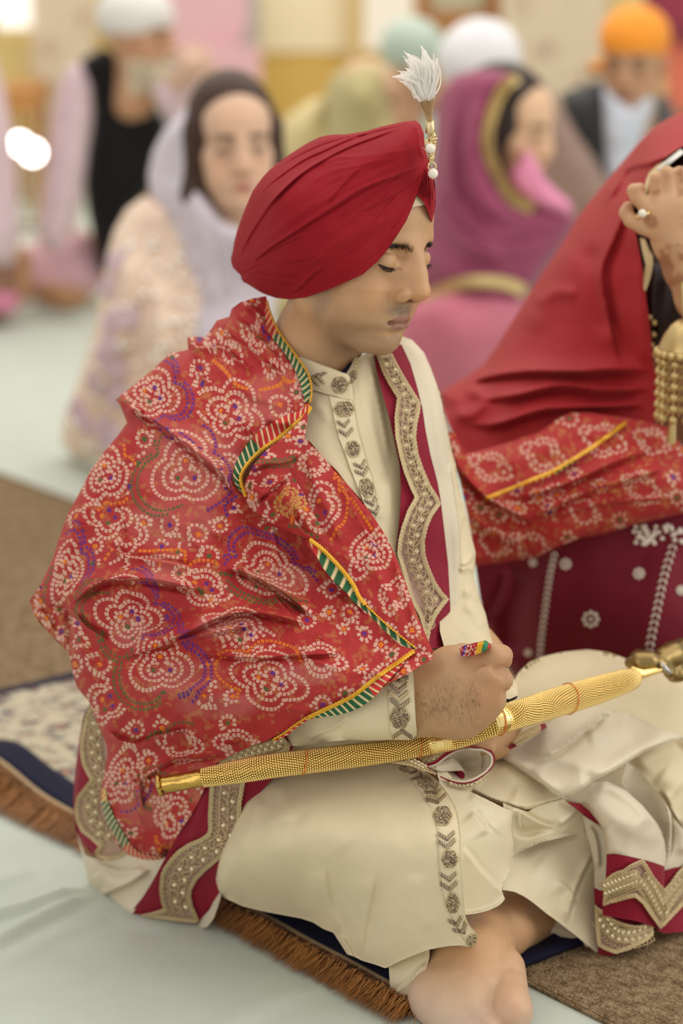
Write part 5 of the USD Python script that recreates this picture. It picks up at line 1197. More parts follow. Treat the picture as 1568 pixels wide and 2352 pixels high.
bandline = Cloth(TP((200, 250), (1300, 250), (1300, 800), (200, 800)), [(*Q('T', (x, y))[0], d) for x, y, d in [(330, 330, 2.71), (500, 505, 2.694), (720, 350, 2.708), (960, 270, 2.715), (1235, 400, 2.725), (950, 675, 2.683), (740, 650, 2.686), (600, 580, 2.688)]], step=12)
mr = band(bandline, TP((480, 485), (540, 470), (600, 445), (660, 400), (720, 355), (780, 318), (830, 295), (900, 277), (960, 272), (1040, 276), (1110, 287), (1170, 310), (1215, 345), (1240, 400), (1236, 450), (1222, 495), (1190, 535), (1150, 572), (1050, 642), (950, 676), (850, 681), (740, 650), (640, 606)), np.r_[np.linspace(-4, -7, 30), np.full(20, -6), np.linspace(-6, -1.5, 30), np.full(40, -1.5)], np.r_[np.linspace(3, 5, 30), np.full(20, 3), np.full(70, 1.5)], .001, .002, 120, 4)
put("maroon_edge", mr[0], mr[1], "maroon", stole)
wl = band(bandline, TP((500, 500), (600, 470), (700, 395), (790, 340), (860, 312), (960, 296), (1040, 302), (1110, 304), (1160, 325), (1205, 355), (1226, 402), (1218, 470), (1180, 520), (1140, 560), (1040, 622), (950, 655), (880, 660), (760, 640)), -2.5, 2.5, .002, .003, 120, 3)
wl[0][:len(wl[0]) // 2] += 0
put("lining_edge", wl[0], wl[1], "white_cotton", stole)
for nm, mt, pts, ct, ln_, w0 in (("lace", "net", [(690, 640), (770, 672), (850, 690), (950, 686), (1080, 625), (1195, 540), (1150, 610), (1060, 690), (1000, 722), (950, 740), (900, 737), (800, 705)], [(700, 650, 2.688), (950, 710, 2.692), (1180, 560, 2.725), (1060, 650, 2.695)], [(740, 670), (850, 708), (960, 712), (1070, 662), (1160, 580)], 14),
                                 ("lace", "net", [(30, 430), (140, 380), (250, 335), (330, 400), (430, 470), (520, 525), (590, 565), (600, 592), (480, 545), (300, 482), (150, 457), (40, 440)], [(40, 435, 2.69), (250, 350, 2.705), (590, 580, 2.684), (300, 470, 2.683)], [(90, 425), (220, 400), (340, 450), (480, 525)], 22),
                                 ("lace", "net", [(370, 400), (440, 400), (520, 385), (640, 320), (760, 270), (880, 247), (1000, 256), (940, 266), (830, 287), (720, 342), (620, 432), (540, 467), (480, 477), (420, 450)], [(400, 410, 2.735), (640, 340, 2.725), (960, 258, 2.722), (560, 455, 2.712)], [(440, 430), (560, 420), (680, 330), (800, 275), (920, 257)], 14)):
    c, p = TF(nm, mt, pts, ct); lace_work(c, TP(*ln_), w0, p, .002, 13, 7)
TF("maroon_edge", "maroon", [(250, 337), (300, 320), (350, 310), (372, 350), (440, 372), (395, 378), (385, 395), (410, 430), (470, 470), (540, 520), (600, 572), (590, 580), (520, 530), (430, 475), (330, 405)], [(260, 337, 2.703), (360, 320, 2.715), (590, 575, 2.682), (430, 460, 2.69)])
# the end that hangs behind the right hip
def DP(*pts): return Q('D', *pts)
def DF(name, mat, pts, ctrl, folds=(), **k): return SC(name, mat, DP(*pts), [(*Q('D', (x, y))[0], d) for x, y, d in ctrl], folds, **k)
hp_, _ = DF("hip_cloth", "maroon", [(830, 870), (900, 840), (1100, 740), (1240, 690), (1325, 670), (1310, 730), (1250, 830), (1200, 920), (1150, 985), (1060, 1080), (1000, 1180), (950, 1300), (925, 1400), (890, 1530), (855, 1610), (800, 1730), (740, 1790), (690, 1795), (600, 1778), (450, 1750), (355, 1738), (390, 1690), (430, 1640), (480, 1560), (545, 1440), (600, 1340), (640, 1270), (700, 1150), (740, 1070), (770, 1000)],
    [(850, 880, 2.745), (1300, 690, 2.73), (1100, 1000, 2.742), (780, 1030, 2.765), (900, 1400, 2.768), (650, 1300, 2.80), (450, 1650, 2.86), (700, 1780, 2.86), (860, 1590, 2.825), (560, 1480, 2.825), (360, 1735, 2.888)], [(DP((900, 1500), (870, 1580), (800, 1700)), 10, .006), (DP((640, 1270), (560, 1430), (470, 1590)), 10, .005), (DP((780, 1040), (740, 1200), (680, 1350)), 10, .003)], wr=(.001, 50))
hl_ = Over(hp_, DP((870, 870), (960, 830), (1110, 780), (1200, 745), (1245, 800), (1240, 830), (1100, 900), (1000, 985), (985, 1060), (975, 1120), (972, 1190), (968, 1250), (950, 1330), (925, 1375), (890, 1405), (840, 1445), (780, 1495), (730, 1545), (700, 1600), (695, 1640), (705, 1690), (740, 1772), (725, 1786), (640, 1778), (540, 1765), (400, 1745), (480, 1728), (542, 1708), (530, 1670), (520, 1600), (528, 1520), (545, 1480), (580, 1430), (620, 1385), (680, 1345), (750, 1315), (782, 1292), (792, 1270), (790, 1190), (795, 1110), (800, 1030), (820, 940)), .003, step=3, thick=.002); hlp = hl_.put("lace", "net", stole)
lace_work(hl_, DP((895, 1020), (884, 1100), (882, 1180), (880, 1265), (858, 1325), (800, 1362), (740, 1400), (670, 1455), (625, 1520), (608, 1600), (618, 1680), (640, 1750)), 70, hlp, .004, 21, 8)
lace_work(hl_, DP((880, 900), (1000, 850), (1120, 815), (1220, 790)), 38, hlp, .004, 21, 9)
DF("hip_fold", "white_cotton", [(860, 1590), (862, 1640), (850, 1680), (822, 1760), (785, 1808), (745, 1815), (715, 1803), (700, 1795), (742, 1775), (800, 1710)], [(860, 1600, 2.825), (740, 1808, 2.855), (800, 1740, 2.835)])
DF("back_cloth", "white_cotton", [(62, 1270), (80, 1330), (110, 1410), (200, 1440), (330, 1395), (430, 1430), (560, 1420), (600, 1390), (545, 1450), (480, 1570), (430, 1650), (370, 1735), (355, 1742), (320, 1728), (305, 1705), (290, 1692), (240, 1682), (200, 1662), (168, 1640), (135, 1592), (122, 1540), (108, 1470), (90, 1400)],
    [(80, 1330, 2.97), (130, 1580, 2.975), (250, 1500, 2.93), (400, 1450, 2.885), (320, 1720, 2.90), (430, 1640, 2.875), (560, 1430, 2.845), (220, 1670, 2.955)],
    [(DP((140, 1440), (240, 1480), (330, 1500), (440, 1470)), 14, .008, 's'), (DP((480, 1480), (360, 1560), (270, 1600), (180, 1640)), 14, .012, 's'), (DP((170, 1500), (240, 1560), (260, 1590)), 12, .006), (DP((100, 1400), (150, 1530), (200, 1600)), 10, .005)], sil=[DP((62, 1270), (90, 1400), (122, 1540), (168, 1640), (240, 1682), (305, 1705), (355, 1742))], rnd=(16, .015))
bb_, _ = DF("back_band", "maroon", [(150, 540), (100, 640), (78, 760), (60, 900), (48, 1010), (44, 1120), (46, 1200), (58, 1270), (85, 1330), (130, 1385), (180, 1428), (240, 1440), (300, 1425), (345, 1400), (345, 1000), (240, 620)],
    [(150, 560, 2.905), (60, 900, 2.945), (50, 1180, 2.965), (200, 1430, 2.935), (330, 1390, 2.905), (250, 900, 2.895), (180, 700, 2.90)], sil=[DP((150, 540), (78, 760), (48, 1010), (46, 1200), (85, 1330), (180, 1428))], rnd=(14, .016))
bo = Over(bb_, DP((150, 545), (110, 640), (85, 760), (82, 830), (95, 910), (120, 960), (138, 990), (100, 1040), (62, 1090), (52, 1150), (60, 1220), (90, 1280), (140, 1320), (185, 1362), (160, 1395), (180, 1425), (240, 1437), (300, 1423), (343, 1398), (343, 1000), (240, 620)), .003, step=4, thick=.002); bop = bo.put("lace", "net", stole)
lace_work(bo, DP((170, 640), (150, 760), (160, 880), (195, 990), (140, 1090), (135, 1180), (180, 1270), (240, 1350)), 54, bop, .004, 20, 10)
DF("back_fold", "white_cotton", [(228, 880), (218, 980), (205, 1060), (215, 1080), (245, 1000), (250, 900)], [(228, 900, 2.865), (215, 1060, 2.87), (245, 950, 2.86)])
# ---------------------------------------------------------------- the tie-dyed shawl
RED, SHEER = lin((168, 34, 36)), lin((180, 84, 80))
WHT, PUR, GRN, ORG_, GLD = lin((216, 174, 154)), lin((84, 44, 128)), lin((62, 96, 52)), lin((222, 122, 34)), lin((192, 150, 78))
def rosette(c, R, lobes=4, rot=0., sx=1., sy=1., n=160, amp=.32):
    a = np.linspace(0, 2 * np.pi, n); r = R * (1 - amp + amp * np.abs(np.cos(a * lobes / 2)) ** .8 * 1.2)
    p = np.c_[np.cos(a) * r * sx, np.sin(a) * r * sy]; k = np.array([[math.cos(rot), math.sin(rot)], [-math.sin(rot), math.cos(rot)]])
    return p @ k + c
class Print:
    """The tied dots of one panel: short squares in rows along curves, with tiny gold sprigs between."""
    def __init__(s, seed, pitch=9.4):
        s.r = np.random.default_rng(seed); s.pitch = pitch; s.d = []; s.occ = []; s.g = []
    def line(s, pts, col, size=(3.35, 3.9), smooth=True, skip=0):
        P = np.asarray(pts, float); L = LineString(P).length; n = max(2, int(L / s.pitch))
        Q_ = spline(P, n) if smooth and len(P) < 40 else resample(P, n=n)
        t = np.gradient(Q_, axis=0); a = np.arctan2(t[:, 1], t[:, 0])
        old = np.array([d[:2] for d in s.d]) if s.d else np.zeros((0, 2)); kt = cKDTree(old) if len(old) else None
        for q, b in zip(Q_, a):
            if kt is None or kt.query(q)[0] > s.pitch * .86: s.d.append((q[0], q[1], b, size[0], size[1], *col))
    def spiral(s, c, R, rot=0, col=None):
        col = WHT if col is None else col
        a = np.linspace(0, 2 * np.pi * 1.02, 60) + rot; r = R * (1.05 - .16 * (a - rot) / 6.28)
        p = np.c_[np.cos(a), np.sin(a)] * r[:, None] + c
        tail = p[0] + np.c_[np.linspace(0, 1, 8)] * np.array([[-math.sin(rot), math.cos(rot)]]) * R * -1.1
        s.line(np.vstack([tail[::-1], p[1:]]), col, smooth=False)
        s.d.append((c[0], c[1], rot + .7, 4.2, 5.2, *[PUR, GRN, ORG_][s.r.integers(3)])); s.occ.append((*c, R * 1.35))
    def flower(s, c, R, rot=0., lobes=4, sx=1., sy=1., outer=()):
        c = np.asarray(c, float)
        s.line(rosette(c, R, lobes, rot, sx, sy), WHT, smooth=False); s.line(rosette(c, R * .66, lobes, rot, sx, sy), WHT, smooth=False)
        if R > 52: s.line(rosette(c, R * .40, lobes, rot, sx, sy, 160, .72), WHT, smooth=False)
        if R > 45:
            for k in range(lobes):
                a = rot + 2 * np.pi * k / lobes; e = c + np.array([math.cos(a) * sx, math.sin(a) * sy]) * R * .30
                s.d.append((*e, a, 4, 4.5, *[PUR, GRN, ORG_][k % 3]))
        for col, a0, a1, q in outer:
            P = rosette(c, R * q, lobes, rot, sx, sy, 240); an = np.degrees(np.arctan2(P[:, 1] - c[1], P[:, 0] - c[0])) % 360
            m = ((an - a0) % 360) < ((a1 - a0) % 360); o = np.argsort((an[m] - a0) % 360)
            s.line(P[m][o], col, (3.2, 3.2), smooth=False)
        s.occ.append((*c, R * 1.3 * max(sx, sy)))
    def fill(s, poly, n=500, R=(17, 25)):
        x0, y0, x1, y1 = poly.bounds
        for i in range(n):
            c = np.array([s.r.uniform(x0, x1), s.r.uniform(y0, y1)]); q = s.r.uniform(*R)
            if not poly.contains(Point(c)): continue
            if any(math.hypot(c[0] - o[0], c[1] - o[1]) < o[2] + q * 1.22 for o in s.occ): continue
            s.spiral(c, q, s.r.uniform(0, 6.28))
    def sprigs(s, poly, n=900):
        x0, y0, x1, y1 = poly.bounds
        for i in range(n):
            c = np.array([s.r.uniform(x0, x1), s.r.uniform(y0, y1)]); a = s.r.uniform(0, 6.28); L = s.r.uniform(10, 22); cv = s.r.normal(0, .5)
            t = np.linspace(0, 1, int(L / 1.6))[:, None]; ang = a + cv * t[:, 0]
            p = c + np.cumsum(np.c_[np.cos(ang), np.sin(ang)] * 1.6, 0)
            s.g.append(p)
            for q in p[2::3]:
                for sd in (-1, 1): s.g.append(q + sd * np.array([[-math.sin(a), math.cos(a)]]) * np.array([[2.6], [4.0]]))
    def colour(s, cl, sheer=()):
        D = np.array(s.d); kt = cKDTree(D[:, :2]); G_ = cKDTree(np.vstack(s.g)) if s.g else None
        def f(P):
            h = cl.relief(P)
            U_ = P + np.c_[h * 500, h * 1100] + 2.2 * (np.c_[meshkit.noise(np.c_[P / 38, P[:, :1] * 0]), meshkit.noise(np.c_[P / 38, P[:, :1] * 0 + 9])] - .5)
            base = np.tile(RED, (len(P), 1)); cover = np.full(len(P), 1.0)
            w = np.zeros(len(P))
            for x, y, rx, ry in sheer: w = np.maximum(w, np.clip(1.5 - 1.5 * (((P[:, 0] - x) / rx) ** 2 + ((P[:, 1] - y) / ry) ** 2), 0, 1))
            w = np.maximum(w, .22) * (.65 + .5 * meshkit.noise(np.c_[P / 60, P[:, :1] * 0 + 3]))
            w = np.clip(w, 0, 1)[:, None]; base = base * (1 - w) + SHEER * w
            if G_ is not None:
                d, _ = G_.query(U_); k = np.clip((1.35 - d) / .9, 0, 1)[:, None] * .5; base = base * (1 - k) + GLD * k
            d, i = kt.query(U_, 3)
            for j in (2, 1, 0):
                q = D[i[:, j]]; e = U_ - q[:, :2]; ca, sa = np.cos(q[:, 2]), np.sin(q[:, 2])
                u, v = np.abs(e[:, 0] * ca + e[:, 1] * sa), np.abs(-e[:, 0] * sa + e[:, 1] * ca)
                m = np.maximum(u - q[:, 3], v - q[:, 4]); a = np.clip(.5 - m / 1.1, 0, 1)
                hole = np.clip((1.7 - np.hypot(u, v)) / .9, 0, 1) * .7
                a = (a * (1 - hole))[:, None]; base = base * (1 - a) + q[:, 5:8] * a
            return base
        return f
def ribbon(cl, line, w0, w1, parent, segs, lift=.003, name="striped_ribbon", stripe=15, slope=.9, n=None):
    """Gota ribbon: red and green lengths crossed by slanting gold stripes. segs: (from fraction, colour)."""
    L = LineString(line).length; n = n or int(L / 1.6)
    v, f, uv, P = band(cl, line, np.interp(np.linspace(0, 1, n), np.linspace(0, 1, np.size(w0)), np.atleast_1d(w0)), np.interp(np.linspace(0, 1, n), np.linspace(0, 1, np.size(w1)), np.atleast_1d(w1)), lift, .0014, n, 8)
    frac = uv[:, 0] / uv[:, 0].max(); wd = abs(np.mean(np.asarray(w1) - np.asarray(w0)))
    c = np.zeros((len(v), 3))
    for a, col in segs: c[frac >= a] = lin(col)
    ph = ((uv[:, 0] + slope * uv[:, 1] * wd) % stripe) / stripe
    g = np.clip((.19 - np.abs(ph - .5)) * 12, 0, 1)[:, None]; c = c * (1 - g) + lin((226, 200, 150)) * g
    return put(name, v, f, "painted_cloth", parent, col=c)
def braid(cl, line, w, parent, lift=.004, name="gold_braid"):
    L = LineString(line).length; n = int(L / 2.2)
    v, f, uv, P = band(cl, line, np.full(n, -w) + .9 * np.sin(np.arange(n) * 1.9), np.full(n, w) - .9 * np.sin(np.arange(n) * 1.9), lift, .002, n, 4)
    h = len(v) // 2
    d = (CAM - v[:h]); d /= np.linalg.norm(d, axis=1, keepdims=True)
    v[:h] += d * ((1 - (2 * uv[:h, 1] - 1) ** 2) * .0022 + .0004 * np.sin(uv[:h, 0] * 1.4))[:, None]
    return put(name, v, f, "zari_yellow", parent)
GR, RD = (36, 92, 56), (196, 44, 44)

shawl = thing("shawl", "red tie-dyed shawl with white dot rosettes and gold trim draped over the red-turbaned person", "shawl", (-.2, 2.8, 0))
main_out = [(611, 680), (582, 685), (552, 694), (531, 710), (527, 727), (498, 736), (484, 757), (470, 775), (446, 772), (430, 776), (432, 803), (392, 811), (350, 849), (304, 887), (266, 917), (276, 932), (283, 948), (291, 971), (270, 1001), (241, 1035), (207, 1081), (178, 1140), (155, 1182), (134, 1241), (123, 1279), (106, 1317), (92, 1345), (82, 1372), (100, 1392), (150, 1398), (166, 1420), (160, 1450), (157, 1498), (162, 1517), (167, 1546), (177, 1579), (204, 1612), (220, 1650), (233, 1683), (245, 1712), (247, 1732), (239, 1778), (231, 1819), (231, 1840), (238, 1870), (254, 1915), (272, 1944), (295, 1966), (328, 1977), (352, 1980), (376, 1977),
    (386, 1957), (399, 1935), (415, 1906), (436, 1877), (457, 1840), (474, 1800), (495, 1755), (530, 1735), (580, 1712), (612, 1702), (637, 1688), (665, 1672), (700, 1656), (740, 1642), (770, 1632), (800, 1622), (839, 1606), (870, 1586), (898, 1567), (925, 1553), (947, 1542), (964, 1530), (986, 1518), (997, 1506), (975, 1498), (950, 1491), (920, 1483),
    (893, 1460), (858, 1426), (836, 1391), (809, 1372), (774, 1346), (744, 1303), (725, 1269), (709, 1242), (667, 1223), (625, 1208), (585, 1165), (562, 1140), (548, 1115), (545, 1095), (563, 1070), (590, 1040), (637, 1005), (672, 975), (705, 946), (713, 921), (715, 894), (713, 867), (694, 837), (671, 806), (650, 780), (637, 760), (620, 722)]
main_c = [(600, 700, 2.955), (560, 715, 2.95), (500, 770, 2.925), (430, 800, 2.905), (350, 870, 2.895), (283, 946, 2.89), (640, 790, 2.915), (700, 890, 2.848), (600, 850, 2.86), (450, 900, 2.835), (380, 1000, 2.81), (550, 1000, 2.79), (680, 960, 2.812), (300, 1100, 2.80), (450, 1150, 2.745), (570, 1120, 2.752), (240, 1200, 2.80), (150, 1300, 2.83), (95, 1370, 2.86), (300, 1330, 2.73), (450, 1330, 2.705),
    (620, 1240, 2.755), (700, 1330, 2.748), (800, 1400, 2.715), (900, 1480, 2.668), (980, 1505, 2.635), (600, 1450, 2.70), (450, 1500, 2.695), (300, 1480, 2.73), (190, 1500, 2.79), (180, 1570, 2.81), (400, 1600, 2.69), (600, 1580, 2.665), (750, 1560, 2.635), (800, 1612, 2.628), (930, 1545, 2.612), (650, 1675, 2.68), (500, 1690, 2.715), (350, 1700, 2.745), (250, 1700, 2.80), (245, 1800, 2.84), (350, 1810, 2.785), (430, 1830, 2.775), (330, 1960, 2.855), (250, 1890, 2.86), (420, 1750, 2.755), (390, 1930, 2.81), (500, 1740, 2.725)]
BQ = lambda *p: Q('B', *p)
main_f = [(BQ((1000, 1660), (900, 1640), (760, 1605), (620, 1588), (480, 1590), (380, 1620), (300, 1680), (230, 1740)), 26, .024, 's'), (BQ((1180, 1170), (1080, 1025), (960, 925), (860, 845), (740, 755), (640, 700), (540, 705)), 20, .014, 's'),
    (BQ((1568, 1800), (1450, 1700), (1330, 1620), (1200, 1560), (1080, 1530)), 16, .016, 's'), (BQ((1560, 1850), (1400, 1800), (1200, 1770), (1050, 1800), (900, 1870), (760, 1930), (640, 1960)), 18, .014, 's'), (BQ((560, 1960), (760, 1880), (920, 1820), (1050, 1770)), 22, .012),
    (DP((1560, 290), (1300, 300), (1050, 315), (850, 300), (700, 290)), 14, .008, 's'), (DP((1100, 120), (850, 170), (640, 220), (440, 275), (300, 330)), 16, .012, 's'), (DP((960, 180), (760, 200), (560, 235)), 20, .010), (DP((210, 690), (300, 770), (420, 790), (560, 740), (720, 735)), 16, .010, 's'), (DP((880, 850), (740, 870), (600, 880), (480, 950), (390, 1010)), 14, .014, 's'),
    (DP((360, 970), (380, 1030), (420, 1100)), 12, .014), (DP((410, 990), (420, 1080), (430, 1150)), 8, .010, 's'), (DP((300, 360), (450, 470), (640, 500), (820, 420)), 26, .006), (DP((560, 430), (700, 480), (900, 560), (1100, 620)), 26, .006), (DP((270, 1170), (330, 1290), (400, 1370)), 16, .006), (DP((440, 1130), (470, 1230), (560, 1330)), 18, -.006),
    (BQ((1110, 150), (1230, 240), (1330, 340), (1440, 480)), 14, .010, 's'), (BQ((1040, 185), (1100, 270), (1200, 330), (1330, 440), (1460, 520)), 13, .010, 's'), (BQ((885, 280), (930, 330), (1060, 330), (1150, 400), (1250, 470)), 12, .010, 's'), (BQ((1180, 80), (1250, 130), (1290, 200), (1350, 270)), 9, .010), (BQ((780, 370), (850, 470), (900, 620), (880, 720)), 18, .006), (BQ((1000, 370), (1200, 560), (1400, 640)), 18, .005),
    (BQ((1300, 700), (1380, 740), (1460, 720)), 12, .008), (BQ((540, 690), (600, 660), (640, 690)), 9, .010), (BQ((490, 610), (560, 650), (620, 680)), 9, .008), (BQ((640, 1000), (680, 1150), (800, 1260), (960, 1320)), 30, .004), (BQ((330, 1100), (300, 1250), (230, 1420), (130, 1600)), 22, .008), (BQ((420, 1400), (560, 1470), (760, 1500), (950, 1540)), 16, .010, 's'),
    (BQ((1160, 1280), (1300, 1420), (1420, 1530), (1568, 1620)), 24, .006), (BQ((980, 1150), (1120, 1250), (1230, 1360)), 24, .004), (BQ((260, 1760), (330, 1850), (460, 1930)), 16, .010, 's'), (BQ((560, 1580), (600, 1680), (720, 1700)), 18, -.008), (BQ((230, 1720), (240, 1800), (260, 1900)), 10, .010), (DP((60, 100), (90, 260), (170, 420)), 14, .008), (DP((240, 700), (300, 640), (360, 560)), 16, .006)]
main_f = [(f[0], f[1] * .9, f[2] * 1.3, *f[3:]) for f in main_f]
r = np.random.default_rng(77)
for i in range(70):                                            # small crumples between the large folds
    x, y = r.uniform(120, 880), r.uniform(760, 1900)
    if not Polygon(main_out).buffer(-20).contains(Point(x, y)): continue
    if math.hypot((x - 440) / 170, (y - 1090) / 130) < 1: continue
    a = math.radians(r.normal(18, 24) if y > 1300 else r.normal(48, 24)); L = r.uniform(40, 120); d = np.array([math.cos(a), math.sin(a)]); nn_ = np.array([-d[1], d[0]])
    main_f.append(([np.array([x, y]) - d * L / 2, np.array([x, y]) + nn_ * r.normal(0, L * .12), np.array([x, y]) + d * L / 2], r.uniform(5, 10), r.uniform(.0025, .0055), 's' if i % 2 else 'r'))
mainc = Cloth(main_out, main_c, main_f, step=1.62, thick=.0012, sil=[main_out[3:52]], rnd=(34, .04), wr=(.0060, 58), micro=(.0014, 15))
pr = Print(21)
bq = lambda x, y: np.array(Q('B', (x, y))[0]); dq = lambda x, y: np.array(Q('D', (x, y))[0])
for a in ((bq(870, 1005), 76, .55, 3, 1, 1.05, ((GRN, 95, 240, 1.42), (GRN, 110, 225, 1.6), (PUR, 290, 60, 1.4))), (bq(690, 590), 60, .3, 4, 1, 1, ((PUR, 290, 80, 1.35), (PUR, 300, 70, 1.55), (GRN, 150, 240, 1.35))), (bq(1110, 690), 76, .5, 4, 1.05, .95, ()), (bq(430, 1020), 58, .35, 3, .8, 1.15, ((ORG_, 300, 100, 1.45),)),
          (bq(450, 1250), 50, .1, 4, 1, 1, ()), (bq(555, 1345), 42, .1, 4, 1, 1.1, ()), (bq(560, 1800), 66, .2, 4, 1.1, .95, ((GRN, 90, 230, 1.4), (GRN, 100, 220, 1.58), (PUR, 280, 60, 1.4), (PUR, 290, 50, 1.58))), (bq(225, 1570), 56, .3, 3, .6, 1.2, ((PUR, 270, 60, 1.4), (PUR, 280, 50, 1.7), (GRN, 100, 200, 1.5))),
          (bq(1330, 1560), 74, .45, 3, 1.2, .7, ((PUR, 190, 10, 1.35), (PUR, 200, 0, 1.55), (GRN, 40, 170, 1.35), (GRN, 50, 160, 1.55))), (bq(970, 1640), 52, .3, 4, 1.2, .75, ((ORG_, 200, 300, 1.5),)), (bq(1290, 270), 46, .3, 4, 1, .8, ()), (bq(1110, 1000), 38, .4, 3, 1, 1, ()), (bq(640, 1560), 30, .2, 3, 1.4, .6, ()),
          (dq(530, 360), 64, .4, 3, 1.1, 1.1, ((GRN, 80, 230, 1.4), (GRN, 90, 220, 1.6), (PUR, 270, 60, 1.4), (PUR, 280, 50, 1.6))), (dq(1130, 440), 72, .3, 4, 1.2, .85, ((ORG_, 150, 330, 1.4),)), (dq(980, 190), 58, .2, 4, 1.3, .8, ()), (dq(230, 560), 50, .5, 4, .9, 1.1, ()), (dq(310, 990), 56, .6, 3, .8, 1.25, ((PUR, 10, 90, 1.45),)),
          (dq(640, 800), 42, .2, 4, 1.2, .8, ((GRN, 180, 300, 1.5),)), (dq(1420, 330), 42, .2, 4, 1.3, .8, ()), (dq(960, 800), 40, .1, 4, 1.3, .8, ()), (dq(600, 1200), 44, .3, 4, 1, 1, ((ORG_, 60, 140, 1.5),)), (dq(540, 1050), 38, .1, 3, 1.3, .7, ((GRN, 20, 160, 1.5), (GRN, 200, 340, 1.5)))):
    pr.flower(a[0], a[1], a[2], a[3], a[4], a[5], a[6])
for x, y, R in ((790, 1310, 48), (940, 1350, 48), (1000, 1470, 50), (640, 820, 40), (605, 950, 40), (380, 1420, 40), (370, 1520, 38), (950, 440, 42), (965, 530, 40), (1430, 390, 42), (1130, 380, 50), (1390, 650, 55), (560, 1080, 36), (1310, 1310, 46), (280, 1270, 40), (770, 1800, 44), (1010, 1710, 42), (640, 1290, 40), (1060, 1310, 40)):
    pr.spiral(bq(x, y), R * .42, x * .01)
for x, y, R in ((790, 350, 40), (780, 550, 44), (385, 705, 42), (530, 700, 42), (190, 350, 60), (900, 680, 40), (470, 900, 44), (560, 1240, 46), (650, 1230, 46), (800, 440, 40), (930, 540, 38)):
    pr.spiral(dq(x, y), R * .42, x * .01)
for pts, col in (([(600, 1450), (730, 1440), (860, 1440), (870, 1520)], ORG_), ([(440, 1500), (480, 1460), (600, 1450)], ORG_), ([(1020, 400), (1090, 470), (1180, 560), (1300, 560), (1460, 510)], ORG_), ([(1110, 1280), (1090, 1200), (1140, 1140)], PUR), ([(740, 810), (860, 830), (980, 920), (1080, 1030), (1090, 1100)], PUR), ([(850, 1600), (1000, 1560), (1200, 1590), (1290, 1680)], GRN), ([(470, 1530), (640, 1480), (830, 1480)], WHT)):
    pr.line(BQ(*pts), col, (3.8, 3.6) if col is not WHT else (3.35, 3.9))
pr.fill(mainc.poly, 4000, (11, 19)); pr.sprigs(mainc.poly, 2400)
sheer = [(440, 1070, 150, 120), (400, 1200, 130, 80), (640, 890, 90, 50), (600, 940, 80, 40), (380, 1310, 60, 50), (420, 1560, 120, 60), (500, 1620, 120, 40), (700, 1550, 100, 30), (300, 1450, 60, 50), (520, 1440, 90, 40), (330, 1860, 70, 60), (300, 1830, 40, 60), (460, 1800, 40, 60), (640, 1330, 100, 40)]
mp_ = mainc.put("draped_cloth", "bandhani", shawl, colour=pr.colour(mainc, sheer))
def panel(name, out, ctrl, folds, seed, step=1.75, flowers=(), sil=(), rnd=(16, .015), fill=(13, 21), sheer=(), extra=(), **k):
    c = Cloth(out, ctrl, folds, step=step, thick=.0012, sil=list(sil), rnd=rnd, wr=k.pop('wr', (.0035, 40)), micro=(.0010, 13))
    p = Print(seed)
    for f in flowers: p.flower(*f)
    for l, col in extra: p.line(l, col, (3.6, 3.4))
    p.fill(c.poly, 900, fill); p.sprigs(c.poly, k.pop('spr', 160))
    return c, c.put(name, "bandhani", k.pop('parent', shawl), colour=p.colour(c, sheer))
CQ = lambda *p: Q('C', *p)
cq = lambda x, y: np.array(Q('C', (x, y))[0])
fpc, fpp = panel("front_panel", CQ((280, 830), (330, 660), (365, 640), (400, 670), (480, 760), (560, 842), (620, 920), (700, 1010), (760, 1090), (820, 1180), (862, 1250), (900, 1330), (930, 1400), (980, 1540), (1030, 1680), (1080, 1800), (1120, 1890), (1148, 1948), (1040, 1935), (960, 1890), (870, 1830), (720, 1690), (560, 1500), (380, 1290), (300, 1100)),
    [(*cq(360, 660), 2.805), (*cq(480, 780), 2.805), (*cq(620, 930), 2.795), (*cq(760, 1100), 2.782), (*cq(862, 1260), 2.768), (*cq(980, 1550), 2.735), (*cq(1130, 1920), 2.672), (*cq(560, 1460), 2.735), (*cq(640, 1420), 2.74), (*cq(400, 1200), 2.755), (*cq(900, 1820), 2.690), (*cq(720, 1500), 2.735), (*cq(300, 900), 2.775)],
    [(CQ((380, 700), (430, 900), (520, 1100), (600, 1300)), 14, .006), (CQ((560, 860), (640, 1040), (760, 1250), (860, 1480)), 12, .006, 's'), (CQ((700, 1300), (820, 1500), (960, 1750)), 14, .005), (CQ((900, 1350), (960, 1560), (1050, 1800)), 8, .005)], 31,
    flowers=((cq(460, 1080), 50, .4, 3, .8, 1.3, ((ORG_, 290, 70, 1.45),)), (cq(760, 1330), 56, .6, 4, .75, 1.2, ()), (cq(900, 1600), 36, .3, 4, .9, 1.1, ()), (cq(420, 800), 32, 0., 4, 1, 1, ())), sil=[CQ((365, 640), (480, 760), (620, 920), (760, 1090), (862, 1250), (930, 1400), (1030, 1680), (1148, 1948))], rnd=(10, .012), extra=((CQ((540, 880), (660, 1030), (770, 1200), (850, 1400)), ORG_),), sheer=((760, 1330, 50, 60),))
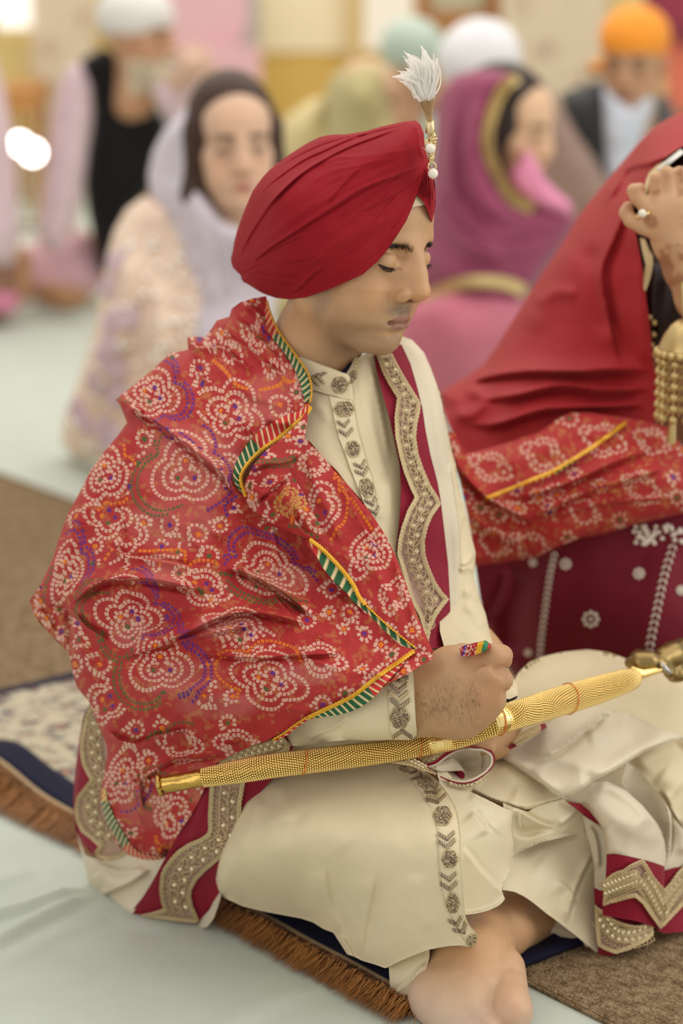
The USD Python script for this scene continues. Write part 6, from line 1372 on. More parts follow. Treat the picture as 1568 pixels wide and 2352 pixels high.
tlc, tlp_ = panel("knotted_end", CQ((385, 470), (378, 560), (358, 700), (310, 790), (280, 850), (325, 920), (385, 1020), (440, 1130), (487, 1245), (440, 1252), (380, 1247), (280, 1212), (170, 1172), (80, 1112), (20, 1052), (0, 980), (8, 900), (60, 800), (130, 720), (230, 640), (320, 560)),
    [(*cq(380, 490), 2.795), (*cq(20, 900), 2.735), (*cq(150, 850), 2.722), (*cq(300, 830), 2.765), (*cq(100, 1080), 2.738), (*cq(470, 1235), 2.752), (*cq(280, 1050), 2.722), (*cq(340, 650), 2.765)],
    [(CQ((370, 720), (250, 790), (120, 800), (30, 850)), 12, .010, 's'), (CQ((300, 860), (200, 920), (100, 1000), (60, 1060)), 10, .014, 's'), (CQ((40, 870), (70, 950), (150, 990), (90, 1060)), 10, .012), (CQ((320, 940), (280, 1050), (330, 1180), (400, 1240)), 12, .010, 's'), (CQ((200, 940), (330, 1080), (450, 1220)), 16, .008), (CQ((20, 1040), (50, 1000), (30, 960)), 8, .010), (CQ((180, 1150), (250, 1100), (300, 1000)), 10, .008)], 37,
    sil=[CQ((310, 790), (280, 850), (325, 920), (440, 1130), (487, 1245)), CQ((280, 1212), (170, 1172), (80, 1112), (20, 1052), (0, 980))], rnd=(9, .012), fill=(11, 17), extra=((CQ((60, 770), (180, 790), (280, 780)), GRN), (CQ((60, 800), (180, 815), (270, 808)), GRN), (CQ((280, 1180), (380, 1220), (440, 1240)), GRN), (rosette(cq(280, 1040), 34), GLD), (rosette(cq(280, 1040), 22), GLD), (rosette(cq(280, 1040), 12), GLD)), spr=60)
bfc, bfp = panel("back_fold", [(68, 1380), (92, 1345), (150, 1385), (172, 1400), (190, 1440), (185, 1500), (157, 1498), (130, 1473), (110, 1451), (90, 1430), (77, 1409)], [(70, 1380, 2.89), (160, 1400, 2.86), (160, 1495, 2.86), (110, 1440, 2.875)], [([(150, 1400), (140, 1440), (156, 1490)], 12, .008), ([(80, 1390), (110, 1420), (130, 1460)], 12, .006, 's')], 41, sil=[[(68, 1380), (77, 1409), (110, 1451), (157, 1498)]], rnd=(14, .015), fill=(9, 14))
# trims
ribbon(mainc, [(613, 690), (622, 722), (637, 756), (655, 783), (672, 806), (690, 832), (706, 856), (713, 880), (714, 905), (711, 925)], [2, 14, 22, 20, 18, 18, 22, 24, 22, 12], 0, shawl, [(0, RD), (.3, GR)], .004)
braid(mainc, [(613, 690), (622, 722), (637, 756), (655, 783), (672, 806), (690, 832), (706, 856), (714, 880), (715, 905), (711, 925)], 2.2, shawl, .006)
fl_line = [(712, 930), (700, 948), (672, 972), (637, 1002), (600, 1028), (578, 1048), (560, 1070), (550, 1092), (552, 1112), (562, 1138)]
ribbon(mainc, fl_line, [4, 14, 26, 32, 34, 30, 24, 18, 12, 3], 0, shawl, [(0, RD), (.55, GR)], .009, slope=-.7)
braid(mainc, [(x + 3, y + 3) for x, y in fl_line], 4.2, shawl, .011)
t3 = CQ((392, 1250), (470, 1310), (545, 1385), (610, 1460), (660, 1530), (688, 1590), (730, 1645), (800, 1712), (870, 1775), (950, 1840), (1030, 1905))
ribbon(fpc, t3, [6, 20, 30, 32, 26, 18, 10, 12, 14, 14, 8], 0, shawl, [(0, RD), (.12, GR), (.6, GR)], .016, stripe=30)
braid(fpc, t3[:7], 5, shawl, .018); braid(fpc, t3[6:], 2.2, shawl, .018)
t4 = [(951, 1490), (930, 1505), (912, 1518), (893, 1531), (862, 1553), (835, 1575), (808, 1595), (775, 1612), (740, 1628), (705, 1645), (676, 1664), (655, 1680), (625, 1698)]
ribbon(mainc, t4, [-2, -12, -20, -27, -34, -36, -34, -28, -18, -9, -9, -10, -8], 0, shawl, [(0, RD), (.36, GR), (.72, RD)], .004, slope=-.6)
braid(mainc, [(x + 1, y + 4) for x, y in t4[:10]], 5, shawl, .006); braid(mainc, [(x, y + 2) for x, y in t4[9:]], 2.6, shawl, .006)
t5 = DP((205, 1040), (200, 1110), (212, 1180), (240, 1255), (290, 1330), (335, 1388), (390, 1425), (440, 1440), (500, 1446), (548, 1442))
ribbon(mainc, t5, 0, [-8, -14, -20, -22, -22, -20, -18, -15, -14, -13], shawl, [(0, (200, 150, 60)), (.12, GR), (.58, RD)], .004, stripe=13)
# the corner of the shawl caught in the fist
fcn = Cloth(Q('U', (765, 215), (790, 195), (830, 180), (910, 160), (980, 145), (1025, 134), (1050, 155), (1076, 185), (1066, 210), (1010, 245), (970, 262), (920, 280), (870, 294), (780, 294), (770, 252)), [(1085, 1490, 2.636)], [(Q('U', (860, 180), (880, 230), (870, 290)), 5, .004, 's'), (Q('U', (990, 150), (1010, 200), (1005, 240)), 5, .003)], step=1.6, thick=.012, sil=[Q('U', (765, 215), (830, 180), (910, 160), (980, 145), (1025, 134), (1076, 185))], rnd=(10, .01))
def corner_paint(P):
    u = (P[:, 0] - 880) / .2296 + ((P[:, 1] - 1440) / .2296 - 220) * .25; c = np.tile(RED, (len(P), 1))
    for a, b, col in ((800, 832, PUR), (930, 985, lin((224, 166, 40))), (985, 1040, lin((60, 130, 84))), (1040, 1100, lin((190, 40, 44)))): c[(u > a) & (u < b)] = col
    n = meshkit.noise(np.c_[P / 3.2, P[:, :1] * 0]); m = (n > .66) & (u < 930); c[m] = WHT
    return c
fcn.put("held_corner", "bandhani", shawl, colour=corner_paint)
# ---------------------------------------------------------------- the bride beside him
def FQ(*p): return Q('F', *p)
def FC(*t): return [(*Q('F', (x, y))[0], d) for x, y, d in t]
def XQ(*p): return Q('X', *p)
bride = thing("person", "veiled person in a plain red head cloth and maroon skirt raising a hennaed hand", "person", (.62, 3.35, 0))
vo = FQ((1028, 30), (960, 60), (900, 100), (850, 150), (800, 210), (750, 270), (700, 330), (650, 390), (600, 455), (550, 540), (500, 620), (450, 690), (400, 770), (350, 850), (300, 930), (250, 1010), (200, 1080), (130, 1130), (60, 1170), (20, 1200), (28, 1260), (55, 1330), (90, 1400), (130, 1460), (190, 1500), (400, 1440), (560, 1360), (700, 1360), (800, 1360), (905, 1360), (918, 1240), (920, 1120), (905, 1090), (898, 1000), (888, 900), (874, 800), (862, 700), (845, 600), (825, 500), (815, 420), (860, 380), (885, 320), (920, 260), (960, 215), (1028, 172), (1120, 140), (1200, 180), (1240, 100), (1160, 30))
vc = FC((1028, 40, 3.42), (800, 230, 3.44), (600, 470, 3.44), (400, 790, 3.42), (200, 1090, 3.38), (30, 1210, 3.34), (100, 1400, 3.26), (900, 240, 3.28), (830, 450, 3.24), (860, 700, 3.21), (890, 950, 3.20), (910, 1300, 3.20), (650, 700, 3.27), (500, 1000, 3.28), (300, 1200, 3.26), (600, 1330, 3.21), (700, 1000, 3.235), (1100, 90, 3.36), (1000, 130, 3.32))
vf = [(FQ((1028, 190), (900, 240), (800, 265), (760, 330), (700, 430)), 24, .02, 's'), (FQ((790, 260), (790, 420), (740, 560), (690, 700), (720, 900), (760, 1100)), 30, .022, 's'), (FQ((650, 560), (660, 720), (700, 860), (730, 980)), 26, -.02), (FQ((840, 620), (850, 800), (860, 1000), (890, 1100)), 20, .012),
      (FQ((910, 1110), (760, 1100), (600, 1110), (400, 1110), (230, 1130), (100, 1170)), 22, .030, 's'), (FQ((900, 1180), (700, 1190), (520, 1170), (330, 1210), (180, 1230)), 20, .026, 's'), (FQ((880, 1250), (650, 1260), (450, 1270), (250, 1330), (120, 1330)), 18, .024, 's'), (FQ((600, 790), (500, 780), (400, 830)), 16, .012), (FQ((120, 1160), (200, 1230), (140, 1290), (60, 1280)), 16, .016), (FQ((560, 560), (480, 760), (380, 960)), 34, .012)]
veil = Cloth(vo, vc, vf, step=4.5, thick=.003, sil=[vo[:21]], rnd=(50, .06), wr=(.004, 90), back=(200, .10))
vp = veil.put("veil", "veil_red", bride)
vb = Cloth(XQ((370, 190), (430, 130), (520, 90), (470, 150), (400, 230), (360, 300), (345, 400), (330, 330), (345, 250)), [(1490, 400, 3.215), (1530, 375, 3.23), (1484, 430, 3.21)], step=4, thick=.003, sil=[]); vb.put("veil_border", "gold_thread", vp)
vb = Cloth(XQ((300, 690), (340, 700), (370, 780), (400, 830), (400, 900), (385, 980), (360, 1060), (340, 1110), (325, 1080), (330, 1000), (345, 900), (320, 800)), [(1470, 560, 3.19), (1498, 600, 3.195), (1484, 660, 3.19)], step=4, thick=.003, sil=[]); vb.put("veil_border", "gold_thread", vp)
def X(x, y, d): return W(*XQ((x, y))[0], d)
s = SDF(X(100, 1500, 3.05) - [.02, 0, .02], X(1150, 60, 3.05) + [.05, .30, .06], .0032)
s.chain([X(1000, 1500, 3.20), X(760, 1150, 3.17), X(640, 930, 3.15), X(570, 720, 3.14)], [.036, .031, .0255, .027], .012)
s.chain([X(570, 720, 3.14), X(470, 520, 3.135)], [.028, .026], .012); s.chain([X(600, 700, 3.14), X(580, 450, 3.135)], [.027, .026], .012)
for ps, rr in ((((470, 640), (330, 610), (230, 560), (190, 500), (205, 455)), (.016, .0105, .0092, .0085, .0075)), (((450, 540), (360, 460), (280, 380), (255, 330), (300, 315)), (.017, .0112, .0098, .009, .0078)), (((470, 500), (440, 400), (425, 300), (425, 235)), (.017, .0115, .0102, .009)), (((560, 480), (550, 370), (515, 270), (505, 190)), (.017, .0118, .0105, .0092)), (((640, 560), (690, 420), (650, 280), (610, 200)), (.020, .0135, .0118, .0105))):
    s.chain([X(x, y, 3.128 + .004 * k) for k, (x, y) in enumerate(ps)], rr, .003)
bv, bf_ = s.mesh(2)
bc = np.tile(lin((196, 156, 118)), (len(bv), 1)); pj = project(bv)
hn = np.clip((meshkit.fbm(np.c_[pj / 34, pj[:, :1] * 0], 3, 8) - .56) * 9, 0, 1) * .6
tips = np.zeros(len(bv))
for x, y in ((200, 460), (275, 330), (425, 260), (510, 220)):
    tips = np.maximum(tips, np.exp(-(np.linalg.norm(pj - XQ((x, y))[0], axis=1) / 14) ** 2) * .5)
hn = np.maximum(hn, tips)[:, None]; bc = bc * (1 - hn) + lin((132, 72, 44)) * hn
fem_v, fem_f = head_shape(.006, female=True)
bR = pose(.75, .45, -.1); bH = W(1668, 520, 3.36)
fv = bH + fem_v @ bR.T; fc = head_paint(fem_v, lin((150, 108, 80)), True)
tr = SDF((.3, 3.1, .05), (1.0, 3.75, .75), .012); nk = bH + np.array([0, -.03, -.2]) @ bR.T
tr.chain([nk, nk + [0, .04, -.12], (.64, 3.42, .2)], [.05, .11, .13], .06); tr.chain([nk + [-.02, 0, -.1], nk + [.12, -.12, -.12], X(1000, 1500, 3.20)], [.06, .045, .036], .03)
tv_, tf_ = tr.mesh(2)
put("body", np.vstack([bv, fv, tv_]), np.vstack([bf_, fem_f + len(bv), tf_ + len(bv) + len(fv)]), "skin", bride, col=np.vstack([bc, fc, np.tile(lin((176, 132, 98)), (len(tv_), 1))]))
hair = Cloth(XQ((395, 800), (430, 760), (560, 900), (640, 1050), (760, 1150), (760, 1420), (620, 1380), (545, 1430), (470, 1500), (445, 1580), (400, 1640), (370, 1600), (360, 1400), (345, 1150), (370, 1000)), [(1500, 590, 3.235), (1560, 700, 3.24), (1500, 800, 3.235)], [(XQ((420, 850), (400, 1100), (400, 1400)), 10, .01), (XQ((520, 950), (480, 1200), (440, 1500)), 10, .01)], step=5, thick=.02, sil=[])
hair.put("hair", "hair", bride, colour=lambda P: np.tile(lin((40, 26, 22)), (len(P), 1)))
h2 = SDF((-.13, -.16, -.35), (.13, .1, .18), .006); h2.ell((0, -.02, .04), (.086, .104, .10), 0); h2.ell((0, .11, -.02), (.062, .07, .09), .02, cut=True); h2.chain([(0, -.08, -.05), (.0, -.09, -.3)], [.07, .04], .03)
h2v, h2f = h2.mesh(2); put("hair", bH + h2v @ bR.T, h2f, "hair", bride, col=np.tile(lin((34, 22, 20)), (len(h2v), 1)))
rg = X(318, 505, 3.112)
put("ring_stone", *ball(rg, .0055, 2), "pearl", bride); rp = MB(); g = np.linspace(0, 6.283, 24); rp.add(*tube(rg + [.002, .008, -.002] + np.c_[np.cos(g) * .0095, np.sin(g) * .0095, np.cos(g) * .004], .0012, 6)); rp.put("finger_ring", "gold_bead", bride)
put("hair_pin", *tube(np.array([X(445, 180, 3.20), X(520, 110, 3.205), X(620, 30, 3.22)]), .004, 8), "steel", bride)
for k, (x, y) in enumerate(((375, 1310), (410, 1350), (405, 1440), (390, 1520), (400, 1600))): put("earring_bead", *ball(X(x, y, 3.205), .0042, 1), "brass_bead", bride)
# her skirt with worked lines and scattered flowers
so = FQ((190, 1930), (330, 1880), (500, 1820), (720, 1755), (900, 1720), (1028, 1680), (1180, 1650), (1500, 1800), (1560, 2100), (1500, 2420), (1000, 2430), (600, 2400), (330, 2380), (230, 2250), (190, 2100))
skirt = Cloth(so, FC((200, 1950, 3.25), (500, 1850, 3.20), (900, 1740, 3.18), (1180, 1680, 3.18), (1500, 2000, 3.25), (700, 2100, 3.16), (1000, 2100, 3.14), (300, 2200, 3.24), (700, 2390, 3.19), (1200, 2390, 3.17)), [(FQ((500, 1850), (470, 2050), (440, 2350)), 40, .012), (FQ((980, 1820), (920, 2100), (880, 2330)), 46, .012), (FQ((330, 1930), (300, 2100), (310, 2300)), 36, -.03)], step=6, thick=.003, sil=[FQ((190, 1930), (190, 2100), (230, 2250), (330, 2380))], rnd=(40, .05), wr=(.003, 80), back=(200, .25))
skp_ = skirt.put("skirt", "skirt_maroon", bride)
lf = MB()
for line, w, dens in ((FQ((985, 1840), (950, 1960), (920, 2100), (895, 2220), (885, 2300)), 11, 15), (FQ((495, 1870), (475, 1960), (455, 2100), (440, 2220), (430, 2340)), 7, 12)):
    L = spline(line, int(LineString(line).length / dens)); t = np.gradient(L, axis=0); t /= np.linalg.norm(t, axis=1, keepdims=True)
    for p, d in zip(L, t):
        for q in (-1, 1):
            o = p + np.array([-d[1], d[0]]) * q * w * .55
            c = skirt.at(o[None], .002)[0]; R_ = frame_of(W(*(o + d * 5 + np.array([-d[1], d[0]]) * q * 3), 3.1) - W(*o, 3.1))
            v, f = ball((0, 0, 0), (.0026, .0016, .0048), 1); lf.add(v @ np.stack(R_, 1).T + c, f)
for i in range(44):
    o = np.array(Q('F', (820 + 208 * r.uniform(), 1738 + 80 * r.uniform() + 10))[0]); lf.add(*ball(skirt.at(o[None], .003)[0], .0034, 1))
lf.put("worked_leaf", "pearl", skp_, kind="stuff", label="pale beaded leaf lines")
for i, (x, y, R_) in enumerate(((540, 1910, 13), (405, 1905, 10), (845, 1950, 13), (645, 2140, 19), (385, 2280, 10), (1020, 2020, 11))):
    fw = MB(); c0 = np.array(Q('F', (x, y))[0])
    for k in range(8):
        a = k * math.pi / 4; o = c0 + np.array([math.cos(a), math.sin(a)]) * R_ * .8; fw.add(*ball(skirt.at(o[None], .002)[0], np.array([.0024, .0016, .0024]) * R_ / 13, 1))
    fw.add(*ball(skirt.at(c0[None], .003)[0], .0032, 1)); fw.put("worked_flower", "pearl", skp_)
dk = Cloth(FQ((165, 1910), (300, 1890), (330, 1960), (320, 2050), (260, 2130), (210, 2160), (185, 2050)), FC((180, 1930, 3.16), (320, 1960, 3.19), (230, 2130, 3.20)), [(FQ((300, 1930), (260, 2040), (220, 2130)), 10, .01)], step=5, thick=.004, sil=[]); dk.put("skirt_fold", "skirt_maroon", bride)
# the other end of the tie-dyed cloth over her lap
shawl2 = thing("shawl", "tie-dyed red cloth bunched over the lap of the person under the red veil", "shawl", (.4, 3.15, 0))
o2 = FQ((30, 1345), (80, 1370), (130, 1450), (180, 1440), (300, 1405), (430, 1360), (500, 1310), (560, 1280), (640, 1280), (700, 1290), (780, 1300), (860, 1312), (960, 1340), (1028, 1420), (1120, 1480), (1160, 1600), (1120, 1680), (1028, 1702), (930, 1722), (820, 1747), (720, 1782), (600, 1802), (500, 1842), (420, 1882), (300, 1902), (230, 1912), (165, 1922), (150, 1800), (132, 1700), (100, 1560), (60, 1440))
c2 = FC((40, 1360, 3.10), (150, 1470, 3.13), (300, 1420, 3.15), (560, 1300, 3.16), (860, 1330, 3.15), (1028, 1440, 3.15), (1120, 1600, 3.13), (1000, 1690, 3.12), (700, 1770, 3.125), (300, 1890, 3.12), (165, 1900, 3.10), (110, 1600, 3.09), (400, 1600, 3.08), (700, 1500, 3.07), (950, 1550, 3.075), (500, 1780, 3.09))
f2 = [(FQ((430, 1750), (330, 1700), (220, 1640), (120, 1540), (60, 1430)), 16, .020, 's'), (FQ((980, 1500), (800, 1560), (600, 1620), (440, 1700), (350, 1740)), 16, .018, 's'), (FQ((940, 1420), (760, 1480), (560, 1570), (300, 1650)), 14, .016, 's'), (FQ((1000, 1640), (800, 1650), (600, 1680), (420, 1740)), 14, .016, 's'), (FQ((560, 1350), (700, 1380), (860, 1390)), 14, .010), (FQ((250, 1500), (400, 1460), (560, 1380)), 20, .01), (FQ((140, 1700), (250, 1780), (380, 1820)), 16, .012)]
sh2 = Cloth(o2, c2, f2, step=3.2, thick=.003, sil=[o2[1:16], o2[16:27]], rnd=(24, .035), wr=(.004, 40), back=(80, .08))
p2_ = Print(51, 11)
for x, y, R_ in ((230, 1510, 40), (450, 1460, 44), (700, 1400, 44), (900, 1400, 34), (400, 1840, 36), (250, 1830, 30), (860, 1600, 36), (620, 1700, 30)): p2_.flower(np.array(Q('F', (x, y))[0]), R_, .4, 4, 1.2, .8)
p2_.fill(sh2.poly, 1200, (12, 19)); p2_.sprigs(sh2.poly, 600)
sh2.put("draped_cloth", "bandhani", shawl2, colour=p2_.colour(sh2))
tl2 = FQ((205, 1638), (330, 1590), (410, 1556), (480, 1528), (560, 1482), (640, 1432), (720, 1375), (790, 1322))
braid(sh2, tl2, 4.5, shawl2, .012); ribbon(sh2, [(x - 3, y - 3) for x, y in tl2[1:6]], [2, 12, 13, 12, 2], 0, shawl2, [(0, RD), (.5, GR)], .010, slope=-.7)
# strings of gilt beads that hang from her wrist
kal = thing("wrist_ornament", "cluster of hanging gold bead strings below the hennaed hand at the right edge", "wrist ornament", X(600, 1500, 3.10))
dm = trimesh.creation.revolve(np.array([[0, .030], [.012, .029], [.020, .022], [.028, .010], [.034, -.004], [.036, -.014], [.030, -.016], [0, -.012]]), sections=28)
kc = X(650, 1500, 3.10); put("dome", np.array(dm.vertices) + kc, np.array(dm.faces), "brass_bead", kal)
for k in range(12):
    a = 2 * math.pi * k / 12; o = kc + np.array([math.cos(a) * .033, math.sin(a) * .033, 0]); zz = kc[2] - .014
    put("string", *tube(np.array([[o[0], o[1], zz], [o[0], o[1], zz - .092]]), .0008, 5), "gold_bead", kal)
    for j in range(6): put("bead", *ball((o[0], o[1], zz - .010 - .0148 * j), (.0058, .0058, .0062), 1), "brass_bead", kal)
for j in range(20):
    a = 2 * math.pi * j / 20; put("dome_bead", *ball(kc + [math.cos(a) * .036, math.sin(a) * .036, -.013], .0058, 1), "brass_bead", kal)
put("drop", *tube(np.array([kc + [-.012, 0, -.10], kc + [-.014, 0, -.135]]), np.array([.004, .007]), 8), "brass_bead", kal)
put("hanging_cord", *tube(np.array([kc + [0, 0, .028], X(640, 1200, 3.12), X(625, 1000, 3.13)]), .003, 6), "brass_bead", kal)
# ---------------------------------------------------------------- people seated behind, and the hall
_heads = {}
def person_head(px, py, y, yaw, pitch, roll, sc, female=False, skin=(176, 132, 98), beard=None, hair=None, brow=(50, 38, 32), lips=(156, 96, 90)):
    if female not in _heads: _heads[female] = head_shape(.0065, female=female, ears=not female)
    v, f = _heads[female]; R = pose(yaw, pitch, roll); o = W(px, py, y)
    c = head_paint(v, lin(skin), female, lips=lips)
    g = np.clip(1.4 - np.abs(v[:, 2] - .019) / .005, 0, 1) * (np.abs(np.abs(v[:, 0]) - .032) < .02) * (v[:, 1] > .05); c = c * (1 - g[:, None]) + lin(brow) * g[:, None]
    g = np.clip(1.4 - np.abs(v[:, 2] + .006) / .006, 0, 1) * (np.abs(np.abs(v[:, 0]) - .0335) < .015) * (v[:, 1] > .05); c = c * (1 - .75 * g[:, None]) + lin((40, 28, 24)) * .75 * g[:, None]
    if beard is not None:
        w = np.clip((-.055 - v[:, 2]) / .015, 0, 1) * (v[:, 2] > -.16) * np.clip((v[:, 1] + .02) / .02, 0, 1); c = c * (1 - w[:, None]) + lin(beard) * w[:, None]
    return o + v @ R.T * sc, f, c, (lambda q: o + np.asarray(q, float) @ R.T * sc)
def body(parent, *parts):
    v, f, c, n = [], [], [], 0
    for a in parts: v.append(a[0]); f.append(a[1] + n); c.append(a[2]); n += len(a[0])
    return put("body", np.vstack(v), np.vstack(f), "skin", parent, col=np.vstack(c))
def limb(pts, rad, skin):
    p = np.array([W(*q) for q in pts]); m = max(rad) + .03
    s = SDF(p.min(0) - m, p.max(0) + m, .011); s.chain(p, rad, .02); v, f = s.mesh(2); return v, f, np.tile(lin(skin), (len(v), 1))
def hands(pts, skin, r=.011):
    """A small hand with a palm and five fingers: pts = wrist, knuckles, finger tips (px, py, y)."""
    w, k, t = [W(*q) for q in pts]; d = t - k; side = np.cross(d, FWD); side /= np.linalg.norm(side)
    p = np.array([w, k, t]); s = SDF(p.min(0) - .07, p.max(0) + .07, .005)
    s.chain([w, k], [.026, .034], .02)
    for i, L in enumerate((.82, 1., .96, .75)): s.chain([k + side * (i - 1.5) * .019, k + side * (i - 1.5) * .021 + d * L * .55, k + side * (i - 1.5) * .021 + d * L + np.array([0, .012, 0])], [r, r * .95, r * .8], .004)
    s.chain([w * .5 + k * .5 - side * .02, k - side * .05 + d * .05, k - side * .055 + d * .4], [.014, .012, .009], .006)
    v, f = s.mesh(1); return v, f, np.tile(lin(skin), (len(v), 1))
def G2(name, mat, out, y, parent, folds=(), depth=.18, rnd=(60, .10), step=9, wr=(.010, 70), k=None):
    c = Cloth(out, [(0, 0, y)] if np.isscalar(y) else y, folds, step=step, thick=.006, rnd=rnd, wr=wr, back=(rnd[0] * 1.3, depth))
    return c, c.put(name, mat, parent)
def cap_of(fn, mat, name, parent, r=(.088, .108, .075), c=(0, -.012, .055), cut=.02):
    s = SDF((-.13, -.16, -.06), (.13, .14, .17), .006); s.ell(c, r, 0); s.ell((0, 0, cut - .2), (.3, .3, .2), .008, cut=True); v, f = s.mesh(2); return put(name, fn(v), f, mat, parent)
def hair_of(fn, col, parent, long=.28, cutz=-.02):
    s = SDF((-.13, -.17, -.45), (.13, .11, .17), .006); s.ell((0, -.02, .035), (.088, .106, .102), 0)
    for q in (-1, 1): s.chain([(q * .070, .01, .02), (q * .078, .01, -.10), (q * .074, .0, -.10 - long * .6)], [.028, .026, .018], .03)
    s.chain([(0, -.07, 0), (0, -.08, -.1 - long * .6)], [.07, .05], .03)
    s.ell((0, .085, -.035 + cutz * 0), (.060, .075, .105), .012, cut=True); v, f = s.mesh(2); return put("hair", fn(v), f, "hair", parent, col=np.tile(lin(col), (len(v), 1)))

# woman in the pale lilac scarf
w1 = thing("person", "person with brown hair under a pale lilac scarf, in a sequined peach dress", "person", W(450, 1000, 5.1) * [1, 1, 0])
hd = person_head(535, 322, 4.95, .22, .02, -.03, 1.04, True, (214, 176, 148), lips=(190, 110, 104)); body(w1, hd[:3], limb([(535, 450, 4.99), (535, 560, 5.03), (470, 800, 5.1)], [.05, .07, .11], (200, 160, 130)))
hair_of(hd[3], (64, 42, 34), w1)
G2("scarf", "lilac_cloth", [(500, 214), (455, 224), (425, 246), (375, 300), (350, 350), (340, 400), (344, 440), (362, 480), (390, 520), (415, 580), (425, 660), (430, 740), (440, 820), (620, 800), (640, 640), (600, 560), (545, 520), (505, 500), (470, 440), (445, 380), (432, 320), (440, 270), (475, 232)], [(500, 214, 4.98), (350, 400, 5.04), (430, 300, 4.93), (440, 430, 4.90), (540, 560, 4.84), (480, 760, 4.84), (420, 700, 4.92), (620, 700, 4.85)], w1,
   [([(470, 460), (520, 560), (540, 700)], 16, .02, 's'), ([(420, 420), (470, 560), (490, 720)], 18, .02), ([(380, 400), (430, 520), (450, 660)], 18, .02)], rnd=(30, .06), depth=.05)
dr, drp = G2("dress", "peach_cloth", [(400, 470), (330, 450), (290, 480), (262, 530), (245, 590), (236, 660), (215, 760), (185, 860), (145, 960), (140, 1020), (170, 1050), (260, 1060), (420, 1000), (620, 900), (620, 700), (460, 560)], [(330, 470, 5.0), (420, 560, 4.95), (240, 660, 4.98), (450, 800, 4.86), (150, 1000, 5.16), (300, 1040, 5.0), (600, 850, 4.9)], w1, [([(300, 560), (280, 720), (230, 900)], 24, .03), ([(360, 620), (360, 800), (300, 980)], 24, .03)], rnd=(50, .10))
sq, sqc = MB(), np.random.default_rng(6)
for i in range(110):
    p = np.array([sqc.uniform(150, 460), sqc.uniform(500, 1050)])
    if dr.poly.buffer(-14).contains(Point(p)): sq.add(*ball(dr.at(p[None], .006)[0], (.0075, .005, .0075), 2))
sq.put("sequin", "sequin_bright", drp, kind="stuff")
fl3 = MB()
for i in range(26):
    p = np.array([sqc.uniform(150, 300), sqc.uniform(560, 1040)])
    if dr.poly.buffer(-10).contains(Point(p)): fl3.add(*ball(dr.at(p[None], .003)[0], (.03, .004, .03), 1))
fl3.put("worked_patch", "pink_pale", drp, kind="stuff")
# man in the black vest
m1 = thing("person", "person in a black waistcoat and white cap with joined palms, at the back left", "person", W(250, 690, 7.1) * [1, 1, 0])
hd = person_head(318, 82, 6.98, 1.15, -.02, 0, 1.02, False, (186, 142, 108), beard=(200, 186, 160)); body(m1, hd[:3], hands([(405, 190, 6.82), (440, 150, 6.80), (452, 105, 6.80)], (206, 172, 150)), limb([(318, 150, 7.04), (300, 230, 7.12), (290, 340, 7.17), (270, 590, 7.22)], [.045, .05, .08, .09], (186, 142, 108)),
     limb([(40, 600, 6.95), (45, 660, 6.93), (25, 690, 6.9)], [.045, .04, .03], (178, 136, 100)), limb([(110, 672, 6.93), (150, 684, 6.9), (185, 682, 6.9)], [.035, .035, .025], (160, 118, 84)))
cap_of(hd[3], "cap_white", "cap", m1, (.092, .115, .088), (0, -.01, .055), .012)
s = SDF((-.08, -.1, -.22), (.08, .15, -.03), .006); s.ell((0, .07, -.11), (.05, .045, .05), 0); s.ell((0, .1, -.055), (.03, .02, .012), .01); bv_, bf2 = s.mesh(2); put("beard", hd[3](bv_), bf2, "hair", m1, col=np.tile(lin((206, 194, 168)), (len(bv_), 1)))
G2("waistcoat", "vest_black", [(182, 142), (210, 122), (240, 108), (275, 130), (310, 165), (350, 230), (388, 290), (378, 320), (358, 400), (345, 440), (310, 480), (285, 530), (262, 590), (245, 630), (232, 625), (215, 560), (200, 490), (192, 420), (200, 350), (210, 290), (212, 240), (200, 190)], 6.95, m1, depth=.22)
G2("kurta_sleeve", "pink_pale", [(184, 142), (155, 155), (135, 200), (122, 270), (112, 340), (104, 420), (92, 500), (90, 570), (130, 580), (175, 520), (192, 430), (202, 340), (212, 270), (208, 200)], 6.88, m1, depth=.10, rnd=(40, .06))
G2("kurta_sleeve", "pink_pale", [(345, 200), (372, 196), (400, 160), (425, 120), (445, 112), (465, 150), (470, 190), (452, 226), (420, 260), (396, 288), (372, 262)], 6.85, m1, depth=.08, rnd=(30, .05))
G2("trousers", "pink_rose", [(60, 560), (100, 545), (150, 530), (195, 525), (220, 570), (236, 620), (232, 665), (200, 690), (140, 700), (80, 695), (40, 680), (30, 620)], [(60, 560, 7.1), (220, 560, 7.1), (130, 690, 7.0)], m1, depth=.12)
# cut off at the left edge: a person in pink
m2 = thing("person", "person in pale pink cut off by the left edge of the picture", "person", W(-40, 700, 6.8) * [1, 1, 0])
G2("tunic", "pink_pale", [(-160, 120), (-60, 90), (-10, 140), (12, 220), (30, 320), (40, 440), (46, 540), (30, 610), (-160, 640)], 6.7, m2)
G2("trousers", "pink_hot", [(-160, 600), (-20, 600), (20, 640), (48, 690), (30, 722), (-40, 730), (-160, 720)], [(-100, 610, 6.8), (40, 690, 6.75), (-50, 725, 6.7)], m2)
hd = person_head(-90, 10, 6.75, .6, 0, 0, 1.1); body(m2, hd[:3], limb([(-60, 400, 6.85), (-60, 660, 6.85)], [.07, .12], (150, 110, 90)))
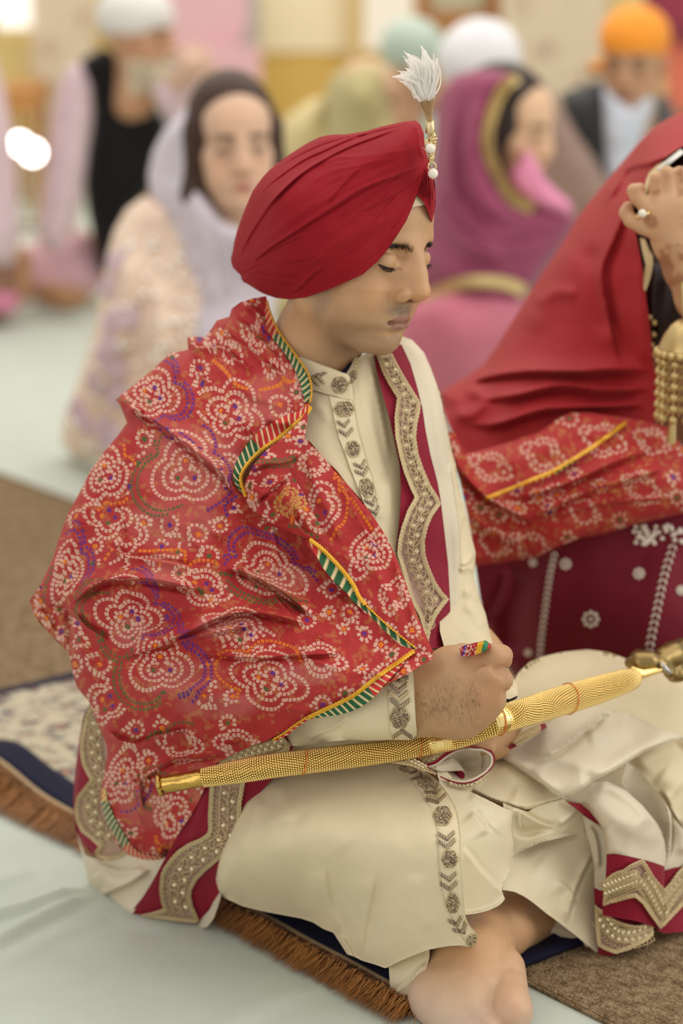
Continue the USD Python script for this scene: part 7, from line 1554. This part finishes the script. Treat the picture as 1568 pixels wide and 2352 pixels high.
# woman in magenta with a gold-edged scarf
w2 = thing("person", "person in a magenta head scarf edged with gold, seated behind the red turban", "person", W(1060, 900, 5.7) * [1, 1, 0])
hd = person_head(1168, 290, 5.55, 1.0, .12, 0, 1.05, True, (218, 180, 146), lips=(170, 80, 84)); body(w2, hd[:3], limb([(1140, 400, 5.62), (1130, 520, 5.7), (1050, 760, 5.8)], [.05, .10, .14], (190, 146, 112)))
hair_of(hd[3], (46, 32, 30), w2, .02)
sc2, scp = G2("scarf", "magenta_cloth", [(1185, 172), (1140, 160), (1090, 160), (1045, 172), (1012, 205), (1000, 260), (996, 340), (985, 430), (960, 510), (930, 580), (905, 680), (930, 800), (980, 880), (1060, 880), (1130, 800), (1190, 710), (1250, 620), (1310, 540), (1326, 500), (1290, 470), (1225, 480), (1175, 460), (1140, 410), (1118, 350), (1118, 290), (1135, 235), (1165, 195)],
   [(1100, 170, 5.45), (1150, 175, 5.42), (1010, 300, 5.50), (1060, 320, 5.40), (1120, 300, 5.37), (1160, 450, 5.34), (1300, 500, 5.42), (930, 600, 5.62), (1050, 600, 5.34), (1200, 640, 5.36), (1000, 860, 5.45)], w2, [([(1060, 200), (1040, 350), (1060, 480), (1150, 570), (1280, 540)], 20, .03, 's'), ([(1100, 200), (1080, 360), (1110, 460), (1200, 520)], 16, .02), ([(1000, 420), (1060, 540), (1180, 600)], 24, .03, 's'), ([(960, 560), (1050, 640), (1180, 650)], 22, .03), ([(940, 640), (1020, 720), (1120, 730)], 24, .03, 's')], rnd=(40, .08), depth=.06)
put("scarf_border", *band(sc2, [(1190, 178), (1160, 200), (1138, 240), (1122, 300), (1124, 350), (1146, 405), (1180, 455), (1225, 478)], -12, 14, .012, .006, 60, 4)[:2], "gold_border", scp)
put("scarf_border", *band(sc2, [(965, 700), (1000, 676), (1050, 655), (1110, 648), (1170, 655), (1205, 672)], -16, 12, .016, .006, 60, 4)[:2], "gold_border", scp)
G2("inner_scarf", "pink_hot", [(1165, 400), (1190, 370), (1205, 340), (1225, 360), (1250, 410), (1280, 440), (1315, 470), (1310, 500), (1260, 490), (1210, 470), (1175, 440)], 5.40, w2, rnd=(24, .04), depth=.05)
G2("skirt", "mauve_pink", [(905, 690), (960, 695), (1050, 665), (1130, 660), (1210, 680), (1190, 760), (1120, 860), (1060, 930), (960, 920), (910, 840)], [(910, 700, 5.4), (1200, 690, 5.36), (1050, 900, 5.36), (1050, 760, 5.27)], w2, rnd=(40, .08))
# woman in an olive veil
w3 = thing("person", "person in an olive veil and sand shawl, seated behind the white plume", "person", W(800, 560, 6.6) * [1, 1, 0])
hd = person_head(846, 236, 6.47, 1.0, .05, 0, .90, True, (206, 168, 136)); body(w3, hd[:3], limb([(820, 340, 6.62), (800, 700, 6.7)], [.07, .12], (150, 110, 90)))
G2("veil", "olive_cloth", [(738, 300), (742, 230), (760, 175), (800, 144), (850, 132), (885, 145), (905, 172), (900, 220), (905, 270), (930, 310), (930, 420), (740, 420)], [(850, 140, 6.42), (745, 250, 6.5), (830, 220, 6.32), (900, 220, 6.38), (830, 400, 6.3)], w3, depth=.12, rnd=(50, .10))
G2("shawl_body", "sand_cloth", [(600, 740), (610, 420), (625, 320), (655, 270), (700, 235), (745, 215), (760, 280), (930, 330), (960, 740)], 6.5, w3, depth=.25)
# men farther back
m3 = thing("person", "person in a pale sage turban, far behind the white plume", "person", W(950, 520, 7.6) * [1, 1, 0])
hd = person_head(950, 148, 7.4, .9, 0, 0, .86, False, (190, 150, 120)); body(m3, hd[:3], limb([(955, 230, 7.5), (955, 590, 7.6)], [.07, .12], (150, 110, 90))); cap_of(hd[3], "sage_cloth", "turban", m3, (.10, .12, .105), (0, -.01, .06), -.005)
G2("kurta", "sage_cloth", [(880, 480), (890, 300), (920, 250), (1000, 250), (1040, 300), (1050, 620), (880, 620)], 7.4, m3)
m4 = thing("person", "person in a white cap and brown mauve kurta, seated behind the magenta scarf", "person", W(1250, 600, 6.3) * [1, 1, 0])
hd = person_head(1098, 178, 6.1, -.7, .1, 0, .94, False, (150, 108, 84)); body(m4, hd[:3], limb([(1150, 290, 6.25), (1220, 800, 6.35)], [.07, .12], (150, 110, 90))); cap_of(hd[3], "scarf_white", "cap", m4, (.106, .122, .105), (0, -.01, .05), -.03)
G2("kurta", "brown_mauve", [(1060, 300), (1130, 230), (1200, 175), (1240, 180), (1280, 230), (1320, 300), (1370, 370), (1405, 430), (1420, 520), (1380, 620), (1420, 800), (1100, 800)], 6.08, m4, depth=.25)
m5 = thing("person", "person in an orange turban and dark grey suit with a pale blue shirt", "person", W(1450, 640, 6.5) * [1, 1, 0])
hd = person_head(1455, 140, 6.25, -.35, .1, 0, .98, False, (184, 142, 108)); body(m5, hd[:3], limb([(1455, 240, 6.45), (1450, 740, 6.55)], [.07, .12], (150, 110, 90))); cap_of(hd[3], "orange_cloth", "turban", m5, (.092, .112, .082), (0, -.01, .06), .02)
G2("turban_tail", "orange_cloth", [(1392, 95), (1400, 130), (1398, 160), (1375, 172), (1350, 168), (1348, 148), (1378, 135)], 6.3, m5, rnd=(16, .03), depth=.05)
G2("jacket", "suit_grey", [(1285, 215), (1335, 195), (1385, 182), (1430, 240), (1500, 215), (1535, 222), (1550, 270), (1570, 420), (1560, 640), (1320, 640), (1330, 400), (1300, 290)], 6.25, m5, depth=.25)
G2("shirt", "shirt_blue", [(1384, 190), (1410, 225), (1450, 250), (1490, 215), (1500, 240), (1480, 300), (1450, 380), (1420, 460), (1395, 420), (1388, 300)], 6.14, m5, rnd=(24, .03), depth=.04)
m6 = thing("person", "person in burgundy over salmon standing at the top right corner", "person", W(1580, 430, 7.9) * [1, 1, 0])
G2("coat", "burgundy_cloth", [(1470, -60), (1480, 20), (1500, 70), (1530, 90), (1600, 100), (1680, 90), (1680, -160), (1500, -160)], 7.7, m6)
G2("skirt", "salmon_cloth", [(1515, 70), (1525, 160), (1530, 250), (1540, 330), (1560, 460), (1680, 460), (1680, 70)], 7.8, m6)
hd = person_head(1600, -230, 7.75, .2, 0, 0, 1.1); body(m6, hd[:3], limb([(1600, -120, 7.9), (1600, 380, 7.9)], [.07, .12], (150, 110, 90)))

# the bright lamp on its stand
lamp = thing("floor_lamp", "small bright white lamp glowing between the pink figures at the left", "lamp", W(62, 500, 8.6) * [1, 1, 0])
lo = W(60, 338, 8.5)
for dx, dz, rr in ((-.022, .012, .030), (.022, -.018, .034)): put("lamp_globe", *ball(lo + [dx, 0, dz], rr, 2), "lamp_glow", lamp)
put("stem", *tube(np.array([lo + [0, .02, -.04], [lo[0], lo[1] + .02, .02]]), .012, 10), "steel", lamp)
put("base", *tube(np.array([[lo[0], lo[1] + .02, .0], [lo[0], lo[1] + .02, .02]]), .09, 20), "steel", lamp)
# the wall
on_wall("window_1", -60, -60, 68, 62, "window_glow", .06, label="bright pane at the top left")
wt = on_wall("trim_1", 600, -200, 830, 118, "wall_cream", .03)
on_wall("trim_2", 596, 118, 960, 460, "wall_gold", .02)
on_wall("trim_3", 798, -200, 834, 440, "pillar_tan", .10)
on_wall("window_2", 836, -200, 950, 112, "window_glow2", .05, label="pale glazed opening behind the plume")  # plain white panel given a glow, no light source there
pf = thing("picture_frame", "brown wooden picture frame on the wall above the white cap", "picture", W(1050, 55, YB))
def in_thing(par, name, x0, y0, x1, y1, mat, d0, d1):
    a, b = W(x0, y1, YB), W(x1, y0, YB); v, f = box([a[0], YB - d1, a[2]], [b[0], YB - d0, b[2]]); return put(name, v, f, mat, par, smooth=False)
for q in ((955, -140, 985, 58), (1115, -140, 1147, 58), (985, 26, 1115, 58), (985, -140, 1115, -110)): in_thing(pf, "moulding", *q, "frame_wood", 0, .06)
in_thing(pf, "print", 985, -110, 1115, 26, "frame_print", 0, .03)
def curtain(label, x0, y0, x1, y1, mat, y):
    n = 120; xs = np.linspace(x0, x1, n); top, bot = W(xs, np.full(n, y0), y), W(xs, np.full(n, y1), y)
    wv = .022 * np.sin(np.linspace(0, (x1 - x0) / 7, n)); top[:, 1] += wv; bot[:, 1] += wv; bot[:, 2] = np.maximum(bot[:, 2], .02)
    v = np.vstack([top, bot, top + [0, .012, 0], bot + [0, .012, 0]]); i = np.arange(n - 1)
    f = np.vstack([np.c_[i + n, i + n + 1, i + 1], np.c_[i + n, i + 1, i], np.c_[i + 2 * n, i + 2 * n + 1, i + 3 * n + 1], np.c_[i + 2 * n, i + 3 * n + 1, i + 3 * n]])
    return put("curtain", v, f, mat, None, label=label, cat="curtain")
curtain("flowered beige curtain behind the person in the black waistcoat", 72, -160, 212, 470, "curtain_flowered", YB - .25)
curtain("flowered beige curtain left of the orange turban", 1150, -160, 1395, 470, "curtain_flowered", YB - .25)
bk = thing("backdrop_panel", "pink round panel in a grey surround behind the lilac scarf", "backdrop panel", W(470, 440, YB - .3) * [1, 1, 0])
a, b = W(372, 440, YB - .3), W(592, -160, YB - .3); v, f = box([a[0], YB - .36, .02], [b[0], YB - .3, b[2]]); put("surround", v, f, "panel_grey", bk, smooth=False)
cc = W(440, 20, YB - .37); g = np.linspace(0, 2 * np.pi, 49); put("disc", *tube(np.array([cc + [0, .03, 0], cc - [0, .005, 0]]), .215, 48), "panel_pink", bk, smooth=False)
a, b = W(462, 445, YB - .4), W(598, 104, YB - .4); v, f = box([a[0], YB - .44, .02], [b[0], YB - .38, b[2]]); put("lower_panel", v, f, "panel_pink", bk, smooth=False)
dk_ = thing("side_table", "brown wooden side table behind the pink sleeve at the left", "table", W(50, 440, 9.0) * [1, 1, 0])
a, b = W(8, 250, 9.0), W(92, 200, 9.0); v, f = box([a[0], 8.9, a[2]], [b[0], 9.3, b[2]]); put("table_top", v, f, "desk_wood", dk_, smooth=False)
for x in (a[0] + .02, b[0] - .02):
    for y in (8.93, 9.27): put("leg", *tube(np.array([[x, y, 0], [x, y, a[2]]]), .012, 8), "desk_wood", dk_)
# a low sheet-covered band of wall meets the floor
bx = box([-4, YB - .02, 0], [4, YB, .09]); struct("baseboard_back", bx[0], bx[1], "wall_cream")
# plume and brooch on the turban
kg = thing("turban_ornament", "white feather plume with gold and pearl brooch pinned on the front of the red turban", "turban ornament", W(990, 380, 2.865))
def AQ(x, y, d=2.853): return W(*Q('A', (x, y))[0], d)
r = np.random.default_rng(23)
wf = MB()
for k, (tx, ty, mx, my) in enumerate(((1215, 110, 1262, 240), (1225, 135, 1265, 260), (1115, 150, 1215, 260), (1110, 180, 1210, 290), (1140, 165, 1225, 270), (1075, 265, 1190, 320), (1045, 300, 1190, 345), (1085, 295, 1195, 350), (1120, 250, 1205, 320), (1295, 160, 1285, 280), (1318, 185, 1290, 300), (1250, 170, 1268, 280), (1160, 215, 1225, 300), (1180, 200, 1235, 300), (1090, 330, 1195, 365), (1260, 220, 1265, 320), (1200, 260, 1235, 330), (1230, 230, 1250, 330), (1170, 280, 1215, 350), (1215, 300, 1240, 360))):
    base_ = np.array([1250 + r.normal(0, 14), 445.]); d0 = 2.853 + r.normal(0, .004)
    sp = spline([base_, base_ * .55 + np.array([mx, my]) * .45, [mx, my], [(mx + tx) / 2 + 4, (my + ty) / 2 - 3], [tx, ty]], 26)
    P3 = np.array([AQ(*q, d0) for q in sp])
    t_ = np.gradient(P3, axis=0); t_ /= np.linalg.norm(t_, axis=1, keepdims=True)
    for m_ in range(20):                     # barbs lie along the shaft and part near the tip
        off = r.normal(0, 1.0) * .0032; ph = r.uniform(0, 6)
        nrm = np.cross(t_, FWD); nrm /= np.linalg.norm(nrm, axis=1, keepdims=True)
        fr_ = np.linspace(0, 1, 26)[:, None]; cut = int(r.uniform(21, 26.9))
        q = P3 + nrm * off * np.sin(math.pi * np.clip(.18 + .85 * fr_, 0, 1)) * 1.5 + FWD * (r.normal(0, .002) * fr_) + nrm * .0006 * np.sin(fr_ * 9 + ph)
        wv = np.linspace(.0012, .0002, 26)[:cut, None] * nrm[:cut] * r.uniform(.6, 1.2)
        q = q[:cut]; v = np.vstack([q - wv, q + wv]); i = np.arange(cut - 1)
        wf.add(v, np.vstack([np.c_[i, i + 1, i + cut + 1], np.c_[i, i + cut + 1, i + cut]]))
wf.put("white_plume", "feather_white", kg, smooth=True)
bf3 = []
for k in range(420):
    u = r.uniform(-1, 1); p0 = AQ(1272 + u * 13, 575 + r.normal(0, 4), 2.853 + r.normal(0, .002)); p2 = AQ(1250 + u * 52 + r.normal(0, 4), 420 + abs(u) * 30 - r.uniform(0, 25), 2.853 + r.normal(0, .005)); bf3.append([p0, (p0 + p2) / 2 + np.array([-.0015 * u, 0, 0]), p2])
put("brown_tuft", *strands(np.array(bf3), .00035), "feather_brown", kg, smooth=False)
put("ferrule", *tube(np.array([AQ(1272, 570, 2.853), AQ(1273, 600, 2.853), AQ(1276, 640, 2.853)]), np.array([.0052, .0056, .0062]), 14), "brooch_gold", kg)
gd_ = MB()
for k in range(150):
    t = r.uniform(0, 1); x = 1284 + r.normal(0, 9) * (1.1 - .5 * t) - 6 * t; y = 640 + 175 * t; gd_.add(*ball(AQ(x, y, 2.853 + r.normal(0, .002)), r.uniform(.0012, .0024), 0))
spn = AQ(1284, 640, 2.855); gd_.add(*tube(np.array([AQ(1284, 640, 2.856), AQ(1286, 730, 2.856), AQ(1278, 815, 2.856)]), np.array([.0045, .0055, .0030]), 8)); gd_.put("filigree", "brooch_gold", kg)
put("pearl", *ball(AQ(1276, 735, 2.846), .0060, 2), "pearl", kg); put("pearl", *ball(AQ(1291, 885, 2.852), .0062, 2), "pearl", kg); put("pearl_tip", *ball(AQ(1289, 908, 2.852), .0028, 1), "brooch_gold", kg)
g = np.linspace(0, 2 * np.pi, 22); cr_ = AQ(1285, 842, 2.853); put("link_ring", *tube(cr_ + np.c_[np.cos(g), 0 * g, np.sin(g)] * .0046, .0010, 6), "brooch_gold", kg)
put("pin", *tube(np.array([AQ(1232, 728, 2.850), AQ(1262, 768, 2.850)]), .0006, 5), "brooch_gold", kg); put("clasp", *box(AQ(1240, 708, 2.853) - [.0, .002, .0], AQ(1264, 682, 2.853) + [0, .002, 0]), "brooch_gold", kg, smooth=False)
